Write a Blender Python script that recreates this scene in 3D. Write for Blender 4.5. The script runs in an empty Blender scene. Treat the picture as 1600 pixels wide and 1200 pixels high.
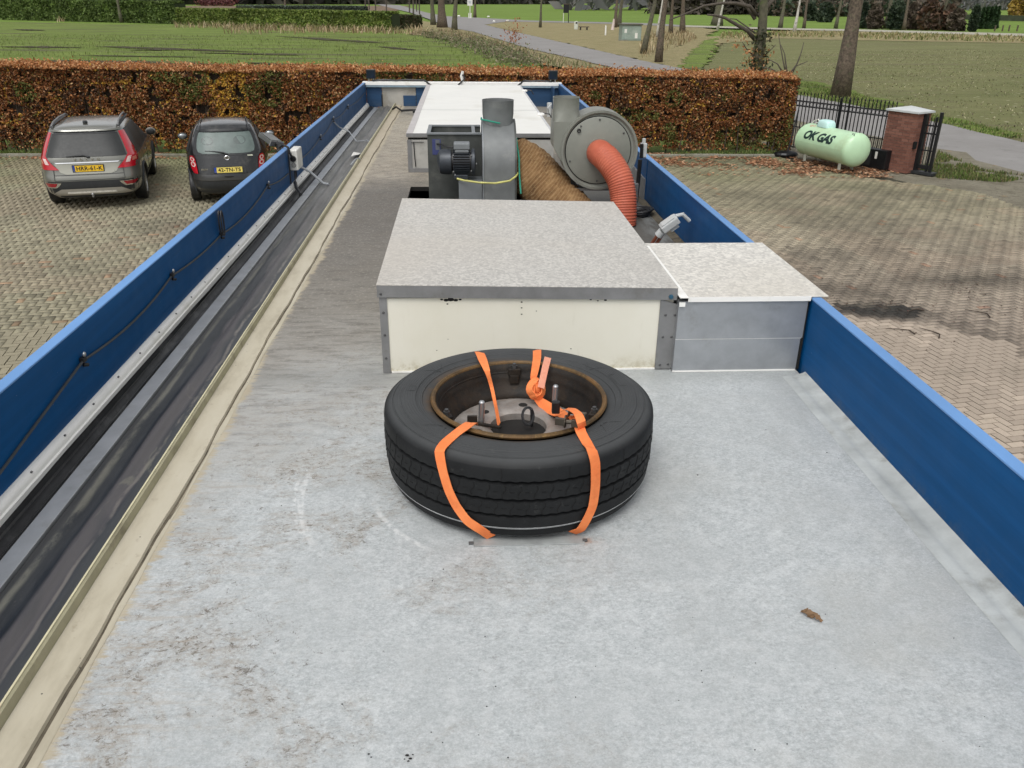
import bpy, bmesh, math, random
import numpy as np
from mathutils import Vector, Matrix
S = bpy.context.scene
R = math.radians
random.seed(7); rng = np.random.default_rng(11)

# ---------------------------------------------------------------- camera
CZ = 4.0                      # eye height above the yard
RZ = CZ - 1.235               # top of the trailer roof
F = 1290.0                    # focal length in pixels of a 1600 px wide picture
TH = math.atan(597 / F); RO = R(0.6); YAW = R(3.4324)
_fw = Vector((math.sin(YAW) * math.cos(TH), math.cos(YAW) * math.cos(TH), -math.sin(TH)))
_r0 = Vector((math.cos(YAW), -math.sin(YAW), 0)); _u0 = _r0.cross(_fw)
_r = _r0 * math.cos(RO) + _u0 * math.sin(RO)
_u = _u0 * math.cos(RO) - _r0 * math.sin(RO)
cam_data = bpy.data.cameras.new('camera'); cam = bpy.data.objects.new('camera', cam_data)
S.collection.objects.link(cam); S.camera = cam
cam.matrix_world = Matrix(((_r.x, _u.x, -_fw.x, 0), (_r.y, _u.y, -_fw.y, 0), (_r.z, _u.z, -_fw.z, CZ), (0, 0, 0, 1)))
cam_data.sensor_width = 36; cam_data.lens = F / 1600 * 36
cam_data.clip_start = 0.05; cam_data.clip_end = 6000

# ---------------------------------------------------------------- sky, sun, exposure
W = bpy.data.worlds.new('World'); S.world = W; W.use_nodes = True
nt = W.node_tree; nt.nodes.clear()
sky = nt.nodes.new('ShaderNodeTexSky'); sky.sky_type = 'NISHITA'; sky.sun_disc = False
SUN_EL, SUN_AZ = R(58), R(200)          # azimuth clockwise from +Y
sky.sun_elevation = SUN_EL; sky.sun_rotation = SUN_AZ
sky.air_density = 1.0; sky.dust_density = 4.0; sky.ozone_density = 1.0
hs = nt.nodes.new('ShaderNodeHueSaturation'); hs.inputs['Saturation'].default_value = 0.12
bg = nt.nodes.new('ShaderNodeBackground'); bg.inputs['Strength'].default_value = 0.15
ow = nt.nodes.new('ShaderNodeOutputWorld')
nt.links.new(sky.outputs[0], hs.inputs['Color']); nt.links.new(hs.outputs[0], bg.inputs[0]); nt.links.new(bg.outputs[0], ow.inputs[0])
sl = bpy.data.lights.new('sun', 'SUN'); sl.energy = 0.6; sl.angle = R(25); sl.color = (1, .97, .92)
so = bpy.data.objects.new('sun', sl); S.collection.objects.link(so)
_sd = Vector((math.sin(SUN_AZ) * math.cos(SUN_EL), math.cos(SUN_AZ) * math.cos(SUN_EL), math.sin(SUN_EL)))
so.rotation_euler = _sd.to_track_quat('Z', 'Y').to_euler()
vs = S.view_settings
vs.view_transform = 'Standard'; vs.look = 'None'; vs.gamma = 1; vs.use_curve_mapping = False
vs.exposure = 0.22
S.display_settings.display_device = 'sRGB'

# ---------------------------------------------------------------- helpers
def ray(px, py): return _r * ((px - 800) / F) - _u * ((py - 600) / F) + _fw
def onz(px, py, z=0.0):       # the point of the place seen at this pixel of the photograph, on height z
    d = ray(px, py); t = (z - CZ) / d.z; return Vector((d.x * t, d.y * t, z))
def ony(px, py, y):
    d = ray(px, py); t = y / d.y; return Vector((d.x * t, y, CZ + d.z * t))
def onx(px, py, x):
    d = ray(px, py); t = x / d.x; return Vector((x, d.y * t, CZ + d.z * t))
def G(px, py): return onz(px, py, 0.0)

def srgb(r, g, b): 
    f = lambda c: (c / 255 / 12.92) if c / 255 <= .04045 else ((c / 255 + .055) / 1.055) ** 2.4
    return (f(r), f(g), f(b), 1)

class NT:
    def __init__(s, name):
        s.m = bpy.data.materials.new(name); s.m.use_nodes = True; s.t = s.m.node_tree
        s.b = s.t.nodes['Principled BSDF']; s.geo = None
    def n(s, typ, **kw):
        o = s.t.nodes.new(typ)
        for k, v in kw.items(): setattr(o, k, v)
        return o
    def put(s, sock, v):
        if isinstance(v, bpy.types.NodeSocket): s.t.links.new(v, sock)
        elif v is not None:
            if hasattr(sock, 'default_value') and isinstance(v, (tuple, list)) and len(v) == 3 and sock.type == 'RGBA': v = (*v, 1)
            sock.default_value = v
    def pos(s, obj=False):
        if obj:
            return s.n('ShaderNodeTexCoord').outputs['Object']
        if s.geo is None: s.geo = s.n('ShaderNodeNewGeometry').outputs['Position']
        return s.geo
    def xyz(s, v=None):
        o = s.n('ShaderNodeSeparateXYZ'); s.put(o.inputs[0], v if v is not None else s.pos()); return o.outputs
    def scl(s, v, sx, sy, sz):
        o = s.n('ShaderNodeVectorMath', operation='MULTIPLY'); s.put(o.inputs[0], v); o.inputs[1].default_value = (sx, sy, sz); return o.outputs[0]
    def noise(s, scale, detail=4, rough=.55, v=None, dist=0, color=False):
        o = s.n('ShaderNodeTexNoise'); s.put(o.inputs['Vector'], v if v is not None else s.pos())
        o.inputs['Scale'].default_value = scale; o.inputs['Detail'].default_value = detail
        o.inputs['Roughness'].default_value = rough; o.inputs['Distortion'].default_value = dist
        return o.outputs['Color' if color else 'Fac']
    def vor(s, scale, v=None, feature='F1', out='Distance', rnd=1):
        o = s.n('ShaderNodeTexVoronoi', feature=feature); s.put(o.inputs['Vector'], v if v is not None else s.pos())
        o.inputs['Scale'].default_value = scale; o.inputs['Randomness'].default_value = rnd; return o.outputs[out]
    def math(s, op, a, b=None, c=None, clamp=False):
        o = s.n('ShaderNodeMath', operation=op, use_clamp=clamp); s.put(o.inputs[0], a)
        if b is not None: s.put(o.inputs[1], b)
        if c is not None: s.put(o.inputs[2], c)
        return o.outputs[0]
    def step(s, a, lo, hi):   # smooth 0..1 between lo and hi
        o = s.n('ShaderNodeMapRange', interpolation_type='SMOOTHSTEP'); s.put(o.inputs[0], a)
        s.put(o.inputs[1], lo); s.put(o.inputs[2], hi); return o.outputs[0]
    def ramp(s, f, stops):
        o = s.n('ShaderNodeValToRGB'); s.put(o.inputs[0], f); cr = o.color_ramp
        while len(cr.elements) > 1: cr.elements.remove(cr.elements[-1])
        for i, (p, c) in enumerate(stops):
            e = cr.elements[0] if i == 0 else cr.elements.new(p)
            e.position = p; e.color = c if len(c) == 4 else (*c, 1)
        return o.outputs[0]
    def mix(s, f, a, b, mode='MIX'):
        o = s.n('ShaderNodeMix', data_type='RGBA', blend_type=mode); s.put(o.inputs[0], f); s.put(o.inputs[6], a); s.put(o.inputs[7], b); return o.outputs[2]
    def attr(s, name, out='Color'):
        return s.n('ShaderNodeAttribute', attribute_name=name).outputs[out]
    def bump(s, h, strength=.3, dist=.01, normal=None):
        o = s.n('ShaderNodeBump'); s.put(o.inputs['Height'], h); o.inputs['Strength'].default_value = strength
        o.inputs['Distance'].default_value = dist
        if normal is not None: s.put(o.inputs['Normal'], normal)
        return o.outputs[0]
    def out(s, col=None, rough=None, metal=None, normal=None, spec=None, coat=None, **kw):
        b = s.b
        if col is not None: s.put(b.inputs['Base Color'], col)
        if rough is not None: s.put(b.inputs['Roughness'], rough)
        if metal is not None: s.put(b.inputs['Metallic'], metal)
        if normal is not None: s.put(b.inputs['Normal'], normal)
        if spec is not None: s.put(b.inputs['Specular IOR Level'], spec)
        if coat is not None: s.put(b.inputs['Coat Weight'], coat); b.inputs['Coat Roughness'].default_value = .12
        for k, v in kw.items(): s.put(b.inputs[k], v)
        return s.m

def mat(name, c, rough=.6, metal=0, var=.15, scale=12, bump=.1, bs=60, dirt=None, dirtamt=.5, spec=None, coat=None, trans=None):
    """a plain material with blotchy wear, fine grain and optional dirt"""
    n = NT(name)
    c = c if len(c) == 4 else (*c, 1)
    lo = tuple(max(0, x * (1 - var)) for x in c[:3]); hi = tuple(min(1, x * (1 + var)) for x in c[:3])
    nz = n.noise(scale, 5, .6)
    col = n.ramp(nz, [(.3, lo), (.7, hi)])
    if dirt is not None:
        d = n.step(n.noise(scale * .45, 8, .7), .52, .68)
        d = n.math('MULTIPLY', d, dirtamt)
        col = n.mix(d, col, dirt if len(dirt) == 4 else (*dirt, 1))
    rg = n.math('MULTIPLY_ADD', n.noise(scale * 2.3, 3), .25, rough - .12)
    nm = n.bump(n.noise(bs, 4, .6), bump, .004) if bump else None
    kw = {}
    if trans: kw['Transmission Weight'] = trans
    return n.out(col, rg, metal, nm, spec, coat, **kw)

C = S.collection
def tag(o, label=None, cat=None, group=None, kind=None):
    if label: o['label'] = label
    if cat: o['category'] = cat
    if group: o['group'] = group
    if kind: o['kind'] = kind
    return o
def thing(name, label, cat, loc=(0, 0, 0), rz=0, group=None):
    o = bpy.data.objects.new(name, None); C.objects.link(o); o.empty_display_size = .2
    o.location = loc; o.rotation_euler = (0, 0, rz)
    return tag(o, label, cat, group)
def deep_copy(o, parent=None):
    c = o.copy(); C.objects.link(c); c.parent = parent
    for ch in o.children: deep_copy(ch, c)
    return c

class MB:
    """collects shapes, links them as one mesh object. off: world point that becomes the local origin"""
    def __init__(s): s.v = []; s.f = []; s.mi = []; s.cur = 0
    def add(s, vs, fs):
        b = len(s.v); s.v += [tuple(v) for v in vs]; s.f += [tuple(b + i for i in f) for f in fs]; s.mi += [s.cur] * len(fs); return s
    def box(s, a, b):
        x0, y0, z0 = a; x1, y1, z1 = b
        v = [(x0, y0, z0), (x1, y0, z0), (x1, y1, z0), (x0, y1, z0), (x0, y0, z1), (x1, y0, z1), (x1, y1, z1), (x0, y1, z1)]
        return s.add(v, [(0, 3, 2, 1), (4, 5, 6, 7), (0, 1, 5, 4), (1, 2, 6, 5), (2, 3, 7, 6), (3, 0, 4, 7)])
    def obox(s, c, ax, ay, az):   # oriented box, centre and three half vectors
        c, ax, ay, az = map(Vector, (c, ax, ay, az)); v = []
        for k in (-1, 1):
            for i, j in ((-1, -1), (1, -1), (1, 1), (-1, 1)): v.append(c + ax * i + ay * j + az * k)
        return s.add(v, [(0, 3, 2, 1), (4, 5, 6, 7), (0, 1, 5, 4), (1, 2, 6, 5), (2, 3, 7, 6), (3, 0, 4, 7)])
    def hexa(s, p): return s.add(p, [(0, 3, 2, 1), (4, 5, 6, 7), (0, 1, 5, 4), (1, 2, 6, 5), (2, 3, 7, 6), (3, 0, 4, 7)])
    def tube(s, pts, r, n=8, caps=True):
        pts = [Vector(p) for p in pts]; m = len(pts)
        rr = r if isinstance(r, (list, tuple)) else [r] * m
        rings = []; up = None
        for i, p in enumerate(pts):
            t = (pts[min(i + 1, m - 1)] - pts[max(i - 1, 0)])
            t = t.normalized() if t.length > 1e-9 else Vector((0, 0, 1))
            if up is None:
                up = Vector((0, 0, 1)) if abs(t.z) < .9 else Vector((1, 0, 0))
            a = t.cross(up)
            a = a.normalized() if a.length > 1e-6 else t.orthogonal().normalized()
            b = t.cross(a).normalized(); up = -b
            rings.append([p + (a * math.cos(q) + b * math.sin(q)) * rr[i] for q in [2 * math.pi * k / n for k in range(n)]])
        vs = [v for ring in rings for v in ring]; fs = []
        for i in range(m - 1):
            for k in range(n):
                k2 = (k + 1) % n; fs.append((i * n + k, (i + 1) * n + k, (i + 1) * n + k2, i * n + k2))
        if caps:
            fs.append(tuple(range(n))); fs.append(tuple((m - 1) * n + k for k in reversed(range(n))))
        return s.add(vs, fs)
    def cyl(s, a, b, r, r2=None, n=16, caps=True): return s.tube([a, b], [r, r if r2 is None else r2], n, caps)
    def lathe(s, prof, c=(0, 0, 0), axis='z', n=32, close=False):
        c = Vector(c); vs = []; m = len(prof)
        for (r, h) in prof:
            for k in range(n):
                q = 2 * math.pi * k / n; x, y = r * math.cos(q), r * math.sin(q)
                p = {'z': (x, y, h), 'y': (x, h, y), 'x': (h, x, y)}[axis]; vs.append(c + Vector(p))
        fs = []
        for i in range(m - 1 + (1 if close else 0)):
            i2 = (i + 1) % m
            for k in range(n):
                k2 = (k + 1) % n
                f = (i * n + k, i * n + k2, i2 * n + k2, i2 * n + k); fs.append(f if axis != 'y' else f[::-1])
        return s.add(vs, fs)
    def prism(s, poly, d0, d1, axis='z'):   # polygon extruded along an axis
        n = len(poly)
        mk = {'z': lambda p, d: (p[0], p[1], d), 'y': lambda p, d: (p[0], d, p[1]), 'x': lambda p, d: (d, p[0], p[1])}[axis]
        v = [mk(p, d0) for p in poly] + [mk(p, d1) for p in poly]
        return s.add(v, [tuple(reversed(range(n))), tuple(range(n, 2 * n))] + [(i, (i + 1) % n, n + (i + 1) % n, n + i) for i in range(n)])
    def grid(s, P):
        r, c = len(P), len(P[0]); vs = [p for row in P for p in row]
        return s.add(vs, [(i * c + j, i * c + j + 1, (i + 1) * c + j + 1, (i + 1) * c + j) for i in range(r - 1) for j in range(c - 1)])
    def ribbon(s, pts, nrm, w, t=.0015):
        pts = [Vector(p) for p in pts]; m = len(pts); rows = []
        ww = w if isinstance(w, (list, tuple)) else [w] * m
        for i, p in enumerate(pts):
            tg = (pts[min(i + 1, m - 1)] - pts[max(i - 1, 0)]).normalized(); nn = Vector(nrm[i]).normalized()
            sd = tg.cross(nn).normalized(); nn = sd.cross(tg).normalized()
            rows.append([p - sd * ww[i] / 2, p + sd * ww[i] / 2, p + sd * ww[i] / 2 + nn * t, p - sd * ww[i] / 2 + nn * t])
        vs = [v for r in rows for v in r]; fs = []
        for i in range(m - 1):
            for k in range(4): fs.append((i * 4 + k, i * 4 + (k + 1) % 4, (i + 1) * 4 + (k + 1) % 4, (i + 1) * 4 + k))
        fs += [(3, 2, 1, 0), tuple((m - 1) * 4 + k for k in range(4))]
        return s.add(vs, fs)
    def blob(s, c, r, n=10, m=6, sq=1.0):
        c = Vector(c); rx, ry, rz = r if isinstance(r, (tuple, list)) else (r, r, r)
        P = []
        for i in range(m + 1):
            a = math.pi * i / m
            for k in range(n):
                q = 2 * math.pi * k / n
                P.append(c + Vector((rx * math.sin(a) * math.cos(q), ry * math.sin(a) * math.sin(q), rz * math.cos(a))))
        return s.add(P, [(i * n + k, (i + 1) * n + k, (i + 1) * n + (k + 1) % n, i * n + (k + 1) % n) for i in range(m) for k in range(n)])
    def mesh(s, name, off=(0, 0, 0), rz=0):
        me = bpy.data.meshes.new(name); o = Vector(off)
        if rz:
            M = Matrix.Rotation(-rz, 3, 'Z'); vs = [tuple(M @ (Vector(v) - o)) for v in s.v]
        else: vs = [(v[0] - o.x, v[1] - o.y, v[2] - o.z) for v in s.v]
        me.from_pydata(vs, [], s.f); me.validate(); me.update(); return me
    def build(s, name, m, parent=None, smooth=False, bevel=0, world=True, kind=None, label=None, angle=35, fix=True):
        """world=True: the shapes were given in world coordinates"""
        off = parent_world(parent) if (world and parent is not None) else (Vector((0, 0, 0)), 0)
        me = s.mesh(name, off[0], off[1])
        ms = m if isinstance(m, (list, tuple)) else [m]
        for x in ms: me.materials.append(x)
        if len(ms) > 1 and len(s.mi) == len(me.polygons): me.polygons.foreach_set('material_index', s.mi)
        if fix:
            bm = bmesh.new(); bm.from_mesh(me); bmesh.ops.recalc_face_normals(bm, faces=bm.faces); bm.to_mesh(me); bm.free()
        if smooth:
            me.polygons.foreach_set('use_smooth', [True] * len(me.polygons))
            if angle < 180: me.set_sharp_from_angle(angle=R(angle))
        o = bpy.data.objects.new(name, me); C.objects.link(o); o.parent = parent
        if bevel:
            b = o.modifiers.new('bevel', 'BEVEL'); b.width = bevel; b.segments = 2; b.limit_method = 'ANGLE'; b.angle_limit = R(40)
        if kind: o['kind'] = kind
        if label: o['label'] = label
        return o
def parent_world(p):
    loc = Vector((0, 0, 0)); rz = 0
    chain = []
    while p is not None: chain.append(p); p = p.parent
    for q in reversed(chain):
        loc = loc + Matrix.Rotation(rz, 3, 'Z') @ q.location; rz += q.rotation_euler.z
    return loc, rz

def np_mesh(name, V, Fc, m, parent=None, col=None, kind=None, smooth=False):
    """big meshes: V (N,3), Fc (M,k) arrays; col (N,4) point colours"""
    me = bpy.data.meshes.new(name); k = Fc.shape[1]
    if parent is not None:
        o_, r_ = parent_world(parent); V = V - np.array(o_)
    me.vertices.add(len(V)); me.vertices.foreach_set('co', V.astype(np.float32).ravel())
    me.loops.add(Fc.size); me.loops.foreach_set('vertex_index', Fc.astype(np.int32).ravel())
    me.polygons.add(len(Fc)); me.polygons.foreach_set('loop_start', (np.arange(len(Fc)) * k).astype(np.int32))
    me.polygons.foreach_set('loop_total', np.full(len(Fc), k, np.int32))
    if smooth: me.polygons.foreach_set('use_smooth', np.ones(len(Fc), bool))
    me.update(calc_edges=True)
    if col is not None:
        a = me.color_attributes.new('tint', 'FLOAT_COLOR', 'POINT'); a.data.foreach_set('color', col.astype(np.float32).ravel())
    me.materials.append(m)
    o = bpy.data.objects.new(name, me); C.objects.link(o); o.parent = parent
    if kind: o['kind'] = kind
    return o
def leaf_quads(P, size, up=None, flat=0.0, aspect=1.5):
    """one folded-free quad per point with a random attitude; flat 0..1 pulls normals to up"""
    n = len(P); N = rng.normal(size=(n, 3))
    N /= np.linalg.norm(N, axis=1)[:, None]
    if up is not None:
        N = N * (1 - flat) + np.asarray(up) * flat; N /= np.linalg.norm(N, axis=1)[:, None]
    T = np.cross(N, rng.normal(size=(n, 3))); T /= np.linalg.norm(T, axis=1)[:, None]
    B = np.cross(N, T); s = (size * (0.6 + .8 * rng.random(n)))[:, None] if np.isscalar(size) else (size * (0.6 + .8 * rng.random(n)))[:, None]
    a = T * s * .5 * aspect; b = B * s * .5
    V = np.stack([P - a, P - b * .9 + a * .1, P + a, P + b * .9 + a * .1], 1).reshape(-1, 3)
    return V, np.arange(4 * n).reshape(n, 4)
def vnoise(x, y, sc, seed=0):
    """cheap smooth value noise on numpy arrays"""
    x = np.asarray(x, float) / sc; y = np.asarray(y, float) / sc
    xi = np.floor(x).astype(int); yi = np.floor(y).astype(int); fx = x - xi; fy = y - yi
    fx = fx * fx * (3 - 2 * fx); fy = fy * fy * (3 - 2 * fy)
    def h(a, b):
        v = np.sin(a * 127.1 + b * 311.7 + seed * 74.7) * 43758.5453; return v - np.floor(v)
    return (h(xi, yi) * (1 - fx) + h(xi + 1, yi) * fx) * (1 - fy) + (h(xi, yi + 1) * (1 - fx) + h(xi + 1, yi + 1) * fx) * fy

FONT = None
def text_mesh(body, size, ext=.002, shear=0, bold=0, spacing=1.0, cuts=0):
    cu = bpy.data.curves.new('lettering', 'FONT'); cu.body = body; cu.size = size; cu.extrude = ext; cu.shear = shear
    cu.offset = bold; cu.space_character = spacing; cu.align_x = 'CENTER'; cu.align_y = 'CENTER'; cu.resolution_u = 4
    o = bpy.data.objects.new('t', cu); C.objects.link(o)
    dg = bpy.context.evaluated_depsgraph_get(); me = bpy.data.meshes.new_from_object(o.evaluated_get(dg))
    bpy.data.objects.remove(o)
    me.name = 'lettering'
    if cuts:
        bm = bmesh.new(); bm.from_mesh(me)
        for i in range(1, cuts):
            y = -size * .5 + size * i / cuts
            bmesh.ops.bisect_plane(bm, geom=bm.verts[:] + bm.edges[:] + bm.faces[:], plane_co=(0, y, 0), plane_no=(0, 1, 0))
        bm.to_mesh(me); bm.free()
    return me
def place_text(me, M, m, parent, name='lettering'):
    """M: matrix from text plane to parent's local space"""
    me.transform(M); me.materials.clear(); me.materials.append(m)
    o = bpy.data.objects.new(name, me); C.objects.link(o); o.parent = parent; return o
# ================================================================ materials
def m_blue(name, base, fade=0.0):
    n = NT(name); p = n.pos(); x, y, z = n.xyz(p)[:]
    hor = n.scl(p, .6, .35, 9)
    streak = n.noise(2.5, 6, .65, v=hor)
    c = n.mix(n.step(streak, .35, .75), tuple(v * .88 for v in base[:3]) + (1,), tuple(min(1, v * 1.15 + .002) for v in base[:3]) + (1,))
    # grime along the foot of the walls
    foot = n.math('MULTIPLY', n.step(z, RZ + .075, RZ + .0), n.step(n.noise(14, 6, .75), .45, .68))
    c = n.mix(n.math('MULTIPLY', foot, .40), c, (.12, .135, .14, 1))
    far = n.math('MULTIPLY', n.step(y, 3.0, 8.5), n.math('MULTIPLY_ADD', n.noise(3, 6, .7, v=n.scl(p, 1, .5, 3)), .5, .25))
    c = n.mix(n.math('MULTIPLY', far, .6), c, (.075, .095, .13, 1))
    sc = n.step(n.noise(22, 3, .6, v=n.scl(p, 1, 1, 5)), .74, .78)
    c = n.mix(n.math('MULTIPLY', sc, .35), c, (.45, .5, .55, 1))
    return n.out(c, n.math('MULTIPLY_ADD', n.noise(9, 4), .25, .36), 0, n.bump(n.noise(1.3, 3, .5, v=n.scl(p, 1, 1, 3)), .12, .02), .16)
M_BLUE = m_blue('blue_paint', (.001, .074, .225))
M_CAP = m_blue('skylit_faded_blue', (.15, .31, .60))  # faded wall blue, with the sky's brightness on the caps painted in
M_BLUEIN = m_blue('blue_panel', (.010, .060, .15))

def m_roof():
    n = NT('roof_sheet'); p = n.pos(); x, y, z = n.xyz(p)[:]
    pf = n.scl(p, .85, 1.2, 1)
    fine = n.noise(130, 4, .75, v=pf); fib = n.noise(48, 6, .8, v=pf, dist=.5); mid = n.noise(24, 5, .65); big = n.noise(3.2, 5, .6); cl = n.noise(1.7, 4, .6)
    c = n.ramp(fine, [(.32, (.32, .345, .35)), (.68, (.56, .585, .59))])
    c = n.mix(n.math('MULTIPLY', n.step(fib, .53, .66), .55), c, (.30, .31, .315, 1))
    c = n.mix(n.math('MULTIPLY', n.step(mid, .45, .70), .45), c, (.62, .64, .64, 1))
    c = n.mix(n.math('MULTIPLY', n.step(big, .42, .68), .50), c, (.40, .42, .42, 1))
    c = n.mix(n.math('MULTIPLY', n.step(cl, .50, .70), .35), c, (.44, .435, .40, 1))
    gr = n.noise(300, 2, .7); c = n.mix(n.math('MULTIPLY', n.step(gr, .54, .66), .24), c, (.25, .26, .26, 1)); c = n.mix(n.math('MULTIPLY', n.step(gr, .46, .34), .20), c, (.74, .75, .75, 1))
    # brown algae specks in clusters, most of them on the left half
    left = n.step(n.math('MULTIPLY_ADD', n.noise(1.2, 4, .7), .9, x), .95, -.05)
    clus = n.step(n.noise(3.4, 7, .78, dist=.8), .46, .58)
    haze_ = n.math('MULTIPLY', n.math('MULTIPLY', clus, n.step(fib, .40, .60)), n.math('MULTIPLY_ADD', left, .50, .06))
    c = n.mix(haze_, c, (.30, .26, .21, 1))
    spk = n.step(n.noise(62, 6, .85, v=n.scl(p, .8, 1.2, 1), dist=.6), .53, .60)
    c = n.mix(n.math('MULTIPLY', n.math('MULTIPLY', spk, clus), n.math('MULTIPLY_ADD', left, .72, .05)), c, (.11, .085, .06, 1))
    spk2 = n.step(n.noise(110, 4, .8), .66, .72)
    c = n.mix(n.math('MULTIPLY', spk2, n.math('MULTIPLY_ADD', left, .5, .18)), c, (.13, .11, .09, 1))
    crumb = n.step(n.noise(26, 8, .88, dist=.5), .565, .60); cm_ = n.step(n.noise(2.6, 5, .75), .50, .60)
    c = n.mix(n.math('MULTIPLY', n.math('MULTIPLY', crumb, cm_), n.math('MULTIPLY_ADD', left, .85, .05)), c, (.10, .08, .06, 1))
    # sideways smears beside the sealant
    sm = n.step(n.noise(11, 7, .8, v=n.scl(p, .55, 5.0, 1)), .50, .64)
    c = n.mix(n.math('MULTIPLY', n.math('MULTIPLY', sm, n.step(x, -.30, -.78)), .50), c, (.38, .32, .25, 1))
    # darker dirt further along the roof
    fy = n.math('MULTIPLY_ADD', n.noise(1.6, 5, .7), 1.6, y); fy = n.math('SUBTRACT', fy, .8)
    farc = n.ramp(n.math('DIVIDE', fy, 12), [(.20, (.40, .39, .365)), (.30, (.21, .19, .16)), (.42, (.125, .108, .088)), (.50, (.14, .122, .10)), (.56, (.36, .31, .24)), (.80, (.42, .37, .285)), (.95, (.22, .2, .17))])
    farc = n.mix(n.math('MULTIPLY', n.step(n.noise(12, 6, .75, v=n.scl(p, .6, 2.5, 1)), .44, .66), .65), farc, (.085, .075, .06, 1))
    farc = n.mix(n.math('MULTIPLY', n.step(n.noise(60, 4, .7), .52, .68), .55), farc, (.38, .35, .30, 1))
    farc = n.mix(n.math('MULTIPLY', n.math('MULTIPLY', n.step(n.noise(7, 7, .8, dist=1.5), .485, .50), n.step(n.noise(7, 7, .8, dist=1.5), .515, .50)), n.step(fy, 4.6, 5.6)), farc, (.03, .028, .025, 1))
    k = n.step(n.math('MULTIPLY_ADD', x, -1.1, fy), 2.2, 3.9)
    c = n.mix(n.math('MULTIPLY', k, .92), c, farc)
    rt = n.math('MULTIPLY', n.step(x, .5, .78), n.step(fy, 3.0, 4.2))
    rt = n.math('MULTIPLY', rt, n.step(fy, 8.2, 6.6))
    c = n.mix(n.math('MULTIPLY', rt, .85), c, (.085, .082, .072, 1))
    # greyer patches along the right wall, a darker strip at the box foot
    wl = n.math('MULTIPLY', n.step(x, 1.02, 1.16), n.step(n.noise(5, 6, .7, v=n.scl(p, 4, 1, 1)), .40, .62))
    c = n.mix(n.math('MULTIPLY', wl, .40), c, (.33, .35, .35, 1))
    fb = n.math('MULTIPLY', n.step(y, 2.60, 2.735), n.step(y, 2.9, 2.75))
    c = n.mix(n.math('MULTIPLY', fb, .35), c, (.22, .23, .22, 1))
    # beige sealant brushed over the left border, its edge dragged sideways
    e1 = n.noise(5, 5, .7, v=n.scl(p, .4, 1, 1)); e2 = n.noise(30, 5, .8, v=n.scl(p, .25, 1.8, 1))
    edge = n.math('MULTIPLY_ADD', e1, .10, -.820); edge = n.math('MULTIPLY_ADD', e2, .11, n.math('SUBTRACT', edge, .045))
    bz = n.step(n.math('SUBTRACT', x, edge), .012, -.010)
    bcol = n.ramp(n.noise(5, 5, .6), [(.3, (.40, .345, .245)), (.7, (.50, .445, .33))])
    bcol = n.mix(n.math('MULTIPLY', n.step(e2, .45, .62), n.math('MULTIPLY', n.step(x, -.785, -.73), .65)), bcol, (.34, .27, .19, 1))
    c = n.mix(n.math('MULTIPLY', bz, .93), c, bcol)
    # arcs scuffed by earlier tyres
    def arc(cx, cy, rad, wd, ymin):
        d = n.math('SQRT', n.math('ADD', n.math('POWER', n.math('SUBTRACT', x, cx), 2), n.math('POWER', n.math('SUBTRACT', y, cy), 2)))
        return n.math('MULTIPLY', n.step(n.math('ABSOLUTE', n.math('SUBTRACT', d, rad)), wd, wd * .3), n.step(y, ymin, ymin - .12))
    a1 = n.math('MULTIPLY', arc(.10, 2.0, .56, .012, 2.12), n.math('MULTIPLY', n.step(x, -.36, -.42), n.step(n.noise(40, 3), .35, .6)))
    a1 = n.math('ADD', a1, n.math('MULTIPLY', arc(.12, 2.02, .60, .008, 2.1), n.math('MULTIPLY', n.step(x, -.38, -.44), n.step(n.noise(40, 3), .45, .65))))
    a2 = n.math('MULTIPLY', arc(.13, 2.03, .405, .01, 1.95), n.math('MULTIPLY', n.step(x, -.08, -.13), n.step(n.noise(50, 3), .35, .6)))
    c = n.mix(n.math('MULTIPLY', n.math('ADD', a1, a2), .5), c, (.76, .76, .75, 1))
    rs = n.math('MULTIPLY', n.step(n.math('SQRT', n.math('ADD', n.math('POWER', n.math('SUBTRACT', x, .30), 2), n.math('POWER', n.math('MULTIPLY', n.math('SUBTRACT', y, 1.715), 2), 2))), .055, .0), n.step(n.noise(20, 5, .7), .4, .6))
    c = n.mix(n.math('MULTIPLY', rs, .7), c, (.36, .20, .12, 1))
    # tiny grit
    g = n.step(n.vor(26), .036, .022); g2_ = n.step(n.noise(3, 2), .5, .62)
    c = n.mix(n.math('MULTIPLY', n.math('MULTIPLY', g, g2_), .85), c, (.03, .025, .02, 1))
    h = n.math('ADD', n.math('MULTIPLY', mid, .5), n.math('ADD', n.math('MULTIPLY', fine, .4), n.math('MULTIPLY', fib, .5)))
    wet = n.math('MULTIPLY_ADD', big, -.35, .75)
    return n.out(c, wet, 0, n.bump(h, .45, .004), .35)
M_ROOF = m_roof()

def m_beige():
    n = NT('beige_sealant'); p = n.pos(); x, y, z = n.xyz(p)[:]
    c = n.ramp(n.noise(4, 6, .65, v=n.scl(p, 3, .8, 1)), [(.25, (.36, .32, .235)), (.5, (.50, .455, .35)), (.8, (.56, .52, .42))])
    c = n.mix(n.math('MULTIPLY', n.step(n.noise(25, 5, .75), .58, .70), .4), c, (.30, .25, .18, 1))
    c = n.mix(n.math('MULTIPLY', n.step(y, 4.0, 8.5), .45), c, (.33, .26, .17, 1))
    g = n.step(n.vor(22), .05, .03)
    c = n.mix(g, c, (.03, .03, .03, 1))
    return n.out(c, .5, 0, n.bump(n.noise(9, 4), .25, .006), .4)
M_BEIGE = m_beige()

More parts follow.
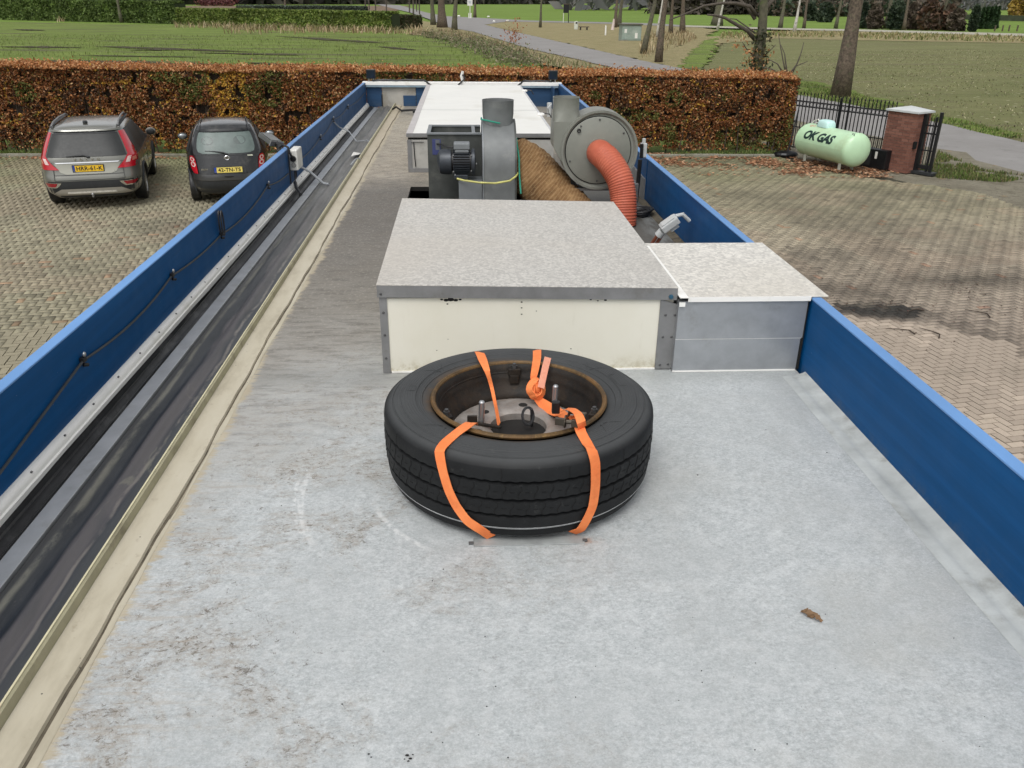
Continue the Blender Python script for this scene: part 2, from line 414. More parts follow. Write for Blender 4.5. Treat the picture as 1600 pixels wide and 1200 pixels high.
def m_rubber():
    n = NT('rubber_membrane'); p = n.pos(); x, y, z = n.xyz(p)[:]
    yv = n.scl(p, .3, 1.0, 0); wv = n.noise(1.1, 3, .5, v=yv); xx = n.math('MULTIPLY_ADD', wv, .10, n.math('SUBTRACT', x, .05)); xx = n.math('MULTIPLY_ADD', n.noise(4, 3, .6, v=yv), .02, xx)
    u_ = n.math('MULTIPLY', n.math('ADD', xx, 1.075), 5.0)        # 0..1 across the strip
    c = n.ramp(u_, [(.0, (.030, .032, .035)), (.16, (.050, .050, .050)), (.24, (.022, .025, .030)), (.40, (.020, .023, .028)), (.46, (.085, .080, .083)), (.66, (.088, .083, .086)), (.74, (.045, .048, .053)), (.9, (.055, .060, .066)), (1, (.040, .043, .048))])
    c = n.mix(n.math('MULTIPLY', n.step(n.noise(2.6, 6, .65, v=n.scl(p, 5, 1.0, 1), dist=.6), .42, .66), .45), c, (.050, .053, .058, 1))
    def line(x0, amp, wd, seed, k):
        w_ = n.noise(1.3, 4, .6, v=n.scl(p, 0, 1, seed)); cx = n.math('MULTIPLY_ADD', w_, amp, x0 - amp / 2)
        d = n.math('ABSOLUTE', n.math('SUBTRACT', x, cx)); br = n.step(n.noise(5, 6, .8, v=n.scl(p, 3, 1, 1)), .36, .58)
        return n.math('MULTIPLY', n.math('MULTIPLY', n.step(d, wd, wd * .2), br), k)
    c = n.mix(line(-.935, .09, .010, 3, .65), c, (.23, .21, .19, 1)); c = n.mix(line(-1.045, .05, .014, 7, .55), c, (.20, .195, .16, 1)); c = n.mix(line(-.905, .05, .004, 11, .35), c, (.25, .24, .22, 1))
    blot = n.step(n.noise(2.3, 5, .7, v=n.scl(p, 3.5, 1, 1), dist=1.2), .60, .66)
    c = n.mix(n.math('MULTIPLY', n.math('MULTIPLY', blot, n.step(y, 3.2, 2.0)), .40), c, (.20, .195, .155, 1))
    c = n.mix(n.math('MULTIPLY', n.step(n.noise(60, 5, .8, v=n.scl(p, 2, 1, 1)), .60, .75), .25), c, (.20, .20, .19, 1))
    far = n.step(y, 3.0, 6.5)
    c = n.mix(n.math('MULTIPLY', far, .60), c, n.ramp(n.noise(2, 6, .7, v=n.scl(p, 8, 1, 1)), [(.3, (.11, .11, .10)), (.7, (.24, .235, .22))]))
    return n.out(c, n.math('MULTIPLY_ADD', n.noise(3, 5, .6, v=n.scl(p, 5, 1, 1)), .4, .25), 0, n.bump(n.noise(2.2, 4, .5, v=n.scl(p, 7, .8, 1)), .4, .03), .35)
M_RUB = m_rubber()
M_BLACKRUB = mat('black_rubber', (.012, .012, .013), .45, var=.5, bump=.2, bs=30, dirt=(.09, .09, .09), dirtamt=.5)
M_WHITE = mat('white_profile', (.88, .87, .83), .4, var=.03, bump=.05, dirt=(.5, .46, .36), dirtamt=.3)
M_ALU = mat('aluminium', (.40, .415, .43), .38, .55, var=.12, bump=.08, bs=200, dirt=(.22, .21, .19), dirtamt=.35)
M_ALUD = mat('dull_aluminium', (.235, .235, .235), .5, .35, var=.15, bump=.12, bs=120, dirt=(.15, .14, .12), dirtamt=.5)
M_OLIVE = mat('olive_metal_lip', (.36, .335, .22), .5, .1, var=.15, dirt=(.13, .11, .07), dirtamt=.6)
M_LIP = mat('pale_lip_edge', (.62, .57, .38), .5, 0, var=.1)
M_GREYBOX = mat('grey_fan_paint', (.165, .175, .175), .5, .15, var=.12, bump=.08, dirt=(.30, .30, .28), dirtamt=.35)
M_GREYMID = mat('mid_grey_fan_paint', (.20, .215, .225), .45, .15, var=.08, bump=.06, bs=30, dirt=(.25, .26, .25), dirtamt=.35)
M_GREENGREY = mat('green_grey_fan_paint', (.225, .23, .20), .42, .1, var=.08, bump=.06, bs=25, dirt=(.12, .115, .095), dirtamt=.45)
M_DARKHOUSE = mat('dark_housing_paint', (.070, .075, .070), .5, .2, var=.2, bump=.1, dirt=(.17, .17, .15), dirtamt=.4)
M_MOTOR = mat('motor_paint', (.045, .052, .062), .42, .3, var=.2, bump=.1)
M_BLACK = mat('black_plastic', (.012, .012, .013), .45, var=.3)
M_PIT = mat('dark_interior', (.012, .011, .010), .9, var=.4)
M_CABLE = mat('cable_black', (.02, .02, .022), .5)
M_CABLEG = mat('cable_grey', (.33, .35, .37), .5)
M_GYCABLE = mat('earth_cable', (.50, .48, .14), .5, var=.3)
M_GREENCORD = mat('green_cord', (.02, .25, .17), .7)
M_PVC = mat('grey_pvc', (.52, .535, .53), .4, var=.05, dirt=(.3, .29, .26), dirtamt=.4)
M_WHITEPL = mat('white_plastic', (.72, .71, .66), .4, var=.05, dirt=(.35, .33, .28), dirtamt=.5)
M_COPPER = mat('copper_pipe', (.30, .10, .06), .4, .6, var=.2)
M_STEEL = mat('zinc_steel', (.42, .43, .44), .35, .8, var=.15)
M_SCREW = mat('screw_head', (.12, .12, .12), .4, .7)

def m_spangle(name, base, warm, sc=38, bright=1.0):
    n = NT(name); p = n.pos(); x, y, z = n.xyz(p)[:]
    v = n.vor(sc, v=n.scl(p, 1, .8, 1), out='Color'); bw = n.xyz(v)[0]
    c = n.ramp(bw, [(.0, tuple(b * .72 for b in base)), (1, tuple(min(1, b * 1.12) for b in base))])
    c = n.mix(n.math('MULTIPLY', n.step(n.noise(70, 4, .7), .55, .72), .45), c, tuple(b * 1.5 for b in base) + (1,))
    c = n.mix(n.math('MULTIPLY', n.step(n.noise(1.0, 3, .5), .36, .7), .5), c, (*warm, 1))
    c = n.mix(n.math('MULTIPLY', n.step(n.noise(3.5, 6, .75), .57, .70), .25), c, tuple(b * .6 for b in base) + (1,))
    return n.out(c, n.math('MULTIPLY_ADD', bw, .15, .42), .12, n.bump(n.noise(30, 4), .12, .003), .45)
M_SPANGLE = m_spangle('galvanised_lid', (.56, .54, .50), (.54, .49, .42), 120)
M_SPANGLE2 = m_spangle('pale_galvanised_lid', (.70, .675, .62), (.60, .555, .47), 90)

def m_cream():
    n = NT('cream_panel'); p = n.pos(); x, y, z = n.xyz(p)[:]
    c = n.ramp(n.noise(3, 5, .6), [(.3, (.70, .67, .56)), (.7, (.76, .735, .64))])
    low = n.math('MULTIPLY', n.step(z, RZ + .07, RZ + .0), n.step(n.noise(20, 6, .75), .42, .62))
    c = n.mix(n.math('MULTIPLY', low, .7), c, (.40, .34, .2, 1))
    g = n.math('MULTIPLY', n.step(n.vor(17, v=n.scl(p, 1, 1, 2)), .06, .03), n.step(n.noise(4, 2), .5, .6))
    c = n.mix(g, c, (.1, .09, .07, 1))
    c = n.mix(n.math('MULTIPLY', n.step(n.noise(6, 6, .7, v=n.scl(p, 4, 1, .6)), .6, .75), .25), c, (.52, .48, .38, 1))
    return n.out(c, .38, 0, n.bump(n.noise(5, 3), .04, .01), .45)
M_CREAM = m_cream()
M_WHITELID = mat('white_lid', (.80, .79, .74), .35, var=.04, scale=3, bump=.04, bs=20, dirt=(.60, .57, .48), dirtamt=.5)

# ================================================================ ground sheets
def m_grass(name, a, b, soil, soilamt, sc=.35, stretch=(1, 1, 1), ridge=0.0, litter=None):
    n = NT(name); p = n.pos(); pv = n.scl(p, *stretch)
    c = n.ramp(n.noise(sc, 6, .7, v=pv), [(.3, a), (.7, b)])
    c = n.mix(n.math('MULTIPLY', n.step(n.noise(6, 5, .8), .45, .7), .45), c, tuple(v * .55 for v in a) + (1,))
    c = n.mix(n.math('MULTIPLY', n.step(n.noise(1.9, 6, .75, v=pv), .50, .66), soilamt), c, (*soil, 1))
    if litter: c = n.mix(n.math('MULTIPLY', n.step(n.vor(1.4), .16, .08), .6), c, (*litter, 1))
    if ridge:
        c = n.mix(n.math('MULTIPLY', n.step(n.noise(.22, 7, .72, v=n.scl(p, .22, 1.9, 1), dist=.2), .53, .60), ridge), c, (*soil, 1))
    h = n.noise(5, 5, .8)
    return n.out(c, .9, 0, n.bump(h, .8, .12), .2)
M_FIELD_L = m_grass('meadow_grass', (.115, .165, .030), (.20, .26, .060), (.10, .09, .055), .35, .12, (1, 2.2, 1), .9)
M_FIELD_R = m_grass('stubble_field', (.135, .15, .055), (.215, .215, .095), (.15, .12, .08), .6, .10, (1, 3.0, 1), .5, (.52, .48, .34))
M_FIELD_F = m_grass('far_green_field', (.125, .195, .030), (.19, .28, .055), (.09, .12, .035), .2, .03, (1, 3, 1), .22)
M_VERGE = m_grass('verge_litter', (.22, .20, .09), (.34, .29, .16), (.22, .145, .085), .6, .5, (1, 1, 1), 0, (.4, .26, .13))
M_GARDEN = m_grass('garden_ground', (.15, .10, .07), (.23, .17, .12), (.10, .12, .04), .4, .1)
M_DIRT = m_grass('dirt_shoulder', (.19, .17, .125), (.27, .25, .19), (.12, .105, .07), .5, 1.2, (1, 1, 1), 0, (.3, .2, .1))
def m_asphalt(name, a, b):
    n = NT(name); p = n.pos()
    c = n.ramp(n.noise(.4, 5, .7), [(.3, a), (.7, b)])
    c = n.mix(n.math('MULTIPLY', n.step(n.noise(30, 3, .8), .5, .7), .25), c, tuple(v * 1.5 for v in b) + (1,))
    c = n.mix(n.math('MULTIPLY', n.step(n.noise(1.5, 5, .75), .56, .7), .4), c, tuple(v * .6 for v in a) + (1,))
    return n.out(c, .85, 0, n.bump(n.noise(60, 3), .3, .01), .3)
M_ROAD = m_asphalt('road_asphalt', (.215, .205, .195), (.27, .26, .25))
M_ROAD2 = m_asphalt('lane_surface', (.33, .31, .25), (.40, .38, .31))

_zc = [0]
def poly_sheet(name, pts, z, m, kind='structure', jit=.0, step=1.0):
    _zc[0] += 1; z = z + (.002 * _zc[0] if z < -.06 else 0)
    """flat sheet with a slightly ragged border"""
    P = []
    n = len(pts)
    for i in range(n):
        a, b = Vector(pts[i]), Vector(pts[(i + 1) % n]); L = (b - a).length
        k = max(1, min(60, int(L / step))) if jit else 1
        nn = Vector((-(b - a).y, (b - a).x)).normalized() if L > 0 else Vector((0, 0))
        for j in range(k):
            q = a + (b - a) * (j / k)
            if j and jit: q = q + nn * random.uniform(-jit, jit)
            P.append((q.x, q.y))
    me = bpy.data.meshes.new(name); bm = bmesh.new()
    f = bm.faces.new([bm.verts.new((x, y, z)) for x, y in P]); bm.normal_update()
    if f.normal.z < 0: f.normal_flip()
    bmesh.ops.triangulate(bm, faces=[f]); bm.to_mesh(me); bm.free()
    me.materials.append(m); o = bpy.data.objects.new(name, me); C.objects.link(o)
    if kind: o['kind'] = kind
    return o
g2 = lambda px, py: tuple(G(px, py)[:2])
mb = MB(); mb.add([(-2500, -200, -.30), (2500, -200, -.30), (2500, 5000, -.30), (-2500, 5000, -.30)], [(0, 1, 2, 3)]); mb.build('ground', M_FIELD_F, kind='structure')
# far green field already the ground; nearer fields lie on it
poly_sheet('meadow', [(-160, 24.9), (9.3, 24.9), (12, 40), g2(985, 112), g2(850, 108), g2(760, 80), g2(700, 66), g2(660, 54), g2(520, 47), g2(300, 38), g2(0, 33), (-260, 160)], -.14, M_FIELD_L, jit=.3)
# verge bands on both sides of the road and round the triangle with the kiosk
poly_sheet('verge', [g2(640, 52), g2(655, 30), g2(700, 40), g2(760, 50), g2(827, 72), g2(915, 92), g2(990, 108), g2(1090, 135), (12.2, 30), (10.2, 25), (9.0, 25), g2(1010, 118), g2(935, 112), g2(860, 100), g2(800, 82), g2(740, 66), g2(690, 58)], -.10, M_VERGE, jit=.5)
poly_sheet('verge', [g2(745, 36), g2(800, 31.5), g2(960, 35), g2(1080, 40), g2(1120, 46), g2(1090, 62), g2(1060, 72), g2(1020, 100), g2(1000, 92), g2(920, 74), g2(845, 58), g2(790, 45)], -.10, M_VERGE, jit=.6)
poly_sheet('stubble_field', [g2(1090, 111), g2(1130, 66), g2(1190, 58), g2(1300, 60), g2(1600, 66), (230, 100), (140, 20), (30, 10), g2(1600, 222), g2(1455, 187), g2(1387, 172), g2(1241, 145)], -.14, M_FIELD_R, jit=.4)
poly_sheet('verge', [g2(1000, 91), g2(1060, 72), g2(1080, 58), g2(1240, 47), g2(1400, 49), g2(1600, 55), (260, 130), (240, 112), g2(1600, 66), g2(1400, 63), g2(1220, 59), g2(1130, 66), g2(1100, 84), g2(1075, 108)], -.10, M_VERGE, jit=.5)
poly_sheet('field_edge_grass', [g2(1060, 108), g2(1075, 85), g2(1100, 62), g2(1120, 58), g2(1118, 72), g2(1108, 90), g2(1100, 112)], -.08, M_FIELD_L, jit=.4)
poly_sheet('roadside_grass', [g2(1241, 146), g2(1387, 173), g2(1455, 188), g2(1600, 221), g2(1600, 205), g2(1430, 168), g2(1340, 142), g2(1241, 118)], -.09, M_FIELD_L, jit=.5)
poly_sheet('garden', [g2(0, 9), g2(640, 9), g2(600, 24), g2(400, 22), g2(0, 14)], -.10, M_GARDEN)
# muddy ruts across the near meadow
M_MUD = m_grass('rut_mud', (.055, .048, .032), (.095, .085, .045), (.035, .032, .024), .5, 1.5)
rk = random.Random(21)
for (xa, ya, xb, yb, w) in ((0, 93, 240, 94, 2.2), (110, 84, 330, 87, .8), (120, 92, 430, 102, 3.2), (0, 71, 130, 72, 1.4), (140, 70, 400, 79, 1.8), (300, 80, 480, 84, 1.2), (380, 95, 560, 104, 2.0), (430, 55, 610, 66, 1.4), (590, 71, 650, 76, 1.4), (200, 76, 300, 76, .8), (0, 99, 90, 100, 1.5), (20, 45, 70, 46, 1.2)):
    top, bot = [], []
    for j in range(15):
        t_ = j / 14; x_, y_ = xa + (xb - xa) * t_, ya + (yb - ya) * t_; e_ = w * math.sin(math.pi * t_) * rk.uniform(.25, 1) * 1.1 + .1
        top.append(g2(x_, y_ - e_)); bot.append(g2(x_, y_ + e_))
    poly_sheet('mud_rut', top + bot[::-1], -.12, M_MUD)
# roads
poly_sheet('road', [g2(585, 6), g2(610, 12), g2(640, 19), g2(672, 30), g2(700, 42), g2(740, 49), g2(827, 75), g2(915, 94.5), g2(985, 110), g2(1091, 140), g2(1245, 187), g2(1350, 208), g2(1460, 230), g2(1525, 249), g2(1600, 268), g2(1780, 320), g2(1780, 262), g2(1600, 220), g2(1455, 187), g2(1387, 172), g2(1241, 145), g2(1091, 110), g2(1020, 97), g2(930, 77), g2(845, 58), g2(790, 46), g2(757, 38), g2(792, 33), g2(967, 37), g2(1071, 41.5), g2(1071, 39), g2(1020, 36), g2(827, 31.5), g2(740, 27), g2(697, 25), g2(665, 19), g2(625, 8)], -.05, M_ROAD, jit=.12)
poly_sheet('lane', [g2(1071, 39), g2(1227, 43.5), g2(1346, 45.5), g2(1600, 52), (420, 150), (400, 138), g2(1600, 56), g2(1346, 48.5), g2(1227, 46), g2(1071, 41.5)], -.045, M_ROAD2, jit=.1)
# dirt between the yard and the road
poly_sheet('dirt_shoulder', [(15.3, 25.0), g2(1525, 249), g2(1600, 268), g2(1780, 320), (20, 10), (16, 4), (11.5, 4), (11.2, 18.4), (10.4, 21), (9.4, 24.2), (9.6, 27.0), (12.5, 27.0), (14, 26)], -.025, M_DIRT, jit=.1)
poly_sheet('dirt_shoulder', [g2(1230, 236), g2(1225, 200), g2(1245, 187), g2(1350, 208), g2(1460, 230), (15.3, 25.0), (12.5, 23)], -.03, M_DIRT)

# ================================================================ paved yard, herringbone, every brick real
def m_brick():
    n = NT('paving_brick'); p = n.pos(); a = n.attr('tint')
    c = n.mix(.65, n.ramp(n.noise(40, 5, .75), [(.25, (.30, .30, .30)), (.75, (.70, .70, .70))]), (.5, .5, .5, 1))
    c = n.mix(1.0, a, c, 'MULTIPLY'); c = n.mix(1.0, c, (1.9, 1.9, 1.9, 1), 'MULTIPLY')
    st = n.step(n.noise(1.1, 6, .7), .54, .70)
    c = n.mix(n.math('MULTIPLY', st, .22), c, (.10, .095, .065, 1))
    return n.out(c, .8, 0, n.bump(n.noise(90, 4, .7), .4, .004), .3)
M_BRICK = m_brick()
def m_joint():
    n = NT('yard_joint_sand'); c = n.ramp(n.noise(9, 5, .7), [(.3, (.030, .028, .016)), (.7, (.055, .050, .030))]); return n.out(c, .95)
M_JOINT = m_joint()
poly_sheet('yard_base', [(-60, -8), (12.5, -8), (12.5, 4), (12.1, 18.5), (11.4, 19.6), (10.2, 22.6), (9.4, 24.2), (-60, 24.2)], -.016, M_JOINT)
def brick_col(x, y, r1, r2, r3):
    """albedo of a brick from where it lies: green near the hedge, ochre left, pinkish right, stains"""
    x = np.asarray(x, float); y = np.asarray(y, float)
    og = np.array([.325, .295, .205]); pk = np.array([.455, .378, .302]); gn = np.array([.20, .205, .10])
    t = np.clip((x + 1) / 6, 0, 1)[:, None]; c = og * (1 - t) + pk * t
    far = np.clip((y - 10.5) / 7, 0, 1)[:, None] * (x > 0)[:, None]; c = c * (1 - far * .8) + np.array([.265, .245, .155]) * far * .8
    g = np.clip((y - 18.5) / 5, 0, 1) * (.35 + .9 * vnoise(x, y, 1.3, 3)); g = np.clip(g, 0, .85)[:, None]; c = c * (1 - g) + gn * g
    pm = (vnoise(x, y, .9, 5) > .62)[:, None] * .22; c = c * (1 - pm) + np.array([.36, .26, .19]) * pm
    c = c * (.84 + .32 * r1)[:, None]
    od = (r2 > .985)[:, None]; c = np.where(od, c * np.array([1.12, .88, .80]), c)
    od = (r3 > .97)[:, None]; c = np.where(od, c * .72, c)
    sm_ = np.clip((vnoise(x, y, 2.6, 31) * .6 + vnoise(x, y, .9, 32) * .4 - .48) / .25, 0, 1) * np.where(x > 3, .30, .14); c = c * (1 - sm_)[:, None]
    # worn tyre tracks and a dirty band across the right side of the yard
    tr = np.clip(1 - np.abs(y - (12.0 + .10 * (x - 6) + .5 * (vnoise(x, y, 1.5, 8) - .5))) / .75, 0, 1) * (x > 3)
    c = c * (1 - .42 * tr * (.5 + vnoise(x, y, .5, 9)))[:, None]
    tr2 = np.clip(1 - np.abs((x - 7.4) * .8 + (y - 9.2) * .5) / .6, 0, 1) * (x > 3); c = c * (1 - .3 * tr2 * (.4 + vnoise(x, y, .4, 12)))[:, None]
    for (sx, sy, rx, ry, k) in ((5.95, 10.95, .85, .45, .97), (-9.0, 12.9, .5, .3, .25), (-5.9, 16.2, .9, .5, .3), (6.0, 14.0, .30, .55, .35), (6.6, 13.9, .25, .5, .3), (7.6, 14.1, .3, .6, .25)):
        d = ((x - sx) / rx) ** 2 + ((y - sy) / ry) ** 2 + .9 * (vnoise(x, y, .25, 17) - .5)
        s = np.clip(1.25 - d, 0, 1) * k; c = c * (1 - s)[:, None] + np.array([.03, .028, .025]) * s[:, None]
    return c
def make_yard():
    A = R(11.0); ca, sa = math.cos(A), math.sin(A); L, Wd, g = .2, .1, .0062
    cells = []
    # herringbone on a unit grid of .1 m: the pair repeats along (1,1) and (2,-2)
    I = range(-420, 421)
    pts = []
    for i in range(-330, 331):
        for j in range(-330, 331):
            k = (i - j) % 4
            if k == 0: pts.append((i + 1.0, j + .5, 0))       # covers (i,j),(i+1,j)
            elif k == 2: pts.append((i + .5, j + 1.0, 1)) if False else None
    pts = []
    for i in range(-330, 331):
        for j in range(-330, 331):
            k = (i + j) % 4 if False else (i - j) % 4
            if k == 0: pts.append((i + 1.0, j + .5, 0))
            if k == 3: pts.append((i + .5, j + 1.0, 1))
    P = np.array(pts, float); U = P[:, 0] * .1; V = P[:, 1] * .1
    ox, oy = 1.0, 13.0
    X = ox + U * ca - V * sa; Y = oy + U * sa + V * ca; O = P[:, 2]
    # where the photograph, or a step beside it, can see the yard
    fwd = np.array(_fw); rt = np.array(_r); upv = np.array(_u); D = np.stack([X, Y, np.full_like(X, -CZ)], 1)
    dz = D @ fwd; px = 800 + F * (D @ rt) / dz; py = 600 - F * (D @ upv) / dz
    edge = np.where(X > 0, 12.2 - .0 * Y, 99)
    keep = (dz > 1) & (px > -260) & (px < 1860) & (py < 1500) & ((np.abs(X) > 1.0) | (Y > 10.5)) & (Y < 24.02) & (X < edge) & (Y > 3)
    keep &= ~((X > 9.2) & (Y > 19.0 + (12.2 - X) * 1.05 + .5 * (vnoise(X, Y, .6, 4) - .5)))
    X, Y, O, px, py = X[keep], Y[keep], O[keep], px[keep], py[keep]; n = len(X)
    r1, r2, r3 = rng.random(n), rng.random(n), rng.random(n)
    col = brick_col(X, Y, r1, r2, r3)
    hx = np.where(O == 0, L / 2, Wd / 2) - g + rng.normal(size=n) * .0008; hy = np.where(O == 0, Wd / 2, L / 2) - g + rng.normal(size=n) * .0008
    ang = A + rng.normal(size=n) * .006; zt = rng.normal(size=n) * .0012; tx, ty = rng.normal(size=n) * .006, rng.normal(size=n) * .006
    base = np.array([(-1, -1), (1, -1), (1, 1), (-1, 1)], float)
    def verts(idx):
        m = len(idx); q = np.zeros((m, 8, 3)); bx, by = base[:, 0], base[:, 1]
        lx = bx[None] * hx[idx, None]; ly = by[None] * hy[idx, None]
        c_, s_ = np.cos(ang[idx])[:, None], np.sin(ang[idx])[:, None]
        for lay, sh, zz in ((0, 1.0, -.05), (1, .985, 0)):
            q[:, lay * 4:lay * 4 + 4, 0] = X[idx, None] + (lx * c_ - ly * s_) * sh; q[:, lay * 4:lay * 4 + 4, 1] = Y[idx, None] + (lx * s_ + ly * c_) * sh
            q[:, lay * 4:lay * 4 + 4, 2] = zz + zt[idx, None] + (lx * tx[idx, None] + ly * ty[idx, None]) * lay
        return q.reshape(-1, 3)
    fb = np.array([(4, 5, 6, 7), (0, 1, 5, 4), (1, 2, 6, 5), (2, 3, 7, 6), (3, 0, 4, 7)])
    yard = bpy.data.objects.new('paved_yard', None); C.objects.link(yard); yard['kind'] = 'structure'
    inview = (px > 0) & (px < 1600) & (np.abs(X) > 5.2) & (py < 1200)
    dist = np.where(inview, X ** 2 + Y ** 2, 1e9); order = np.argsort(dist); near = order[:300]; rest = order[300:]
    m = len(rest); Fc = (fb[None] + (np.arange(m) * 8)[:, None, None]).reshape(-1, 4)
    cc = np.ones((m, 8, 4)); cc[:, :, :3] = col[rest][:, None]
    np_mesh('paving_bricks', verts(rest), Fc, M_BRICK, yard, cc.reshape(-1, 4), 'stuff')
    # 24 shades of one brick, shared by the nearest 300
    shades = []
    for s_ in range(24):
        mb = MB(); mb.box((-L / 2 + g, -Wd / 2 + g, -.05), (L / 2 - g, Wd / 2 - g, 0)); me = mb.mesh('brick'); me.materials.append(M_BRICK)
        a = me.color_attributes.new('tint', 'FLOAT_COLOR', 'POINT'); cidx = near[int(s_ * 300 / 24)]
        f = .84 + .32 * (s_ / 23); f = .84 + .32 * ((s_ % 12) / 11); bc = (np.array([.455, .378, .302]) if s_ >= 12 else np.array([.343, .307, .215])) * f
        a.data.foreach_set('color', np.tile(np.array([*bc, 1.0]), 8).astype(np.float32)); shades.append(me)
    lum = col[near].sum(1)
    for r_, i in enumerate(near):
        m0 = 1.135 if X[i] > 0 else .865; s_ = int(np.clip((lum[r_] / m0 - .84) / .32 * 11, 0, 11)) + (12 if X[i] > 0 else 0)
        o = bpy.data.objects.new('brick', shades[s_]); C.objects.link(o); o.parent = yard
        o.location = (X[i], Y[i], zt[i]); o.rotation_euler = (ty[i], tx[i], ang[i] + (math.pi / 2 if O[i] else 0))
    print('bricks', n)
make_yard()
# kerb before the hedge: one stone per metre
kerb = tag(bpy.data.objects.new('kerb', None), kind='structure'); C.objects.link(kerb)
M_KERB = mat('kerb_concrete', (.25, .24, .19), .85, var=.2, scale=3, bump=.3, dirt=(.12, .12, .06), dirtamt=.7)
for i in range(27):
    x0 = -17.6 + i * 1.0
    mb = MB(); mb.box((x0 + .006, 24.08 + random.uniform(-.006, .006), -.2), (x0 + .994, 24.20, .055 + random.uniform(-.006, .006)))
    mb.build('kerb_stone', M_KERB, kerb, bevel=.01)
# ================================================================ the trailer
XI, XO, WH, Y0, Y1 = 1.235, 1.272, .283, -2.2, 11.30
tr = thing('trailer', 'long flat trailer roof between two bright blue side walls', 'trailer', (0, 4.6, 0))
M_BODY = mat('trailer_body_paint', (.62, .62, .58), .45, var=.05, dirt=(.35, .33, .27), dirtamt=.5)
b = MB(); b.box((-1.25, Y0, .55), (1.25, Y1 + .03, RZ - .42)); b.build('body', M_BODY, tr)
b = MB()
for (x0, x1, ya, yb) in ((-1.25, 1.25, Y0, 5.20), (-1.25, -.39, 5.20, 6.12), (.60, 1.25, 5.20, 6.12), (-1.25, 1.25, 6.12, Y1 + .03)): b.box((x0, ya, RZ - .42), (x1, yb, RZ - .03))
b.build('roof_core', M_BODY, tr)
# running gear, low under the body
for yy in (4.2, 5.3):
    for sx in (-1, 1):
        w = MB(); w.lathe([(.18, -.11), (.30, -.12), (.36, -.09), (.375, 0), (.36, .09), (.30, .12), (.18, .11)], (sx * 1.08, yy, .375), 'x', 28); wo = w.build('wheel', M_BLACKRUB, tr, smooth=True)
        w = MB(); w.lathe([(.0, sx * .06), (.10, sx * .08), (.17, sx * .03), (.20, sx * .10)], (sx * 1.08, yy, .375), 'x', 24); w.build('rim', M_ALUD, wo, smooth=True)
b = MB(); b.box((-1.0, 4.15, .34), (1.0, 4.25, .42)); b.box((-1.0, 5.25, .34), (1.0, 5.35, .42)); b.box((-.5, Y0 + .4, .42), (.5, Y1, .55)); b.build('chassis', M_ALUD, tr)
# roof sheet, laid as strips round the opening under the extractor
def sheet(x0, x1, y0, y1, z=RZ, nx=1, ny=24):
    P = [[(x0 + (x1 - x0) * i / nx, y0 + (y1 - y0) * j / ny, z) for i in range(nx + 1)] for j in range(ny + 1)]
    return P
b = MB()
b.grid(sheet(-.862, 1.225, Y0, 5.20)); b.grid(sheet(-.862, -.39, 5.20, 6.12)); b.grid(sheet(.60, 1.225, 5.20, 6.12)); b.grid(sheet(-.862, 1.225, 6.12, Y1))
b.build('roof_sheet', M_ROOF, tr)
b = MB(); d = .32
b.add([(-.39, 5.2, RZ), (.60, 5.2, RZ), (.60, 6.12, RZ), (-.39, 6.12, RZ), (-.39, 5.2, RZ - d), (.60, 5.2, RZ - d), (.60, 6.12, RZ - d), (-.39, 6.12, RZ - d)], [(4, 5, 6, 7), (0, 1, 5, 4), (1, 2, 6, 5), (2, 3, 7, 6), (3, 0, 4, 7)])
b.build('roof_opening', M_PIT, tr, fix=False)
# beige sealed strip, its groove, the upright metal lip
rr = random.Random(3)
def wavy(y, s): return .0035 * math.sin(y * 3.1 + s) + .0025 * math.sin(y * 8.7 + 2 * s) + .0015 * math.sin(y * 23 + s)
ys = [Y0 + (Y1 - Y0) * i / 160 for i in range(161)]
P = [[(-.862, y, RZ + .016), (-.846, y, RZ + .012), (-.815, y, RZ + .0085), (-.792 + wavy(y, 1), y, RZ + .0075), (-.7895 + wavy(y, 1), y, RZ + .0005)] for y in ys]
b = MB(); b.grid(P); b.build('sealant_strip', M_BEIGE, tr, smooth=True, angle=50)
P = [[(-.7845 + wavy(y, 1.4), y, RZ + .0005), (-.782 + wavy(y, 1.4), y, RZ + .0035), (-.777 + wavy(y, 4) * .5, y, RZ + .0025), (-.771 + wavy(y * 1.7, 2) * .6, y, RZ + .0006)] for y in ys]
b = MB(); b.grid(P); b.build('sealant_strip', M_BEIGE, tr, smooth=True, angle=50)
M_GROOVE = mat('dirty_groove', (.10, .085, .06), .9, var=.5, scale=20)
b = MB(); b.grid([[(-.794, y, RZ + .0009), (-.778, y, RZ + .0009)] for y in ys]); b.build('groove_dirt', M_GROOVE, tr)
b = MB(); b.grid([[(-.862, y, RZ + .012), (-.866, y, RZ + .037), (-.872, y, RZ + .039)] for y in ys]); b.build('metal_lip', M_OLIVE, tr)
b = MB(); b.box((-.8765, Y0, RZ - .01), (-.8722, Y1 - .1, RZ + .042)); b.build('lip_edge', M_LIP, tr)
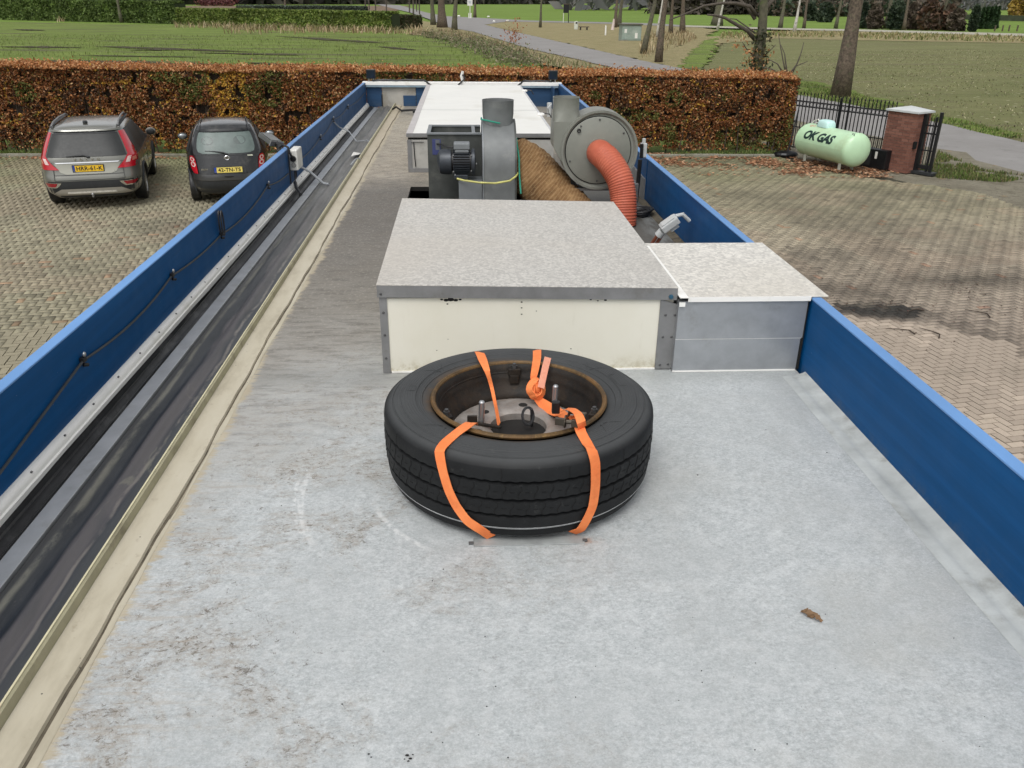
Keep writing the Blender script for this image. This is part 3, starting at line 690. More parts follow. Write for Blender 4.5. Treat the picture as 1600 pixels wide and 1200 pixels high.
# rubber membrane with long folds
P = []
for y in ys:
    row = []
    for i in range(25):
        t = i / 24; x = -1.072 + t * (1.072 - .877)
        f = .006 * math.sin(x * 95 + .9 * math.sin(y * 1.1)) + .004 * math.sin(x * 47 + y * .8) + .003 * math.sin(y * 4.3 + x * 60)
        row.append((x, y, RZ - .004 + f * math.sin(math.pi * min(1, t * 1.1 + .05))))
    P.append(row)
b = MB(); b.grid(P); b.build('rubber_membrane', M_RUB, tr, smooth=True, angle=180)
b = MB(); b.box((-1.126, Y0, RZ - .03), (-1.074, Y1 - .25, RZ + .006)); b.build('aluminium_strip', M_ALU, tr, bevel=.002)
P = []
for y in ys:
    row = []
    for x, z in ((-1.2065, -.004), (-1.202, -.022), (-1.196, -.024), (-1.188, -.006), (-1.178, -.003), (-1.170, -.020), (-1.158, -.024), (-1.150, -.008), (-1.142, -.006), (-1.134, -.018), (-1.127, -.018)):
        row.append((x + .0015 * math.sin(y * 2 + x * 40), y, RZ + z + .003 * math.sin(y * 1.7 + x * 90)))
    P.append(row)
b = MB(); b.grid(P); b.build('rubber_seal', M_BLACKRUB, tr, smooth=True, angle=60)
b = MB(); b.grid([[(-1.2365, y, RZ + .037), (-1.2365 + .006, y, RZ + .0365), (-1.219 + wavy(y, 3) * .4, y, RZ + .030), (-1.213 + wavy(y, 3) * .3, y, RZ + .021), (-1.2125, y, RZ + .012), (-1.2065, y, RZ + .010), (-1.206, y, RZ - .01)] for y in ys])
wp = b.build('white_edge_profile', M_WHITE, tr, smooth=True, angle=40)
b = MB()
for i in range(46): 
    y = 1.2 + i * .215; b.cyl((-1.220, y, RZ + .029), (-1.2165, y, RZ + .0325), .0035, n=6)
b.build('profile_screws', M_SCREW, wp, kind='stuff')
# side walls and caps, in panels
for sx, joints in ((-1, (Y0, 6.12, Y1)), (1, (Y0, 2.738, 5.62, Y1))):
    for k in range(len(joints) - 1):
        a_, b_ = joints[k], joints[k + 1]; st = .004 * (k % 2)
        xs = sorted((sx * (XI + st), sx * (XO - .004)))
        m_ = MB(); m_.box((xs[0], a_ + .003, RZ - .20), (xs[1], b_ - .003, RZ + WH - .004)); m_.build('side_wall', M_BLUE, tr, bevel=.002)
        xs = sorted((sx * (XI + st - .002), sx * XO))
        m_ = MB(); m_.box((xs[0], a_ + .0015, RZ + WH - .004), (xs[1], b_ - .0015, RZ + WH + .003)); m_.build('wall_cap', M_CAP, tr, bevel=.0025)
    xs = sorted((sx * 1.272, sx * 1.25)); m_ = MB(); m_.box((xs[0], Y0, .60), (xs[1], Y1, RZ - .205)); m_.build('side_skirt', M_BLUE, tr)
# bead along the foot of the right wall
b = MB()
b.grid([[(1.150 + wavy(y, 5) * .4, y, RZ + .0006), (1.172, y, RZ + .004), (1.186, y, RZ + .0045), (1.196, y, RZ + .002), (1.206, y, RZ + .006), (1.224 + wavy(y, 2) * .3, y, RZ + .013), (1.2352, y, RZ + .019)] for y in ys if y < 2.74])
M_BEAD = mat('grey_sealant', (.44, .46, .45), .55, var=.2, scale=9, bump=.3, bs=30, dirt=(.18, .17, .14), dirtamt=.6)
b.build('wall_foot_bead', M_BEAD, tr, smooth=True, angle=60)
b = MB(); b.grid([[(1.19, y, RZ + .0012), (1.222, y, RZ + .008), (1.2352, y, RZ + .014)] for y in ys if y > 3.46]); b.build('wall_foot_bead', M_GROOVE, tr, smooth=True, angle=60)
# end wall with the pale board and the white cap profile
b = MB(); b.box((-XI + .004, Y1 - .05, RZ - .01), (-1.035, Y1 - .02, RZ + WH - .006)); b.build('end_wall', M_BLUEIN, tr, bevel=.002)
b = MB(); b.box((-.60, Y1 - .05, RZ - .01), (XI - .004, Y1 - .02, RZ + WH - .006)); b.build('end_wall', M_BLUEIN, tr, bevel=.002)
M_BOARD = mat('weathered_pale_board', (.40, .385, .345), .7, var=.12, scale=6, dirt=(.2, .17, .12), dirtamt=.5)
b = MB(); b.box((-1.03, Y1 - .042, RZ - .01), (-.605, Y1 - .022, RZ + WH - .006)); b.build('pale_board', M_BOARD, tr)
b = MB(); b.box((-.765, Y1 - .062, RZ - .005), (-.604, Y1 - .044, RZ + .13)); b.build('blue_patch', M_BLUEIN, tr, bevel=.002)
b = MB(); b.box((-1.045, Y1 - .054, RZ - .02), (-1.03, Y1 - .036, RZ + .14)); b.build('corner_strip', M_BLACK, tr)
b = MB(); b.box((-1.275, Y1 - .085, RZ + WH), (1.275, Y1 + .03, RZ + WH + .012)); b.box((-1.235, Y1 - .085, RZ + WH - .026), (1.235, Y1 - .081, RZ + WH)); b.build('end_cap_profile', M_WHITE, tr, bevel=.002)
b = MB(); b.box((-1.23, Y1 - .0845, RZ + WH - .05), (1.23, Y1 - .07, RZ + WH - .028)); b.build('end_trim', mat('pale_blue_trim', (.22, .30, .36), .4), tr)
b = MB(); b.box((1.14, Y1 - .35, RZ), (1.155, Y1 - .06, RZ + WH - .03)); b.build('corner_post', M_BLUEIN, tr)
# grey plate on the right wall behind the second fan
b = MB(); b.hexa([(1.222, 5.62, RZ + .01), (1.234, 5.62, RZ + .01), (1.234, 6.25, RZ + .01), (1.222, 6.25, RZ + .01), (1.222, 5.62, RZ + .15), (1.234, 5.62, RZ + .15), (1.234, 6.25, RZ + .17), (1.222, 6.25, RZ + .17)])
b.build('wall_plate', M_ALUD, tr)
# ledge bracket under the strap end
b = MB(); b.box((.01, 1.700, RZ + .0006), (.29, 1.735, RZ + .0032)); b.build('lashing_plate', mat('plate_under_paint', (.31, .325, .32), .6, var=.2, scale=20, dirt=(.2,.2,.19), dirtamt=.5), tr, bevel=.002)
for x_ in (-.002, .285):
    b = MB(); b.cyl((x_, 1.712, RZ + .004), (x_ + .012, 1.712, RZ + .004), .0042, n=8); b.build('lashing_eye', M_SCREW, tr, smooth=True)

# ---- front roof box, galvanised lid over cream and steel sides
bx = thing('roof_box', 'low cream sided roof box with speckled galvanised lid behind the wheel', 'roof box', (.22, 3.4, RZ))
XL, XR, YF, YB = -.304, .752, 2.771, 4.150
zl, zr = RZ + .3415, RZ + .3215
def lidz(x): return zl + (zr - zl) * (x - XL) / (XR - XL)
t = .004
b = MB(); b.hexa([(XL - .006, YF - .008, lidz(XL) - t), (XR + .002, YF - .008, lidz(XR) - t), (XR + .002, YB, lidz(XR) - t), (XL - .006, YB, lidz(XL) - t), (XL - .006, YF - .008, lidz(XL)), (XR + .002, YF - .008, lidz(XR)), (XR + .002, YB, lidz(XR)), (XL - .006, YB, lidz(XL))])
b.build('lid', M_SPANGLE, bx, bevel=.0012)
H_ = .047
b = MB(); b.hexa([(XL - .005, YF - .0075, lidz(XL) - H_), (XR + .001, YF - .0075, lidz(XR) - H_), (XR + .001, YF - .004, lidz(XR) - H_), (XL - .005, YF - .004, lidz(XL) - H_), (XL - .005, YF - .0075, lidz(XL) - t), (XR + .001, YF - .0075, lidz(XR) - t), (XR + .001, YF - .004, lidz(XR) - t), (XL - .005, YF - .004, lidz(XL) - t)])
b.build('lid_edge', M_ALUD, bx)
for x, z in ((XL, lidz(XL)), (XR, lidz(XR))):
    b = MB(); b.box((x - .005 if x < 0 else x - .002, YF - .003, z - H_), (x - .001 if x < 0 else x + .001, YB, z - t)); b.build('lid_edge', M_ALUD, bx)
b = MB(); b.box((XL + .006, YF + .012, RZ + .006), (XR - .006, YB - .01, zr - .008)); b.build('inner_core', M_CREAM, bx)
b = MB(); b.box((XL + .026, YF + .004, RZ + .006), (XR - .056, YF + .0118, zr - H_ + .012)); b.build('front_panel', M_CREAM, bx)
b = MB(); b.box((XL, YF, RZ + .002), (XL + .027, YF + .003, lidz(XL) - H_)); b.box((XL, YF + .0031, RZ + .002), (XL + .003, YF + .03, lidz(XL) - H_)); b.build('corner_strip', M_ALUD, bx)
b = MB(); b.hexa([(XR - .056, YF - .001, RZ + .004), (XR + .004, YF - .001, RZ + .004), (XR + .004, YF + .002, RZ + .004), (XR - .056, YF + .002, RZ + .004), (XR - .056, YF - .001, zr - H_), (XR + .014, YF - .001, zr - H_ - .02), (XR + .014, YF + .002, zr - H_ - .02), (XR - .056, YF + .002, zr - H_)]); b.build('corner_strip', M_ALUD, bx)
b = MB(); b.box((XL + .03, YF + .001, RZ + .001), (XR - .056, YF + .008, RZ + .008)); b.build('base_seal', M_WHITE, bx)
for (x, z) in ((XL + .013, .06), (XL + .013, .15), (XL + .013, .235), (XR - .038, .02), (XR - .008, .022), (XR - .036, .13), (XR - .004, .13), (XR - .034, .215), (XR, .215)):
    b = MB(); b.lathe([(0, -.0025), (.0035, -.002), (.005, 0)], (x, YF - .0012, RZ + z), 'y', 8); b.build('rivet', M_SCREW, bx, smooth=True)
M_BOLT = mat('blue_bolt', (.03, .10, .16), .4, .3)
b = MB(); b.lathe([(0, -.008), (.007, -.008), (.009, -.004), (.009, 0)], (XR - .022, YF - .0075, zr - .034), 'y', 6); b.build('blue_bolt', M_BOLT, bx)
b = MB(); b.lathe([(0, -.003), (.004, -.002), (.005, 0)], (XL + .008, YF - .0078, zl - .035), 'y', 8); b.build('rivet', M_SCREW, bx)
b = MB()
for px, py, r_ in ((690, 468, .006), (697, 469, .010), (704, 468, .013), (712, 469, .009), (719, 468, .006), (699, 475, .004), (923, 468, .005), (934, 470, .004), (946, 469, .006), (815, 472, .004), (815, 481, .0035), (815, 491, .0035), (838, 486, .0025), (892, 545, .003), (700, 530, .002)):
    q = ony(px, py, YF + .0035); b.blob(q, (r_, .0012, r_ * .55), 7, 4)
b.build('sealant_crumbs', M_PIT, bx, kind='stuff')

# ---- side box reaching over the right wall
sb = thing('roof_side_box', 'lower silver box with pale speckled lid resting on the right blue wall', 'roof box', (1.0, 3.1, RZ))
SX0, SX1, SYF, SYB, SZ = .757, 1.212, 2.748, 3.462, RZ + .2805
b = MB(); b.box((SX0, SYF + .004, RZ + .004), (SX1, SYB - .01, SZ - .006)); b.build('inner_core', M_ALU, sb)
b = MB(); b.box((SX0, SYF, RZ + .006), (SX1 + .008, SYF + .0035, RZ + .128)); b.build('front_panel', M_ALU, sb)
b = MB(); b.box((SX0, SYF - .001, RZ + .131), (SX1 + .014, SYF + .0035, SZ - .006)); b.build('front_panel', M_ALU, sb)
b = MB(); b.box((SX0, SYF + .0005, RZ + .1282), (SX1 + .011, SYF + .003, RZ + .1308)); b.build('panel_joint', M_WHITE, sb)
b = MB(); b.box((SX0 - .0, SYF - .006, SZ + .0065), (1.295, SYB, SZ + .0125)); lid = b.build('lid', M_SPANGLE2, sb, bevel=.002)
b = MB(); b.box((SX0 + .03, SYF - .0078, SZ - .006), (SX1 + .02, SYF - .0062, SZ + .012)); b.build('lid_edge', M_WHITE, sb)
b = MB(); b.box((SX0 - .003, SYF - .02, SZ + .0127), (SX0 + .028, SYB - .05, SZ + .0145)); b.box((SX0 - .001, SYF - .012, SZ - .022), (SX0 + .020, SYF - .0078, SZ - .006)); b.build('joint_strip', M_WHITE, sb)
b = MB(); b.box((SX1 + .002, SYF + .006, RZ + .003), (1.234, SYB - .02, SZ - .006)); b.build('dark_gap_filler', M_PIT, sb)
b = MB(); b.box((SX0, SYF - .004, RZ + .001), (SX1 + .006, SYF + .004, RZ + .0055)); b.build('base_seal', M_WHITE, sb)

# ---- rear roof box with a white lid
rb = thing('roof_box', 'long white lidded roof box at the far end of the trailer', 'roof box', (.13, 8.7, RZ))
BX0, BX1, BY0, BY1, BZ = -.440, .712, 6.69, 10.85, RZ + .295
b = MB(); b.box((BX0, BY0, BZ - .028), (BX1, BY1, BZ)); b.build('lid', M_WHITELID, rb, bevel=.004)
b = MB(); b.box((BX0 - .004, BY0 - .006, BZ - .024), (BX1 + .004, BY0 - .001, BZ + .004)); b.build('lid_edge', M_ALUD, rb)
b = MB(); b.box((BX0 - .006, BY0, BZ - .024), (BX0 - .0005, BY1, BZ + .004)); b.box((BX0 - .0004, BY0, BZ + .0005), (BX0 + .045, BY1, BZ + .0035)); b.build('lid_edge', mat('worn_lid_trim', (.50, .47, .46), .5, .1, var=.1), rb)
b = MB(); b.box((BX1 + .0005, BY0, BZ - .024), (BX1 + .006, BY1, BZ + .004)); b.box((BX1 - .012, BY0, BZ + .0005), (BX1 + .0004, BY1, BZ + .0035)); b.build('lid_edge', mat('clean_lid_trim', (.6, .6, .6), .45, .2), rb)
b = MB(); b.box((BX0 + .006, BY0 + .01, BZ - .045), (BX1 - .006, BY1 - .01, BZ - .029)); b.build('lid_gap', M_PIT, rb)
b = MB(); b.box((BX0 + .01, BY0 + .008, RZ + .002), (BX1 - .01, BY1 - .01, BZ - .046)); b.build('side_panel', M_WHITE, rb)
b = MB(); b.box((BX0 + .004, BY0 + .0, RZ + .03), (BX1, BY0 + .0075, BZ - .046)); b.build('front_panel', mat('grey_white_panel', (.42, .41, .38), .5, .1, var=.12, dirt=(.2, .18, .15), dirtamt=.6), rb)
b = MB(); b.box((BX0, BY0 - .004, RZ + .004), (BX0 + .035, BY0 - .0005, BZ - .046)); b.build('corner_strip', M_ALUD, rb)
b = MB(); b.box((BX0, BY0 - .012, RZ + .001), (BX1, BY0 - .005, RZ + .03)); b.build('base_strip', M_ALUD, rb)
b = MB(); b.tube([(BX0 + .05, BY0 - .006, RZ + .23), (BX0 + .055, BY0 - .008, RZ + .12), (BX0 + .06, BY0 - .006, RZ + .045)], .004, 6); b.tube([(BX0 + .03, BY0 - .007, RZ + .232), (BX0 + .13, BY0 - .007, RZ + .234)], .003, 6); b.build('latch_rod', M_BLACK, rb, smooth=True)
b = MB(); b.box((BX0 + .02, 8.25, BZ + .0005), (BX1, 8.256, BZ + .0014)); b.build('lid_seam', M_ALU, rb)
for (px, py) in ((848, 180), (822, 143)):
    q = onz(px, py, BZ)
    b = MB(); b.box((q.x - .05, q.y - .03, BZ + .001), (q.x + .012, q.y + .03, BZ + .02)); l_ = b.build('lid_catch', M_WHITE, rb, bevel=.003)
    b = MB(); b.tube([(q.x, q.y, BZ + .02), (q.x + .06, q.y - .02, BZ + .012), (q.x + .085, q.y - .02, BZ - .03)], .006, 6); b.build('catch_hook', M_BLACK, l_, smooth=True)

# ================================================================ the spare wheel and its straps
TC = Vector((.143, 2.062)); TZ = RZ
wh = thing('spare_wheel', 'black truck wheel lying flat on the roof, rusty rim upwards', 'wheel', (TC.x, TC.y, RZ))
def m_tyre():
    n = NT('tyre_rubber'); o = n.pos(True); x, y, z = n.xyz(o)[:]
    rad = n.math('SQRT', n.math('ADD', n.math('MULTIPLY', x, x), n.math('MULTIPLY', y, y)))
    c = n.ramp(n.noise(7, 6, .7, v=o), [(.3, (.008, .0085, .009)), (.7, (.017, .018, .019))])
    top = n.math('MULTIPLY', n.step(z, .215, .235), n.step(rad, .372, .35))
    c = n.mix(n.math('MULTIPLY', top, n.math('MULTIPLY_ADD', n.noise(5, 5, .6, v=o), .5, .30)), c, (.092, .096, .098, 1))
    rust = n.math('MULTIPLY', n.step(rad, .275, .243), n.step(n.noise(6, 5, .7, v=o), .38, .62))
    rust = n.math('MULTIPLY', rust, n.step(x, .12, -.1))
    c = n.mix(n.math('MULTIPLY', rust, .6), c, (.16, .095, .045, 1))
    c = n.mix(n.math('MULTIPLY', n.step(n.noise(26, 6, .8, v=o), .60, .72), .25), c, (.11, .11, .105, 1))
    w = n.math('SINE', n.math('MULTIPLY', rad, 900)); ringz = n.math('MULTIPLY', n.step(rad, .262, .27), n.step(rad, .345, .335))
    return n.out(c, n.math('MULTIPLY_ADD', n.noise(12, 4, v=o), .2, .50), 0, n.bump(n.math('ADD', n.math('MULTIPLY', n.math('MULTIPLY', w, ringz), .6), n.noise(90, 3, v=o)), .3, .0022), .22)
M_TYRE = m_tyre()
N_ = 288
zo = .022
def tri(a, k, amp): 
    t = (a * k / (2 * math.pi)) % 1; return amp * (4 * abs(t - .5) - 1)
prof = [(.232, .030), (.262, .012), (.30, .004), (.335, .012), (.352, .024), (.3565, .030)]
prof += [(.359, .050, 0, 0), (.3615, .0505, 0, 0), (.3615, .0555, 0, 0), (.3665, .056, 0, 0), (.370, .0875, 1, 0), (.358, .090, 1, 0), (.358, .0945, 1, 0), (.3715, .097, 1, 0), (.3725, .1325, 1, 1), (.360, .1355, 1, 1), (.360, .140, 1, 1), (.373, .143, 1, 1), (.373, .182, 1, 2), (.360, .185, 1, 2), (.360, .1895, 1, 2), (.3725, .1925, 1, 2), (.3722, .212, 0, 0), (.3705, .2255, 0, 0), (.3695, .2275, 0, 0)]
prof += [(.356, .2375, 0, 0), (.3485, .2415, 0, 0), (.3475, .2405, 0, 0), (.3445, .2410, 0, 0), (.3435, .2440, 0, 0), (.325, .2475, 0, 0), (.3235, .2495, 0, 0), (.305, .2515, 0, 0), (.285, .2505, 0, 0), (.2835, .2475, 0, 0), (.268, .2435, 0, 0), (.2665, .2405, 0, 0), (.250, .236, 0, 0), (.236, .225, 0, 0), (.228, .205, 0, 0)]
vs = []
for pr in prof:
    r_, h_ = pr[0], pr[1] + (zo - .022)
    zig = pr[2] if len(pr) > 2 else 0; ph = pr[3] if len(pr) > 3 else 0
    for k in range(N_):
        a = 2 * math.pi * k / N_
        hz = h_ + (tri(a + ph * .02, 80, .0017) if zig else 0)
        vs.append((TC.x + r_ * math.cos(a), TC.y + r_ * math.sin(a), RZ + hz))
fs = []
for i in range(len(prof) - 1):
    for k in range(N_): k2 = (k + 1) % N_; fs.append((i * N_ + k, i * N_ + k2, (i + 1) * N_ + k2, (i + 1) * N_ + k))
b = MB(); b.add(vs, fs); tyre = b.build('tyre', M_TYRE, wh, smooth=True, angle=38)
# sipes across the two middle ribs and marks on the shoulder
b = MB(); M_SIPE = mat('tread_cut', (.002, .002, .002), .9)
for rib, z0, z1, rad in ((0, .0985, .1310, .3722), (1, .1445, .1805, .3735)):
    for k in range(60):
        a0 = 2 * math.pi * (k + .5 * rib) / 60
        pts = []; nr = []
        for j in range(7):
            t_ = j / 6; a = a0 + .018 * math.sin((t_ - .5) * 2 * math.pi) * .55 + .012 * (t_ - .5)
            pts.append((TC.x + rad * math.cos(a), TC.y + rad * math.sin(a), RZ + z0 + (z1 - z0) * t_)); nr.append((math.cos(a), math.sin(a), 0))
        b.ribbon(pts, nr, .0019, .0007)
        a = a0 + math.pi / 60; pts = [(TC.x + rad * math.cos(q), TC.y + rad * math.sin(q), RZ + (z0 + z1) / 2) for q in (a - .016, a, a + .016)]
        b.ribbon(pts, [(math.cos(a), math.sin(a), 0)] * 3, .0012, .0006)
for k in range(14):
    a = 2 * math.pi * k / 14 + .05; pts = [(TC.x + r_ * math.cos(a), TC.y + r_ * math.sin(a), RZ + z_) for r_, z_ in ((.3731, .194), (.3729, .205), (.3727, .213), (.3712, .2255))]
    b.ribbon(pts, [(math.cos(a), math.sin(a), .1)] * 4, .0016, .0004)
b.build('tread_sipes', M_SIPE, tyre, kind='stuff')
b = MB(); M_LINE = mat('grey_mould_line', (.42, .43, .43), .7)
for zz, rr_ in ((.0500, .3618), (.0556, .3660)):
    b.tube([(TC.x + rr_ * math.cos(q), TC.y + rr_ * math.sin(q), RZ + zz) for q in [2 * math.pi * k / 120 for k in range(121)]], .0011, 4, False)
b.build('mould_lines', M_LINE, tyre, kind='stuff')
# raised arrow shapes moulded on the sidewall
b = MB()
def sidew(r_, a, dz=0):
    zz = np.interp(r_, [.25, .268, .285, .305, .325, .345], [.236, .2435, .2505, .2515, .2475, .2395]); return (TC.x + r_ * math.cos(a), TC.y + r_ * math.sin(a), RZ + zz + dz)
for a0 in (R(38), R(142), R(222), R(318)):
    for s_ in (-1, 1):
        pts = [sidew(.273 + .065 * (j / 8), a0 + s_ * (.02 + .16 * (j / 8)), .0003) for j in range(9)]
        b.ribbon(pts, [(0, 0, 1)] * 9, .0016, .0008)
for a0, da in ((R(15), .13), (R(172), .05)):
    ring_ = [(.29, -da), (.325, -da), (.325, da), (.29, da), (.29, -da)]
    pts = []
    for (ra, aa), (rb_, ab) in zip(ring_[:-1], ring_[1:]):
        for j in range(6): pts.append(sidew(ra + (rb_ - ra) * j / 6, a0 + aa + (ab - aa) * j / 6, .0003))
    b.ribbon(pts, [(0, 0, 1)] * len(pts), .0014, .0007)
b.build('sidewall_relief', M_TYRE, tyre, kind='stuff')
def m_rim(name, a, b_, rust):
    n = NT(name); o = n.pos(True)
    c = n.ramp(n.noise(14, 6, .7, v=o), [(.3, a), (.7, b_)])
    c = n.mix(n.math('MULTIPLY', n.step(n.noise(8, 6, .75, v=o), .42, .62), rust), c, (.20, .105, .035, 1))
    c = n.mix(n.math('MULTIPLY', n.step(n.noise(60, 4, .7, v=o), .55, .7), rust * .6), c, (.33, .20, .07, 1))
    return n.out(c, .55, .25, n.bump(n.noise(50, 5, .7, v=o), .4, .003), .4)
M_RUST = m_rim('rusty_rim_edge', (.03, .024, .018), (.16, .095, .035), .8)
M_BARREL = m_rim('black_rim_barrel', (.008, .0075, .007), (.028, .025, .022), .07)
M_DISC = m_rim('grey_rim_disc', (.22, .20, .185), (.42, .39, .36), .25)
b = MB(); b.lathe([(.242, .236), (.2445, .2415), (.2415, .2465), (.236, .2475), (.2315, .2435), (.2300, .2365), (.2325, .231)], (TC.x, TC.y, RZ), 'z', 96); b.build('rim_ring', M_RUST, wh, smooth=True)
b = MB(); b.lathe([(.2300, .240), (.226, .232), (.2225, .222), (.2215, .210), (.217, .204), (.216, .195), (.213, .186), (.206, .172), (.199, .162), (.193, .154), (.190, .146), (.190, .04)], (TC.x, TC.y, RZ), 'z', 96); rim = b.build('rim_barrel', M_BARREL, wh, smooth=True, angle=50)
b = MB(); b.tube([(TC.x + .2245 * math.cos(q), TC.y + .2245 * math.sin(q), RZ + .2155) for q in [R(78 - 215 * k / 60) if False else R(95 + 245 * k / 60) for k in range(61)]], .004, 6); b.build('lock_ring', M_BARREL, wh, smooth=True)
b = MB(); b.lathe([(.191, .140), (.172, .151), (.150, .154), (.105, .155), (.088, .153), (.080, .147), (.078, .06)], (TC.x, TC.y, RZ), 'z', 64); disc = b.build('rim_disc', M_DISC, wh, smooth=True, angle=50)
b = MB(); b.lathe([(0, .128), (.0795, .128)], (TC.x, TC.y, RZ), 'z', 32); b.build('hub_shade_disc', M_PIT, wh)  # black disc put in for the shade down the hub hole
for k in range(6):
    a = R(20 + 60 * k); b = MB(); b.lathe([(0, .1558), (.011, .1558), (.0135, .1551)], (TC.x + .122 * math.cos(a), TC.y + .122 * math.sin(a), RZ), 'z', 14); b.build('bolt_hole', M_PIT, disc)
for a in (90, 203, 337):
    a = R(a); ca, sa = math.cos(a), math.sin(a); cx, cy = TC.x + .216 * ca, TC.y + .216 * sa
    b = MB(); b.obox((cx, cy, RZ + .222), (ca * .011, sa * .011, 0), (-sa * .019, ca * .019, 0), (0, 0, .010)); b.obox((cx - ca * .008, cy - sa * .008, RZ + .199), (ca * .006, sa * .006, 0), (-sa * .014, ca * .014, 0), (0, 0, .014))
    cl = b.build('rim_clamp', M_BARREL, wh, bevel=.002)
    b = MB(); b.lathe([(0, .241), (.009, .241), (.009, .232)], (cx, cy, RZ), 'z', 6); b.lathe([(.0055, .2411), (.0055, .247), (0, .247)], (cx, cy, RZ), 'z', 8); b.build('nut', M_SCREW, cl)
for (px, py) in ((752, 662), (866, 636)):
    q = onz(px, py, RZ + .155)
    b = MB(); b.cyl((q.x, q.y, RZ + .152), (q.x + .002, q.y, RZ + .222), .0085, n=12); b.blob((q.x + .002, q.y, RZ + .222), (.0085, .0085, .006), 12, 6); b.build('stud', M_STEEL, wh, smooth=True)
q = onz(738, 660, RZ + .16)
b = MB(); b.obox((q.x, q.y, RZ + .168), (.014, .0, 0), (0, .004, 0), (0, 0, .013)); b.obox((q.x + .045, q.y - .02, RZ + .160), (.034, -.014, 0), (.002, .004, 0), (0, 0, .004)); b.build('hub_bracket', M_BARREL, wh, bevel=.0015)
b = MB()
c_ = onz(825, 645, RZ + .185)
for s_ in (1, .84): b.tube([(c_.x + .017 * s_ * math.cos(q), c_.y + .010 * math.sin(q), c_.z - .010 + .024 * s_ * math.sin(q)) for q in [2 * math.pi * k / 24 for k in range(25)]], .0026, 6, False)
b.tube([(c_.x + .01, c_.y, c_.z + .012), (c_.x + .012, c_.y + .005, c_.z - .045)], .0045, 6)
b.build('cable_loop', M_CABLE, wh, smooth=True)
b = MB(); p1, p2, p3 = onz(897, 596, RZ + .205), onz(914, 603, RZ + .205), onz(929, 611, RZ + .19)
b.tube([p1, p2], .008, 8); b.tube([p2, p3, onz(938, 616, RZ + .20)], .004, 6); b.build('valve_hose', M_BARREL, wh, smooth=True)

def m_strap(name, base, pale):
    n = NT(name); p = n.pos(); x, y, z = n.xyz(p)[:]
    c = n.ramp(n.noise(12, 5, .7), [(.3, base), (.7, pale)]); c = n.mix(n.math('MULTIPLY', n.step(n.noise(7, 6, .8), .5, .68), .28), c, (.50, .10, .03, 1))
    c = n.mix(n.math('MULTIPLY', n.step(n.noise(30, 6, .8), .60, .74), .3), c, (.30, .12, .06, 1))
    w = n.math('SINE', n.math('MULTIPLY', n.math('ADD', x, n.math('ADD', y, z)), 1500))
    return n.out(c, .75, 0, n.bump(n.math('ADD', w, n.noise(30, 3)), .25, .001), .3)
M_STRAP = m_strap('orange_webbing', (.86, .20, .055), (.95, .30, .10))
M_STRAPF = m_strap('faded_webbing', (.70, .26, .17), (.80, .38, .26))
st = thing('lashing_strap', 'bright orange ratchet strap tied round the flat spare wheel', 'strap', (TC.x, TC.y, RZ))
def sp(x, y, z): return (x, y, CZ + z)
def radial(x, y, up=0): v = Vector((x - TC.x, y - TC.y, 0)).normalized(); return (v.x, v.y, up)
def interp(pts, nr, k=4):
    P, Nn = [], []
    V = [Vector(p) for p in pts]; Q = [Vector(p) for p in nr]
    for i in range(len(V) - 1):
        a, b_, c_, d_ = V[max(i - 1, 0)], V[i], V[i + 1], V[min(i + 2, len(V) - 1)]
        for j in range(k):
            t_ = j / k; m1 = (c_ - a) * .32; m2 = (d_ - b_) * .32
            h = b_ * (2 * t_ ** 3 - 3 * t_ ** 2 + 1) + m1 * (t_ ** 3 - 2 * t_ ** 2 + t_) + c_ * (-2 * t_ ** 3 + 3 * t_ ** 2) + m2 * (t_ ** 3 - t_ ** 2)
            P.append(h); Nn.append(Q[i].lerp(Q[i + 1], t_))
    P.append(V[-1]); Nn.append(Q[-1]); return P, Nn
SW = .027
def onring(px, py, rad):     # visible point on the upright cylinder round the wheel
    d = ray(px, py); a = d.x ** 2 + d.y ** 2; bb = -2 * (d.x * TC.x + d.y * TC.y); cc = TC.length_squared - rad ** 2
    t_ = (-bb - math.sqrt(max(0, bb * bb - 4 * a * cc))) / (2 * a); return Vector((d.x * t_, d.y * t_, CZ + d.z * t_))
def clampz(v, z): v.z = max(v.z, z); return v
# left front band
T1 = [onz(728, 668, RZ + .19), onz(736, 661, RZ + .252), onz(712, 678, RZ + .2545), onz(695, 693, RZ + .249)]
T1 = [Vector((T1[0].x + .02, T1[0].y + .05, RZ + .17))] + T1[1:] + [onring(687, 706, .371), onring(692, 735, .3765), onring(701, 765, .377), onring(713, 790, .3765), onring(730, 813, .3745), onring(750, 827, .3665), Vector((.055, 1.728, RZ + .010))]
N1 = [(0, 0, 1), (0, -.2, 1), (0, 0, 1), (-.1, -.3, 1)] + [radial(p.x, p.y, .8 if i == 0 else 0) for i, p in enumerate(T1[4:])]
b = MB(); P_, Q_ = interp(T1, N1); b.ribbon(P_, Q_, SW); b.build('webbing', M_STRAP, st, smooth=True, angle=30)
# right front band
T2 = [onz(893, 650, RZ + .262), onz(903, 661, RZ + .262), onz(908, 676, RZ + .258), onz(918, 694, RZ + .250), onring(925, 705, .371), onring(930, 725, .3765), onring(930, 760, .377), onring(926, 790, .3765), onring(917, 811, .3735), onring(907, 827, .3655), Vector((.262, 1.738, RZ + .010))]
N2 = [(0, 0, 1), (0, 0, 1), (0, 0, 1), (.1, -.3, 1)] + [radial(p.x, p.y, .8 if i == 0 else 0) for i, p in enumerate(T2[4:])]
b = MB(); P_, Q_ = interp(T2, N2); b.ribbon(P_, Q_, SW); b.build('webbing', M_STRAP, st, smooth=True, angle=30)
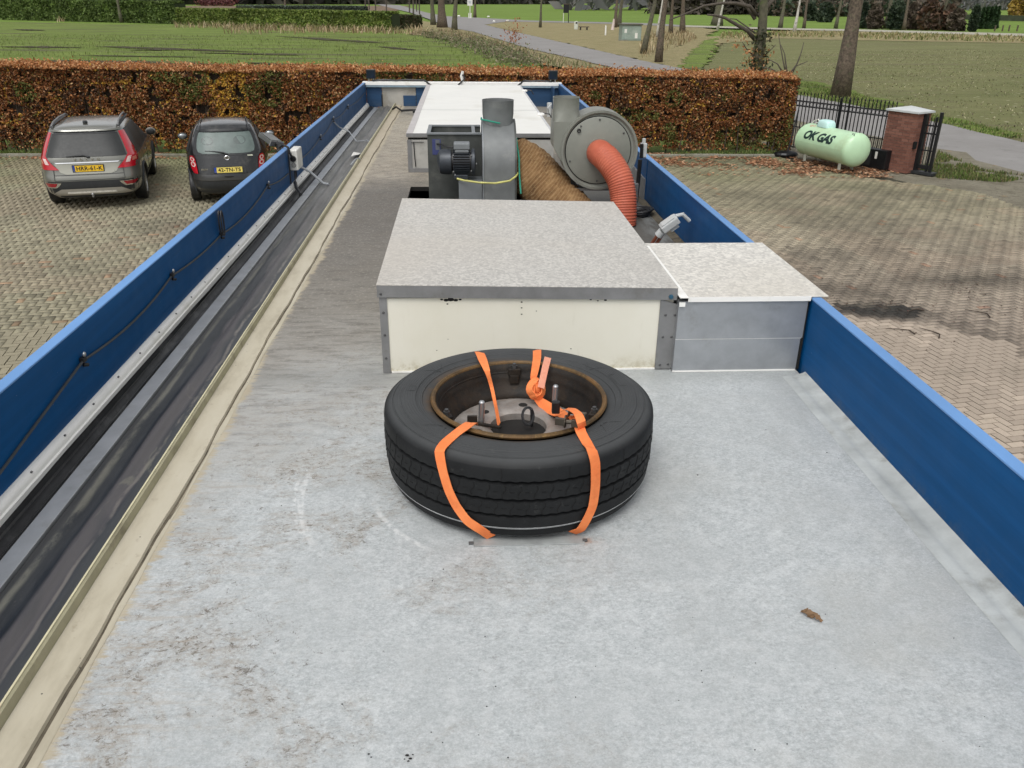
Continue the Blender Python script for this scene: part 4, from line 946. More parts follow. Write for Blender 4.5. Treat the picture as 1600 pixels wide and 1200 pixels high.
# left rear band dips into the hub
T3 = [Vector((.035, 2.440, RZ + .17)), onz(748, 550, RZ + .244), onz(754, 562, RZ + .2535), onz(761, 580, RZ + .249), onz(768, 605, RZ + .20), onz(775, 635, RZ + .175), onz(780, 664, RZ + .158)]
N3 = [(0, 1, .1), (0, .5, .9), (0, 0, 1), (.1, -.2, 1), (.3, -.8, .6), (-.6, -.8, .4), (-.9, -.5, .3)]
b = MB(); P_, Q_ = interp(T3, N3, 5); b.ribbon(P_, Q_, [SW * (1 - .62 * math.sin(math.pi * min(1, max(0, (i / (len(P_) - 1) - .35) / .8)))) for i in range(len(P_))]); b.build('webbing', M_STRAP, st, smooth=True, angle=30)
# middle rear band down to the knot
T4 = [Vector((.222, 2.435, RZ + .17)), onz(839, 547, RZ + .244), onz(839, 560, RZ + .2535), onz(836, 578, RZ + .246), onz(833, 592, RZ + .225), onz(835, 606, RZ + .205)]
N4 = [(0, 1, .1), (0, .5, .9), (0, 0, 1), (0, -.3, 1), (.4, -.6, .6), (.2, -.6, .6)]
b = MB(); P_, Q_ = interp(T4, N4, 5); b.ribbon(P_, Q_, [SW * (1 - .5 * (i / (len(P_) - 1)) ** 2) for i in range(len(P_))]); b.build('webbing', M_STRAP, st, smooth=True, angle=30)
# loose faded end above the knot
T5 = [onz(845, 606, RZ + .215), onz(848, 592, RZ + .235), onz(852, 574, RZ + .256), onz(856, 559, RZ + .262)]
b = MB(); P_, Q_ = interp(T5, [(.2, -.9, .5), (.3, -.8, .6), (.2, -.6, .8), (.1, -.4, .9)], 5); b.ribbon(P_, Q_, SW * .75); b.build('loose_end', M_STRAPF, st, smooth=True, angle=30, label='faded pink loose end of the strap')
# knot: two crossed wraps
b = MB(); kc = onz(838, 607, RZ + .205)
for rx, rz_, tilt in ((.022, .017, .5), (.019, .021, -.7), (.014, .024, .1)):
    pts = []; nn = []
    for k in range(17):
        q = 2 * math.pi * k / 16; v = Vector((rx * math.cos(q), .016 * math.sin(q + .6), rz_ * math.sin(q))); v = Matrix.Rotation(tilt, 3, 'Y') @ v
        pts.append(kc + v); nn.append(v + Vector((0, -.012, .004)))
    b.ribbon(pts, nn, .022, .003)
b.blob(kc, (.016, .012, .018), 10, 8)
b.build('knot', M_STRAP, st, smooth=True, angle=40)
T6 = [onz(836, 618, RZ + .185), onz(846, 629, RZ + .165), onz(862, 640, RZ + .165), onz(878, 648, RZ + .19), onz(890, 655, RZ + .235), onz(896, 650, RZ + .27)]
b = MB(); P_, Q_ = interp(T6, [(-.2, -.9, .4), (-.2, -.9, .5), (-.1, -.8, .6), (0, -.7, .7), (0, -.5, .8), (-.3, -.2, 1)], 5); b.ribbon(P_, Q_, [.018 + .016 * math.sin(math.pi * i / (len(P_) - 1)) for i in range(len(P_))]); b.build('webbing', M_STRAP, st, smooth=True, angle=30)
T7 = [onz(882, 641, RZ + .265), onz(893, 640, RZ + .292), onz(903, 647, RZ + .296), onz(908, 660, RZ + .283), onz(909, 668, RZ + .262)]
b = MB(); P_, Q_ = interp(T7, [(-.5, .5, 1), (0, .2, 1), (.3, -.2, 1), (.3, -.8, .6), (.2, -1, .3)], 5); b.ribbon(P_, Q_, .026); b.build('webbing', M_STRAP, st, smooth=True, angle=30)
b = MB(); rc = onz(896, 660, RZ + .268); M_RAT = mat('worn_steel_ratchet', (.11, .095, .075), .45, .6, var=.3, dirt=(.10, .06, .03), dirtamt=.5)
dx = Vector((.92, -.30, 0)).normalized(); dy = Vector((.30, .92, 0)).normalized(); dz = Vector((0, 0, 1))
for s_ in (-1, 1):
    cc = rc + dx * (.021 * s_)
    ring1 = [cc + dy * (.017 * math.cos(q)) + dz * (.017 * math.sin(q)) for q in [2 * math.pi * k / 18 for k in range(18)]]
    v_ = [p - dx * .0018 for p in ring1] + [p + dx * .0018 for p in ring1]
    b.add(v_, [tuple(range(18))[::-1], tuple(range(18, 36))] + [(k, (k + 1) % 18, 18 + (k + 1) % 18, 18 + k) for k in range(18)])
    b.obox(cc + dy * .030 + dz * -.004, dx * .0016, dy * .030, dz * .008)
    b.obox(cc - dy * .012 + dz * .004 - dx * .012, dx * .012, dy * .004, dz * .010)
b.tube([rc - dx * .03, rc + dx * .03], .006, 10); b.tube([rc - dx * .024 + dy * .055, rc + dx * .024 + dy * .055], .005, 8)
b.build('ratchet', M_RAT, st, bevel=.0012)
b = MB(); q = onz(868, 640, RZ + .215); b.obox(q + Vector((.0, -.005, .01)), (.011, 0, 0), (0, .008, 0), (0, 0, .018)); b.build('ratchet_handle', M_BLACK, st, bevel=.003)
# dry leaf and crumbs lying on the sheet
M_LEAF = mat('dry_brown_leaf', (.17, .10, .05), .8, var=.4)
lf = MB(); q = onz(1268, 962, RZ + .006)
for i in range(7):
    a = i * .5 - 1.5; c_ = q + Vector((.0045 * (i - 3), -.0045 * (i - 3) + .003 * math.sin(i * 2), .002 * (i % 3)))
    lf.add([c_ + Vector((math.cos(a) * .012, math.sin(a) * .007, .002)), c_ + Vector((math.cos(a + 1.6) * .008, math.sin(a + 1.6) * .010, .006)), c_ + Vector((-math.cos(a) * .011, -math.sin(a) * .007, -.001)), c_ + Vector((math.cos(a - 1.6) * .007, math.sin(a - 1.6) * .008, .0))], [(0, 1, 2, 3)])
tag(lf.build('dry_leaf', M_LEAF, fix=False), 'curled dry brown leaf lying alone on the bare grey roof, nearest the camera', 'leaf')
cr = MB(); rr = random.Random(5)
for i in range(60):
    px, py = rr.uniform(330, 1560), rr.uniform(640, 1190)
    q = onz(px, py, RZ + .002)
    if abs(q.x) > 1.13 or q.x < -.7 or (Vector((q.x, q.y)) - TC).length < .42 or q.y > 2.7: continue
    s_ = rr.uniform(.0008, .0020); cr.blob(q, (s_, s_ * rr.uniform(.4, 1), s_ * .5), 5, 3)
for px, py, s_ in ((636, 1180, .004), (641, 1185, .0035), (638, 1189, .0025), (632, 1186, .002), (645, 1179, .002), (1090, 742, .003), (1292, 707, .0025), (576, 1178, .0025), (580, 1183, .002)): q = onz(px, py, RZ + .002); cr.blob(q, (s_, s_ * .6, s_ * .4), 6, 4)
tag(cr.build('grit', M_PIT), 'dark grit and crumbs scattered over the grey roof sheet', 'grit', kind='stuff')
# ================================================================ first extractor: housing, motor, scroll, round outlet
f1 = thing('extractor_fan', 'dark grey extractor with black finned motor and short round outlet pipe', 'fan', (.1, 5.6, RZ))
HZ = RZ + .448
b = MB()
b.box((-.236, 5.60, RZ - .30), (.118, 5.604, HZ)); b.box((-.236, 5.604, RZ - .30), (-.232, 5.98, HZ)); b.box((-.232, 5.976, RZ - .30), (.118, 5.98, HZ)); b.box((-.232, 5.604, HZ - .05), (.118, 5.976, HZ - .045))
b.build('housing', M_DARKHOUSE, f1)
b = MB(); b.box((-.240, 5.588, HZ - .004), (.118, 5.612, HZ + .008)); b.box((-.240, 5.968, HZ - .004), (.118, 5.988, HZ + .008)); b.box((-.240, 5.612, HZ - .004), (-.215, 5.968, HZ + .008)); b.box((.055, 5.612, HZ - .004), (.078, 5.968, HZ + .004)); b.build('housing_rim', M_GREYMID, f1, bevel=.002)
b = MB(); b.box((-.205, 5.5975, RZ + .315), (-.150, 5.5995, RZ + .415)); lb = b.build('sticker', mat('blue_sticker_frame', (.045, .055, .16), .4), f1)
b = MB(); b.box((-.184, 5.5965, RZ + .346), (-.156, 5.5974, RZ + .411)); b.build('sticker_window', mat('sticker_grey', (.12, .13, .15), .4), lb)
MX, MY, MZ = -.085, 5.44, RZ + .298
mo = MB(); mo.lathe([(.0, -.105), (.045, -.104), (.074, -.088), (.080, -.065), (.080, -.018), (.076, -.014)], (MX + .02, MY, MZ), 'x', 28); motor = mo.build('motor', M_MOTOR, f1, smooth=True)
mo = MB(); mo.lathe([(.062, -.016), (.062, .125)], (MX + .02, MY, MZ), 'x', 24); mo.build('motor_core', M_BLACK, motor, smooth=True)
mo = MB()
for k in range(30):
    a = 2 * math.pi * k / 30; ca, sa = math.cos(a), math.sin(a)
    mo.obox((MX + .070, MY + ca * .069, MZ + sa * .069), (.052, 0, 0), (0, ca * .009, sa * .009), (0, -sa * .0016, ca * .0016))
mo.build('cooling_fins', M_MOTOR, motor, kind='stuff')
mo = MB(); mo.lathe([(.062, .112), (.079, .114), (.082, .122), (.082, .134), (.05, .14)], (MX + .02, MY, MZ), 'x', 28); mo.build('motor_flange', M_MOTOR, motor, smooth=True)
mo = MB(); mo.box((MX + .028, MY - .05, MZ + .062), (MX + .118, MY + .035, MZ + .082)); mo.box((MX + .022, MY - .055, MZ + .082), (MX + .124, MY + .040, MZ + .122)); mo.build('terminal_box', M_GREYMID, motor, bevel=.006)
mo = MB(); mo.box((MX + .02, MY - .05, MZ - .105), (MX + .11, MY + .05, MZ - .075)); mo.build('motor_foot', M_MOTOR, motor, bevel=.004)
for (dx_, dz_) in ((-.002, .052), (-.002, -.05), (.112, .052), (.112, -.045), (.008, -.07), (.145, .0)):
    mo = MB(); mo.cyl((MX + dx_ + .02, MY - .075, MZ + dz_), (MX + dx_ + .02, MY - .068, MZ + dz_), .0045, n=8); mo.build('bolt', M_STEEL, motor)
mo = MB(); mo.tube([(MX + .02, MY - .03, MZ + .095), (MX - .01, MY - .02, MZ + .092), (-.14, 5.57, RZ + .385), (-.175, 5.596, RZ + .385)], .005, 6); mo.build('motor_cable', M_CABLE, f1, smooth=True)
b = MB(); b.box((-.035, 5.37, RZ - .25), (.117, 5.55, RZ + .185)); b.build('motor_stand', M_GREYMID, f1, bevel=.004)
# scroll seen edge-on
def scroll_prof(cy, cz, R_, n=40): return [(cy + R_ * math.cos(q), cz + R_ * math.sin(q)) for q in [math.pi * k / n for k in range(n + 1)]]
CY, CZ1, SR = 5.615, RZ + .262, .272
poly = [(CY - SR, RZ - .28)] + [(CY - SR * math.cos(q), CZ1 + SR * math.sin(q)) for q in [math.pi * k / 36 for k in range(37)]] + [(CY + SR, RZ - .28)]
b = MB(); b.prism(poly, .128, .326, 'x'); sc_ = b.build('scroll_casing', M_GREYBOX, f1, smooth=True, angle=30)
big = [(CY - (SR + .007), RZ - .28)] + [(CY - (SR + .007) * math.cos(q), CZ1 + (SR + .007) * math.sin(q)) for q in [math.pi * k / 36 for k in range(37)]] + [(CY + SR + .007, RZ - .28)]
b = MB(); b.prism(big, .119, .1275, 'x'); b.build('scroll_side', M_GREYMID, f1, smooth=True, angle=30)
b = MB(); b.prism(big, .3265, .337, 'x'); b.build('scroll_side', M_DARKHOUSE, f1, smooth=True, angle=30)
# outlet: round above, squarer below
def loft(prof, n=32):
    """prof: list of (cx, cy, z, rx, ry, power)"""
    P = []
    for (cx, cy, z, rx, ry, pw) in prof:
        row = []
        for k in range(n + 1):
            q = 2 * math.pi * k / n; c_, s_ = math.cos(q), math.sin(q)
            row.append((cx + rx * math.copysign(abs(c_) ** (2 / pw), c_), cy + ry * math.copysign(abs(s_) ** (2 / pw), s_), z))
        P.append(row)
    return P
pc = (.226, 5.60)
out1 = MB(); out1.grid(loft([(*pc, RZ + .46, .088, .098, 5), (*pc, RZ + .53, .094, .100, 3.2), (*pc, RZ + .575, .101, .103, 2.2), (*pc, RZ + .655, .102, .104, 2), (*pc, RZ + .662, .104, .106, 2), (*pc, RZ + .662, .099, .101, 2), (*pc, RZ + .45, .085, .090, 2.5)]))
oo = out1.build('outlet_pipe', M_GREYBOX, f1, smooth=True, angle=45)
b = MB(); b.lathe([(0, RZ + .60), (.099, RZ + .60)], (pc[0], pc[1], 0), 'z', 28); b.build('dark_opening', mat('rusty_dark', (.06, .035, .02), .9, var=.4), oo)
b = MB(); b.tube([(.117, 5.55, RZ + .555), (.115, 5.50, RZ + .552), (.16, 5.485, RZ + .545), (.20, 5.482, RZ + .537), (.235, 5.482, RZ + .530)], .0055, 6); b.tube([(.335, 5.42, RZ + .45), (.352, 5.37, RZ + .33), (.355, 5.34, RZ + .22), (.362, 5.30, RZ + .12)], .0055, 6)
tag(b.build('green_cord', M_GREENCORD, smooth=True), 'thin green cord tied round the outlet pipe beside the black motor', 'cord')
b = MB(); b.tube([(-.045, 5.36, RZ + .205), (.0, 5.345, RZ + .196), (.10, 5.315, RZ + .188), (.20, 5.305, RZ + .186), (.29, 5.31, RZ + .200), (.330, 5.325, RZ + .225), (.345, 5.36, RZ + .24)], .0065, 6)
tag(b.build('earth_cable', M_GYCABLE, smooth=True), 'yellow green earth cable slung across the front of the dark grey fan', 'cable')

# ---- weathered brown duct curving from the first extractor down to the roof
def m_duct():
    n = NT('weathered_brown_duct'); o = n.pos(True); p = n.pos()
    c = n.ramp(n.noise(10, 6, .7), [(.3, (.10, .052, .024)), (.5, (.20, .11, .048)), (.72, (.31, .19, .09))])
    c = n.mix(n.math('MULTIPLY', n.step(n.noise(38, 5, .8), .56, .68), .55), c, (.42, .30, .14, 1))
    c = n.mix(n.math('MULTIPLY', n.step(n.noise(22, 5, .8), .58, .7), .5), c, (.05, .028, .015, 1))
    x, y, z = n.xyz(p)[:]; w = n.math('SINE', n.math('MULTIPLY', n.math('ADD', n.math('ADD', x, n.math('MULTIPLY', z, -.9)), n.math('MULTIPLY', n.noise(4, 2), .05)), 260)); c = n.mix(n.math('MULTIPLY', n.step(w, .2, .9), .35), c, (.38, .27, .14, 1))
    return n.out(c, .85, 0, n.bump(n.noise(70, 5, .8), .6, .01), .2)
M_DUCT = m_duct()
def ribbed(path, r, nrib, nseg=24, depth=.006, sub=4, squash=1.0, wob=0):
    V = [Vector(p) for p in path]
    L = [0]
    for i in range(1, len(V)): L.append(L[-1] + (V[i] - V[i - 1]).length)
    m = nrib * sub; pts, rr_ = [], []
    def at(s):
        for i in range(1, len(V)):
            if s <= L[i] or i == len(V) - 1:
                t_ = (s - L[i - 1]) / (L[i] - L[i - 1]); a, b_, c_, d_ = V[max(i - 2, 0)], V[i - 1], V[i], V[min(i + 1, len(V) - 1)]
                return .5 * ((2 * b_) + (c_ - a) * t_ + (2 * a - 5 * b_ + 4 * c_ - d_) * t_ ** 2 + (3 * b_ - a - 3 * c_ + d_) * t_ ** 3)
    for i in range(m + 1):
        pts.append(at(L[-1] * i / m)); ph = (i % sub) / sub
        rv = r(i / m) if callable(r) else r
        rr_.append(rv + depth * math.sin(2 * math.pi * ph) + (random.uniform(-wob, wob)))
    return pts, rr_
du = MB(); pts, rr_ = ribbed([(.337, 5.60, RZ + .262), (.43, 5.53, RZ + .225), (.54, 5.40, RZ + .125), (.65, 5.27, RZ + .02), (.76, 5.13, RZ - .09), (.82, 5.06, RZ - .15)], lambda t_: .165 - .01 * t_, 22, depth=.0045, wob=.0015)
du.tube(pts, rr_, 28, caps=False)
duct = thing('flexible_duct', 'fat weathered brown ribbed duct between the two grey fans', 'duct', (.5, 5.4, RZ))
du.build('hose', M_DUCT, duct, smooth=True, angle=180)
b = MB()
M_FRAY = mat('pale_frayed_fibre', (.42, .35, .22), .9, var=.4)
for i in range(420):
    q = random.uniform(-.5, 3.4); k = random.randrange(len(pts) - 1); k = int(k * .55)
    p = Vector(pts[k]); t_ = (Vector(pts[k + 1]) - p).normalized(); a_ = t_.cross(Vector((0, 0, 1))).normalized(); u_ = a_.cross(t_)
    nrm = a_ * math.cos(q) + u_ * math.sin(q); p0 = p + nrm * (rr_[k] - .002); sd = (t_ * random.uniform(-1, 1) + a_ * random.uniform(-.4, .4)).normalized()
    ln = random.uniform(.008, .03); b.add([p0, p0 + sd * .0015, p0 + nrm * ln + sd * ln * .8], [(0, 1, 2)])
b.build('frayed_fibres', M_FRAY, duct, kind='stuff', fix=False)

# ================================================================ second extractor: volute facing the camera, orange hose
f2 = thing('extractor_fan', 'round green grey fan casing with an orange hose plugged in its face', 'fan', (.8, 5.3, RZ))
FX, FZ, FY = .842, RZ + .402, 5.225
poly = []
for k in range(49):
    q = R(118) - R(298) * k / 48 ; rad = .236 + .004 * k / 48
    poly.append((FX + rad * math.cos(q), FZ + rad * math.sin(q)))
poly += [(FX - .285, FZ + .10), (FX - .285, FZ + .50), (FX - .122, FZ + .50), (FX - .118, FZ + .24)]
# volute: circle plus tangent outlet on the left
pl2 = [(FX + .236 * math.cos(q), FZ + .236 * math.sin(q)) for q in [R(112 - 262 * k / 44) for k in range(45)]]
pl2 += [(FX - .287, FZ + .02), (FX - .289, FZ + .17), (FX - .125, FZ + .17), (FX - .122, FZ + .205)]
b = MB(); b.prism(pl2, FY + .004, FY + .20, 'y'); b.build('volute_casing', M_GREENGREY, f2, smooth=True, angle=28)
b = MB(); b.grid(loft([(FX - .206, FY + .102, FZ + .169, .0815, .098, 7), (FX - .206, FY + .102, FZ + .20, .081, .096, 3.2), (FX - .206, FY + .102, FZ + .235, .081, .092, 2.2), (FX - .206, FY + .102, FZ + .300, .081, .090, 2), (FX - .206, FY + .102, FZ + .306, .083, .092, 2), (FX - .206, FY + .102, FZ + .306, .078, .086, 2), (FX - .206, FY + .102, FZ + .18, .074, .082, 2)])); oo = b.build('outlet_pipe', M_GREENGREY, f2, smooth=True, angle=45)
b = MB(); b.lathe([(0, FZ + .25), (.079, FZ + .25)], (FX - .206, FY + .102, 0), 'z', 24); b.build('dark_opening', M_PIT, oo)
b = MB(); b.lathe([(0, -.006), (.196, -.006), (.202, -.003), (.202, .004)], (FX - .008, FY, FZ), 'y', 72); plate = b.build('face_plate', M_GREENGREY, f2, smooth=True, angle=30)
b = MB(); b.lathe([(.2025, .0012), (.2075, .0012), (.2075, .004)], (FX - .008, FY, FZ), 'y', 72); b.build('plate_seam', M_PIT, f2)
b = MB(); b.lathe([(.214, .003), (.226, -.010), (.2395, -.010), (.2405, .20), (.236, .205)], (FX, FY, FZ), 'y', 72)
# keep the outer rim only where the casing is round
b.build('casing_rim', M_GREENGREY, f2, smooth=True, angle=30)
for a in (35, 90, 128, 200, 270, 335):
    a = R(a); b = MB(); b.lathe([(0, -.012), (.005, -.011), (.006, -.006)], (FX - .008 + .186 * math.cos(a), FY, FZ + .186 * math.sin(a)), 'y', 8); b.build('bolt', M_SCREW, plate, smooth=True)
b = MB(); q = (FX - .134, FY - .014, FZ + .120); b.lathe([(.006, -.002), (.010, -.004), (.013, 0), (.013, .01)], q, 'y', 14); b.build('rubber_grommet', M_BLACK, f2, smooth=True)
b = MB(); b.lathe([(.080, -.012), (.088, -.012), (.088, -.003)], (FX - .002, FY, FZ - .012), 'y', 36); b.build('inlet_collar', M_GREENGREY, f2, smooth=True)
for sx in (-.15, .13):
    b = MB(); b.box((FX + sx - .015, FY + .03, RZ + .002), (FX + sx + .015, FY + .06, FZ - .17)); b.build('leg', M_PIT, f2)
b = MB(); b.box((FX - .19, FY + .02, RZ + .15), (FX + .19, FY + .17, RZ + .166)); b.build('support_shelf', M_ALUD, f2)
# orange hose
def m_hose():
    n = NT('orange_hose_rubber'); p = n.pos()
    c = n.ramp(n.noise(9, 4, .6), [(.3, (.40, .085, .045)), (.7, (.52, .135, .075))])
    c = n.mix(n.math('MULTIPLY', n.step(n.noise(14, 5, .75), .58, .72), .3), c, (.60, .24, .16, 1))
    return n.out(c, .55, 0, n.bump(n.noise(40, 3), .15, .003), .4)
M_HOSE = m_hose()
hz = thing('flexible_hose', 'ribbed orange red hose bending down from the round fan face', 'hose', (.95, 4.9, RZ))
b = MB(); pts, rr_ = ribbed([(FX - .002, FY + .0, FZ - .012), (FX + .006, FY - .06, FZ - .014), (FX + .045, FY - .135, FZ - .048), (FX + .095, FY - .20, FZ - .125), (FX + .120, FY - .235, FZ - .22), (FX + .126, FY - .26, FZ - .32), (FX + .126, FY - .27, FZ - .402)], .079, 38, depth=.0030, sub=4)
rr_ = [r_ if i > 26 else .080 for i, r_ in enumerate(rr_)]
b.tube(pts, rr_, 32, caps=False); b.build('hose', M_HOSE, hz, smooth=True, angle=180)
# wires and coil at the right wall
b = MB(); b.tube([(1.16, 5.50, RZ + .30), (1.158, 5.50, RZ + .18), (1.15, 5.49, RZ + .02)], .014, 8); b.tube([(1.165, 5.505, RZ + .40), (1.17, 5.51, RZ + .31)], .012, 8)
tag(b.build('black_conduit', M_BLACK, smooth=True), 'upright black cable conduit between orange hose and right wall', 'conduit')
b = MB(); b.box((1.165, 5.52, RZ + .31), (1.205, 5.56, RZ + .40)); b.cyl((1.185, 5.54, RZ + .40), (1.185, 5.54, RZ + .43), .012)
tag(b.build('cable_gland_box', M_PVC, bevel=.004), 'small pale cable box beside the round fan casing', 'cable box')
b = MB()
for k in range(4):
    r_ = .075 + .006 * k; cx, cy = 1.10 + .005 * k, 5.22
    b.tube([(cx + r_ * math.cos(q), cy + r_ * 1.1 * math.sin(q), RZ + .010 + .010 * k + .006 * math.sin(q * 2 + k)) for q in [2 * math.pi * j / 28 for j in range(29)]], .0062, 6, False)
tag(b.build('cable_coil', M_CABLE, smooth=True), 'black cable coil lying on the roof by the orange hose foot', 'cable coil')
b = MB(); b.cyl((1.06, 5.20, RZ), (1.06, 5.20, RZ + .085), .015, n=12); b.cyl((1.06, 5.20, RZ), (1.06, 5.20, RZ + .012), .035, n=14)
tag(b.build('roof_vent_stub', M_BLACK, smooth=True), 'short black pipe stub standing inside the cable coil', 'pipe stub')
b = MB(); b.box((1.06, 5.46, RZ + .002), (1.155, 5.60, RZ + .15))
tag(b.build('metal_box', M_ALUD, bevel=.004), 'low grey metal box between the fan and right wall', 'metal box')
# tilted junction box on a copper coloured pipe
jb = thing('junction_box', 'tilted pale grey junction box on a red brown pipe at right wall', 'junction box', (1.07, 4.42, RZ))
c0 = onz(1020, 384, RZ + .0); c1 = onz(1038, 368, RZ + .105); c0.y = 4.42; c0.x = 1.035; c1 = Vector((1.075, 4.38, RZ + .11))
for dx_ in (-.012, .014):
    b = MB(); b.tube([Vector((1.03 + dx_, 4.42, RZ)), Vector((1.045 + dx_, 4.40, RZ + .045)), c1 + Vector((dx_ - .005, 0, -.01))], .0095, 8); b.build('pipe', M_COPPER, jb, smooth=True)
b = MB(); b.tube([c1 + Vector((-.018, .01, -.028)), c1 + Vector((0, 0, 0))], .023, 14); b.build('gland', M_PVC, jb, smooth=True)
ax = Vector((.80, -.05, .62)).normalized(); ay = Vector((-.05, 1, .05)).normalized(); az = ax.cross(ay).normalized(); ay = az.cross(ax)
bc = c1 + Vector((.035, 0, .040))
b = MB(); b.obox(bc, ax * .052, ay * .038, az * .020); bo = b.build('box', M_PVC, jb, bevel=.006)
b = MB(); b.obox(bc + az * .0235, ax * .040, ay * .028, az * .002); b.build('box_lid', M_PVC, bo, bevel=.002)
b = MB(); b.tube([bc + ax * .05 + az * .015, bc + ax * .085 + az * -.0, bc + ax * .095 - az * .055], .011, 8); b.build('elbow', M_PVC, jb, smooth=True)
b = MB(); b.obox(bc - az * .028 + ax * .01, ax * .026, ay * .026, az * .012); b.build('box_foot', M_PVC, jb, bevel=.004)

# ================================================================ things on the left wall
wb = thing('wall_junction_box', 'white square switch box fixed on the left blue wall', 'junction box', (-1.2, 6.2, RZ))
b = MB(); b.box((-1.234, 6.05, RZ + .130), (-1.175, 6.24, RZ + .272)); bo = b.build('box', M_WHITEPL, wb, bevel=.008)
b = MB(); b.lathe([(0, -.012), (.020, -.012), (.022, 0)], (-1.206, 6.0505, RZ + .212), 'y', 16); b.build('cable_gland', M_BLACK, bo, smooth=True)
b = MB(); b.lathe([(0, -.008), (.016, -.008), (.018, 0)], (-1.206, 6.0505, RZ + .168), 'y', 16); b.build('cable_gland', mat('gland_grey', (.25, .25, .24), .5), bo, smooth=True)
b = MB(); b.tube([(-1.206, 6.045, RZ + .212), (-1.210, 6.00, RZ + .25), (-1.225, 6.0, RZ + .30), (-1.262, 6.02, RZ + .315), (-1.30, 6.05, RZ + .285)], .008, 8); b.build('lead', M_CABLE, wb, smooth=True)
b = MB(); b.tube([(-1.222, 5.99, RZ + .29), (-1.224, 5.985, RZ + .18), (-1.224, 5.98, RZ + .05)], .0055, 6); b.build('lead', M_CABLE, wb, smooth=True)
b = MB(); b.tube([(-1.22, 6.15, RZ + .13)] + [(-1.215, 6.13 + .03 * math.sin(q), RZ + .09 + .03 * math.cos(q)) for q in [2 * math.pi * j / 14 for j in range(14)]] + [(-1.215, 6.08, RZ + .02), (-1.205, 6.02, RZ + .01)], .005, 6); b.build('lead', M_CABLE, wb, smooth=True)
b = MB(); b.tube([(-1.205, 6.03, RZ + .05), (-1.18, 5.93, RZ + .03), (-1.13, 5.80, RZ + .012)], .013, 8); b.build('taped_sleeve', M_BLACK, wb, smooth=True)
b = MB(); b.tube([(-1.185, 6.16, RZ + .14), (-1.12, 6.19, RZ + .095), (-1.035, 6.20, RZ + .012), (-.99, 6.17, RZ + .010)], .0085, 8); b.build('grey_lead', M_CABLEG, wb, smooth=True)
fl = thing('work_lamp', 'grey rectangular work lamp hanging outside the left blue wall', 'lamp', (-1.35, 6.1, RZ + .25))
lc = Vector((-1.375, 6.16, RZ + .33)); la = Vector((.62, -.45, -.35)).normalized(); lb_ = Vector((.5, .8, -.2)); lb_ = (lb_ - la * lb_.dot(la)).normalized(); ln = la.cross(lb_)
b = MB(); b.obox(lc, la * .062, lb_ * .060, ln * .016); b.build('lamp_body', mat('lamp_grey', (.10, .105, .10), .45, .2, var=.2), fl, bevel=.004)
b = MB(); b.obox(lc + ln * (.0195 if ln.z > 0 else -.0195), la * .052, lb_ * .050, ln * .0012); b.build('lamp_glass', mat('lamp_glass_grey', (.13, .135, .13), .15, var=.3), fl)
b = MB(); b.obox(lc + la * .064, la * .004, lb_ * .064, ln * .020); b.build('lamp_frame', M_ALUD, fl, bevel=.002)
b = MB(); b.tube([lc + la * .06, lc + la * .09, (-1.285, 6.02, RZ + .262)], .022, 8); b.box((-1.30, 5.97, RZ + .20), (-1.275, 6.06, RZ + .28)); b.build('mount', M_BLACK, fl, bevel=.003)
# clips and the cable that sags between them
clips = [onx(128, 556, -1.228), onx(268, 425, -1.228), onx(345, 362, -1.228), onx(418, 286, -1.228), onx(500, 212, -1.228), onx(520, 184, -1.228), onx(543, 165, -1.228)]
cb = thing('wall_cable', 'thin black cable sagging from clip to clip along the left blue wall', 'cable', (-1.228, 4.5, RZ + .17))
for q in clips:
    b = MB(); b.box((q.x - .006, q.y - .012, q.z - .022), (q.x + .008, q.y + .012, q.z - .004)); b.cyl((q.x, q.y - .004, q.z - .03), (q.x + .010, q.y + .010, q.z - .035), .006); k_ = b.build('clip', M_BLACK, cb, bevel=.002)
    b = MB(); b.blob((q.x + .008, q.y, q.z + .005), (.006, .008, .009), 8, 6); b.build('clip_screw', M_STEEL, k_, smooth=True)
path = [Vector((-1.229, .6, RZ + .04)), Vector((-1.229, 1.4, RZ + .05)), Vector((-1.229, 1.95, RZ + .10))] 
ends = [clips[0], clips[1], clips[2], clips[3], Vector((-1.229, 5.95, RZ + .145))]
path.append(clips[0] + Vector((.002, 0, -.015)))
for a_, b_ in zip(ends[:-1], ends[1:]):
    sag = .045 if (b_ - a_).length > .8 else .02
    for j in range(1, 9):
        t_ = j / 8; p = a_.lerp(b_, t_); p.z -= .015 + sag * 4 * t_ * (1 - t_) * .7; p.x = -1.2285; path.append(p)
b = MB(); b.tube(path, .0042, 6); b.build('cable', mat('cable_dull', (.045, .050, .055), .6), cb, smooth=True)
b = MB()
q = clips[2]
for s_ in (0, .012): b.tube([(q.x + .006 + s_, q.y + .02 * math.cos(a) - .01, q.z + .045 + .062 * math.sin(a)) for a in [2 * math.pi * j / 20 + 4.2 for j in range(20)]], .004, 6)
b.build('spare_loop', M_CABLE, cb, smooth=True)
path = [Vector((-1.229, 6.3, RZ + .17))]
ends = [Vector((-1.229, 6.3, RZ + .17))] + clips[4:] + [Vector((-1.229, 11.1, RZ + .2))]
for a_, b_ in zip(ends[:-1], ends[1:]):
    for j in range(1, 9): t_ = j / 8; p = a_.lerp(b_, t_); p.z -= .015 + .10 * t_ * (1 - t_); p.x = -1.2285; path.append(p)
b = MB(); b.tube(path, .0035, 5); b.build('cable', mat('cable_blue_grey', (.05, .06, .08), .6), cb, smooth=True)
q = clips[5]
b = MB(); b.tube([(q.x, q.y, q.z - .03), (-1.215, 8.5, RZ + .10), (-1.12, 8.45, RZ + .07), (-1.02, 8.2, RZ + .012), (-.93, 8.25, RZ + .015), (-.88, 8.1, RZ + .02)], .006, 6)
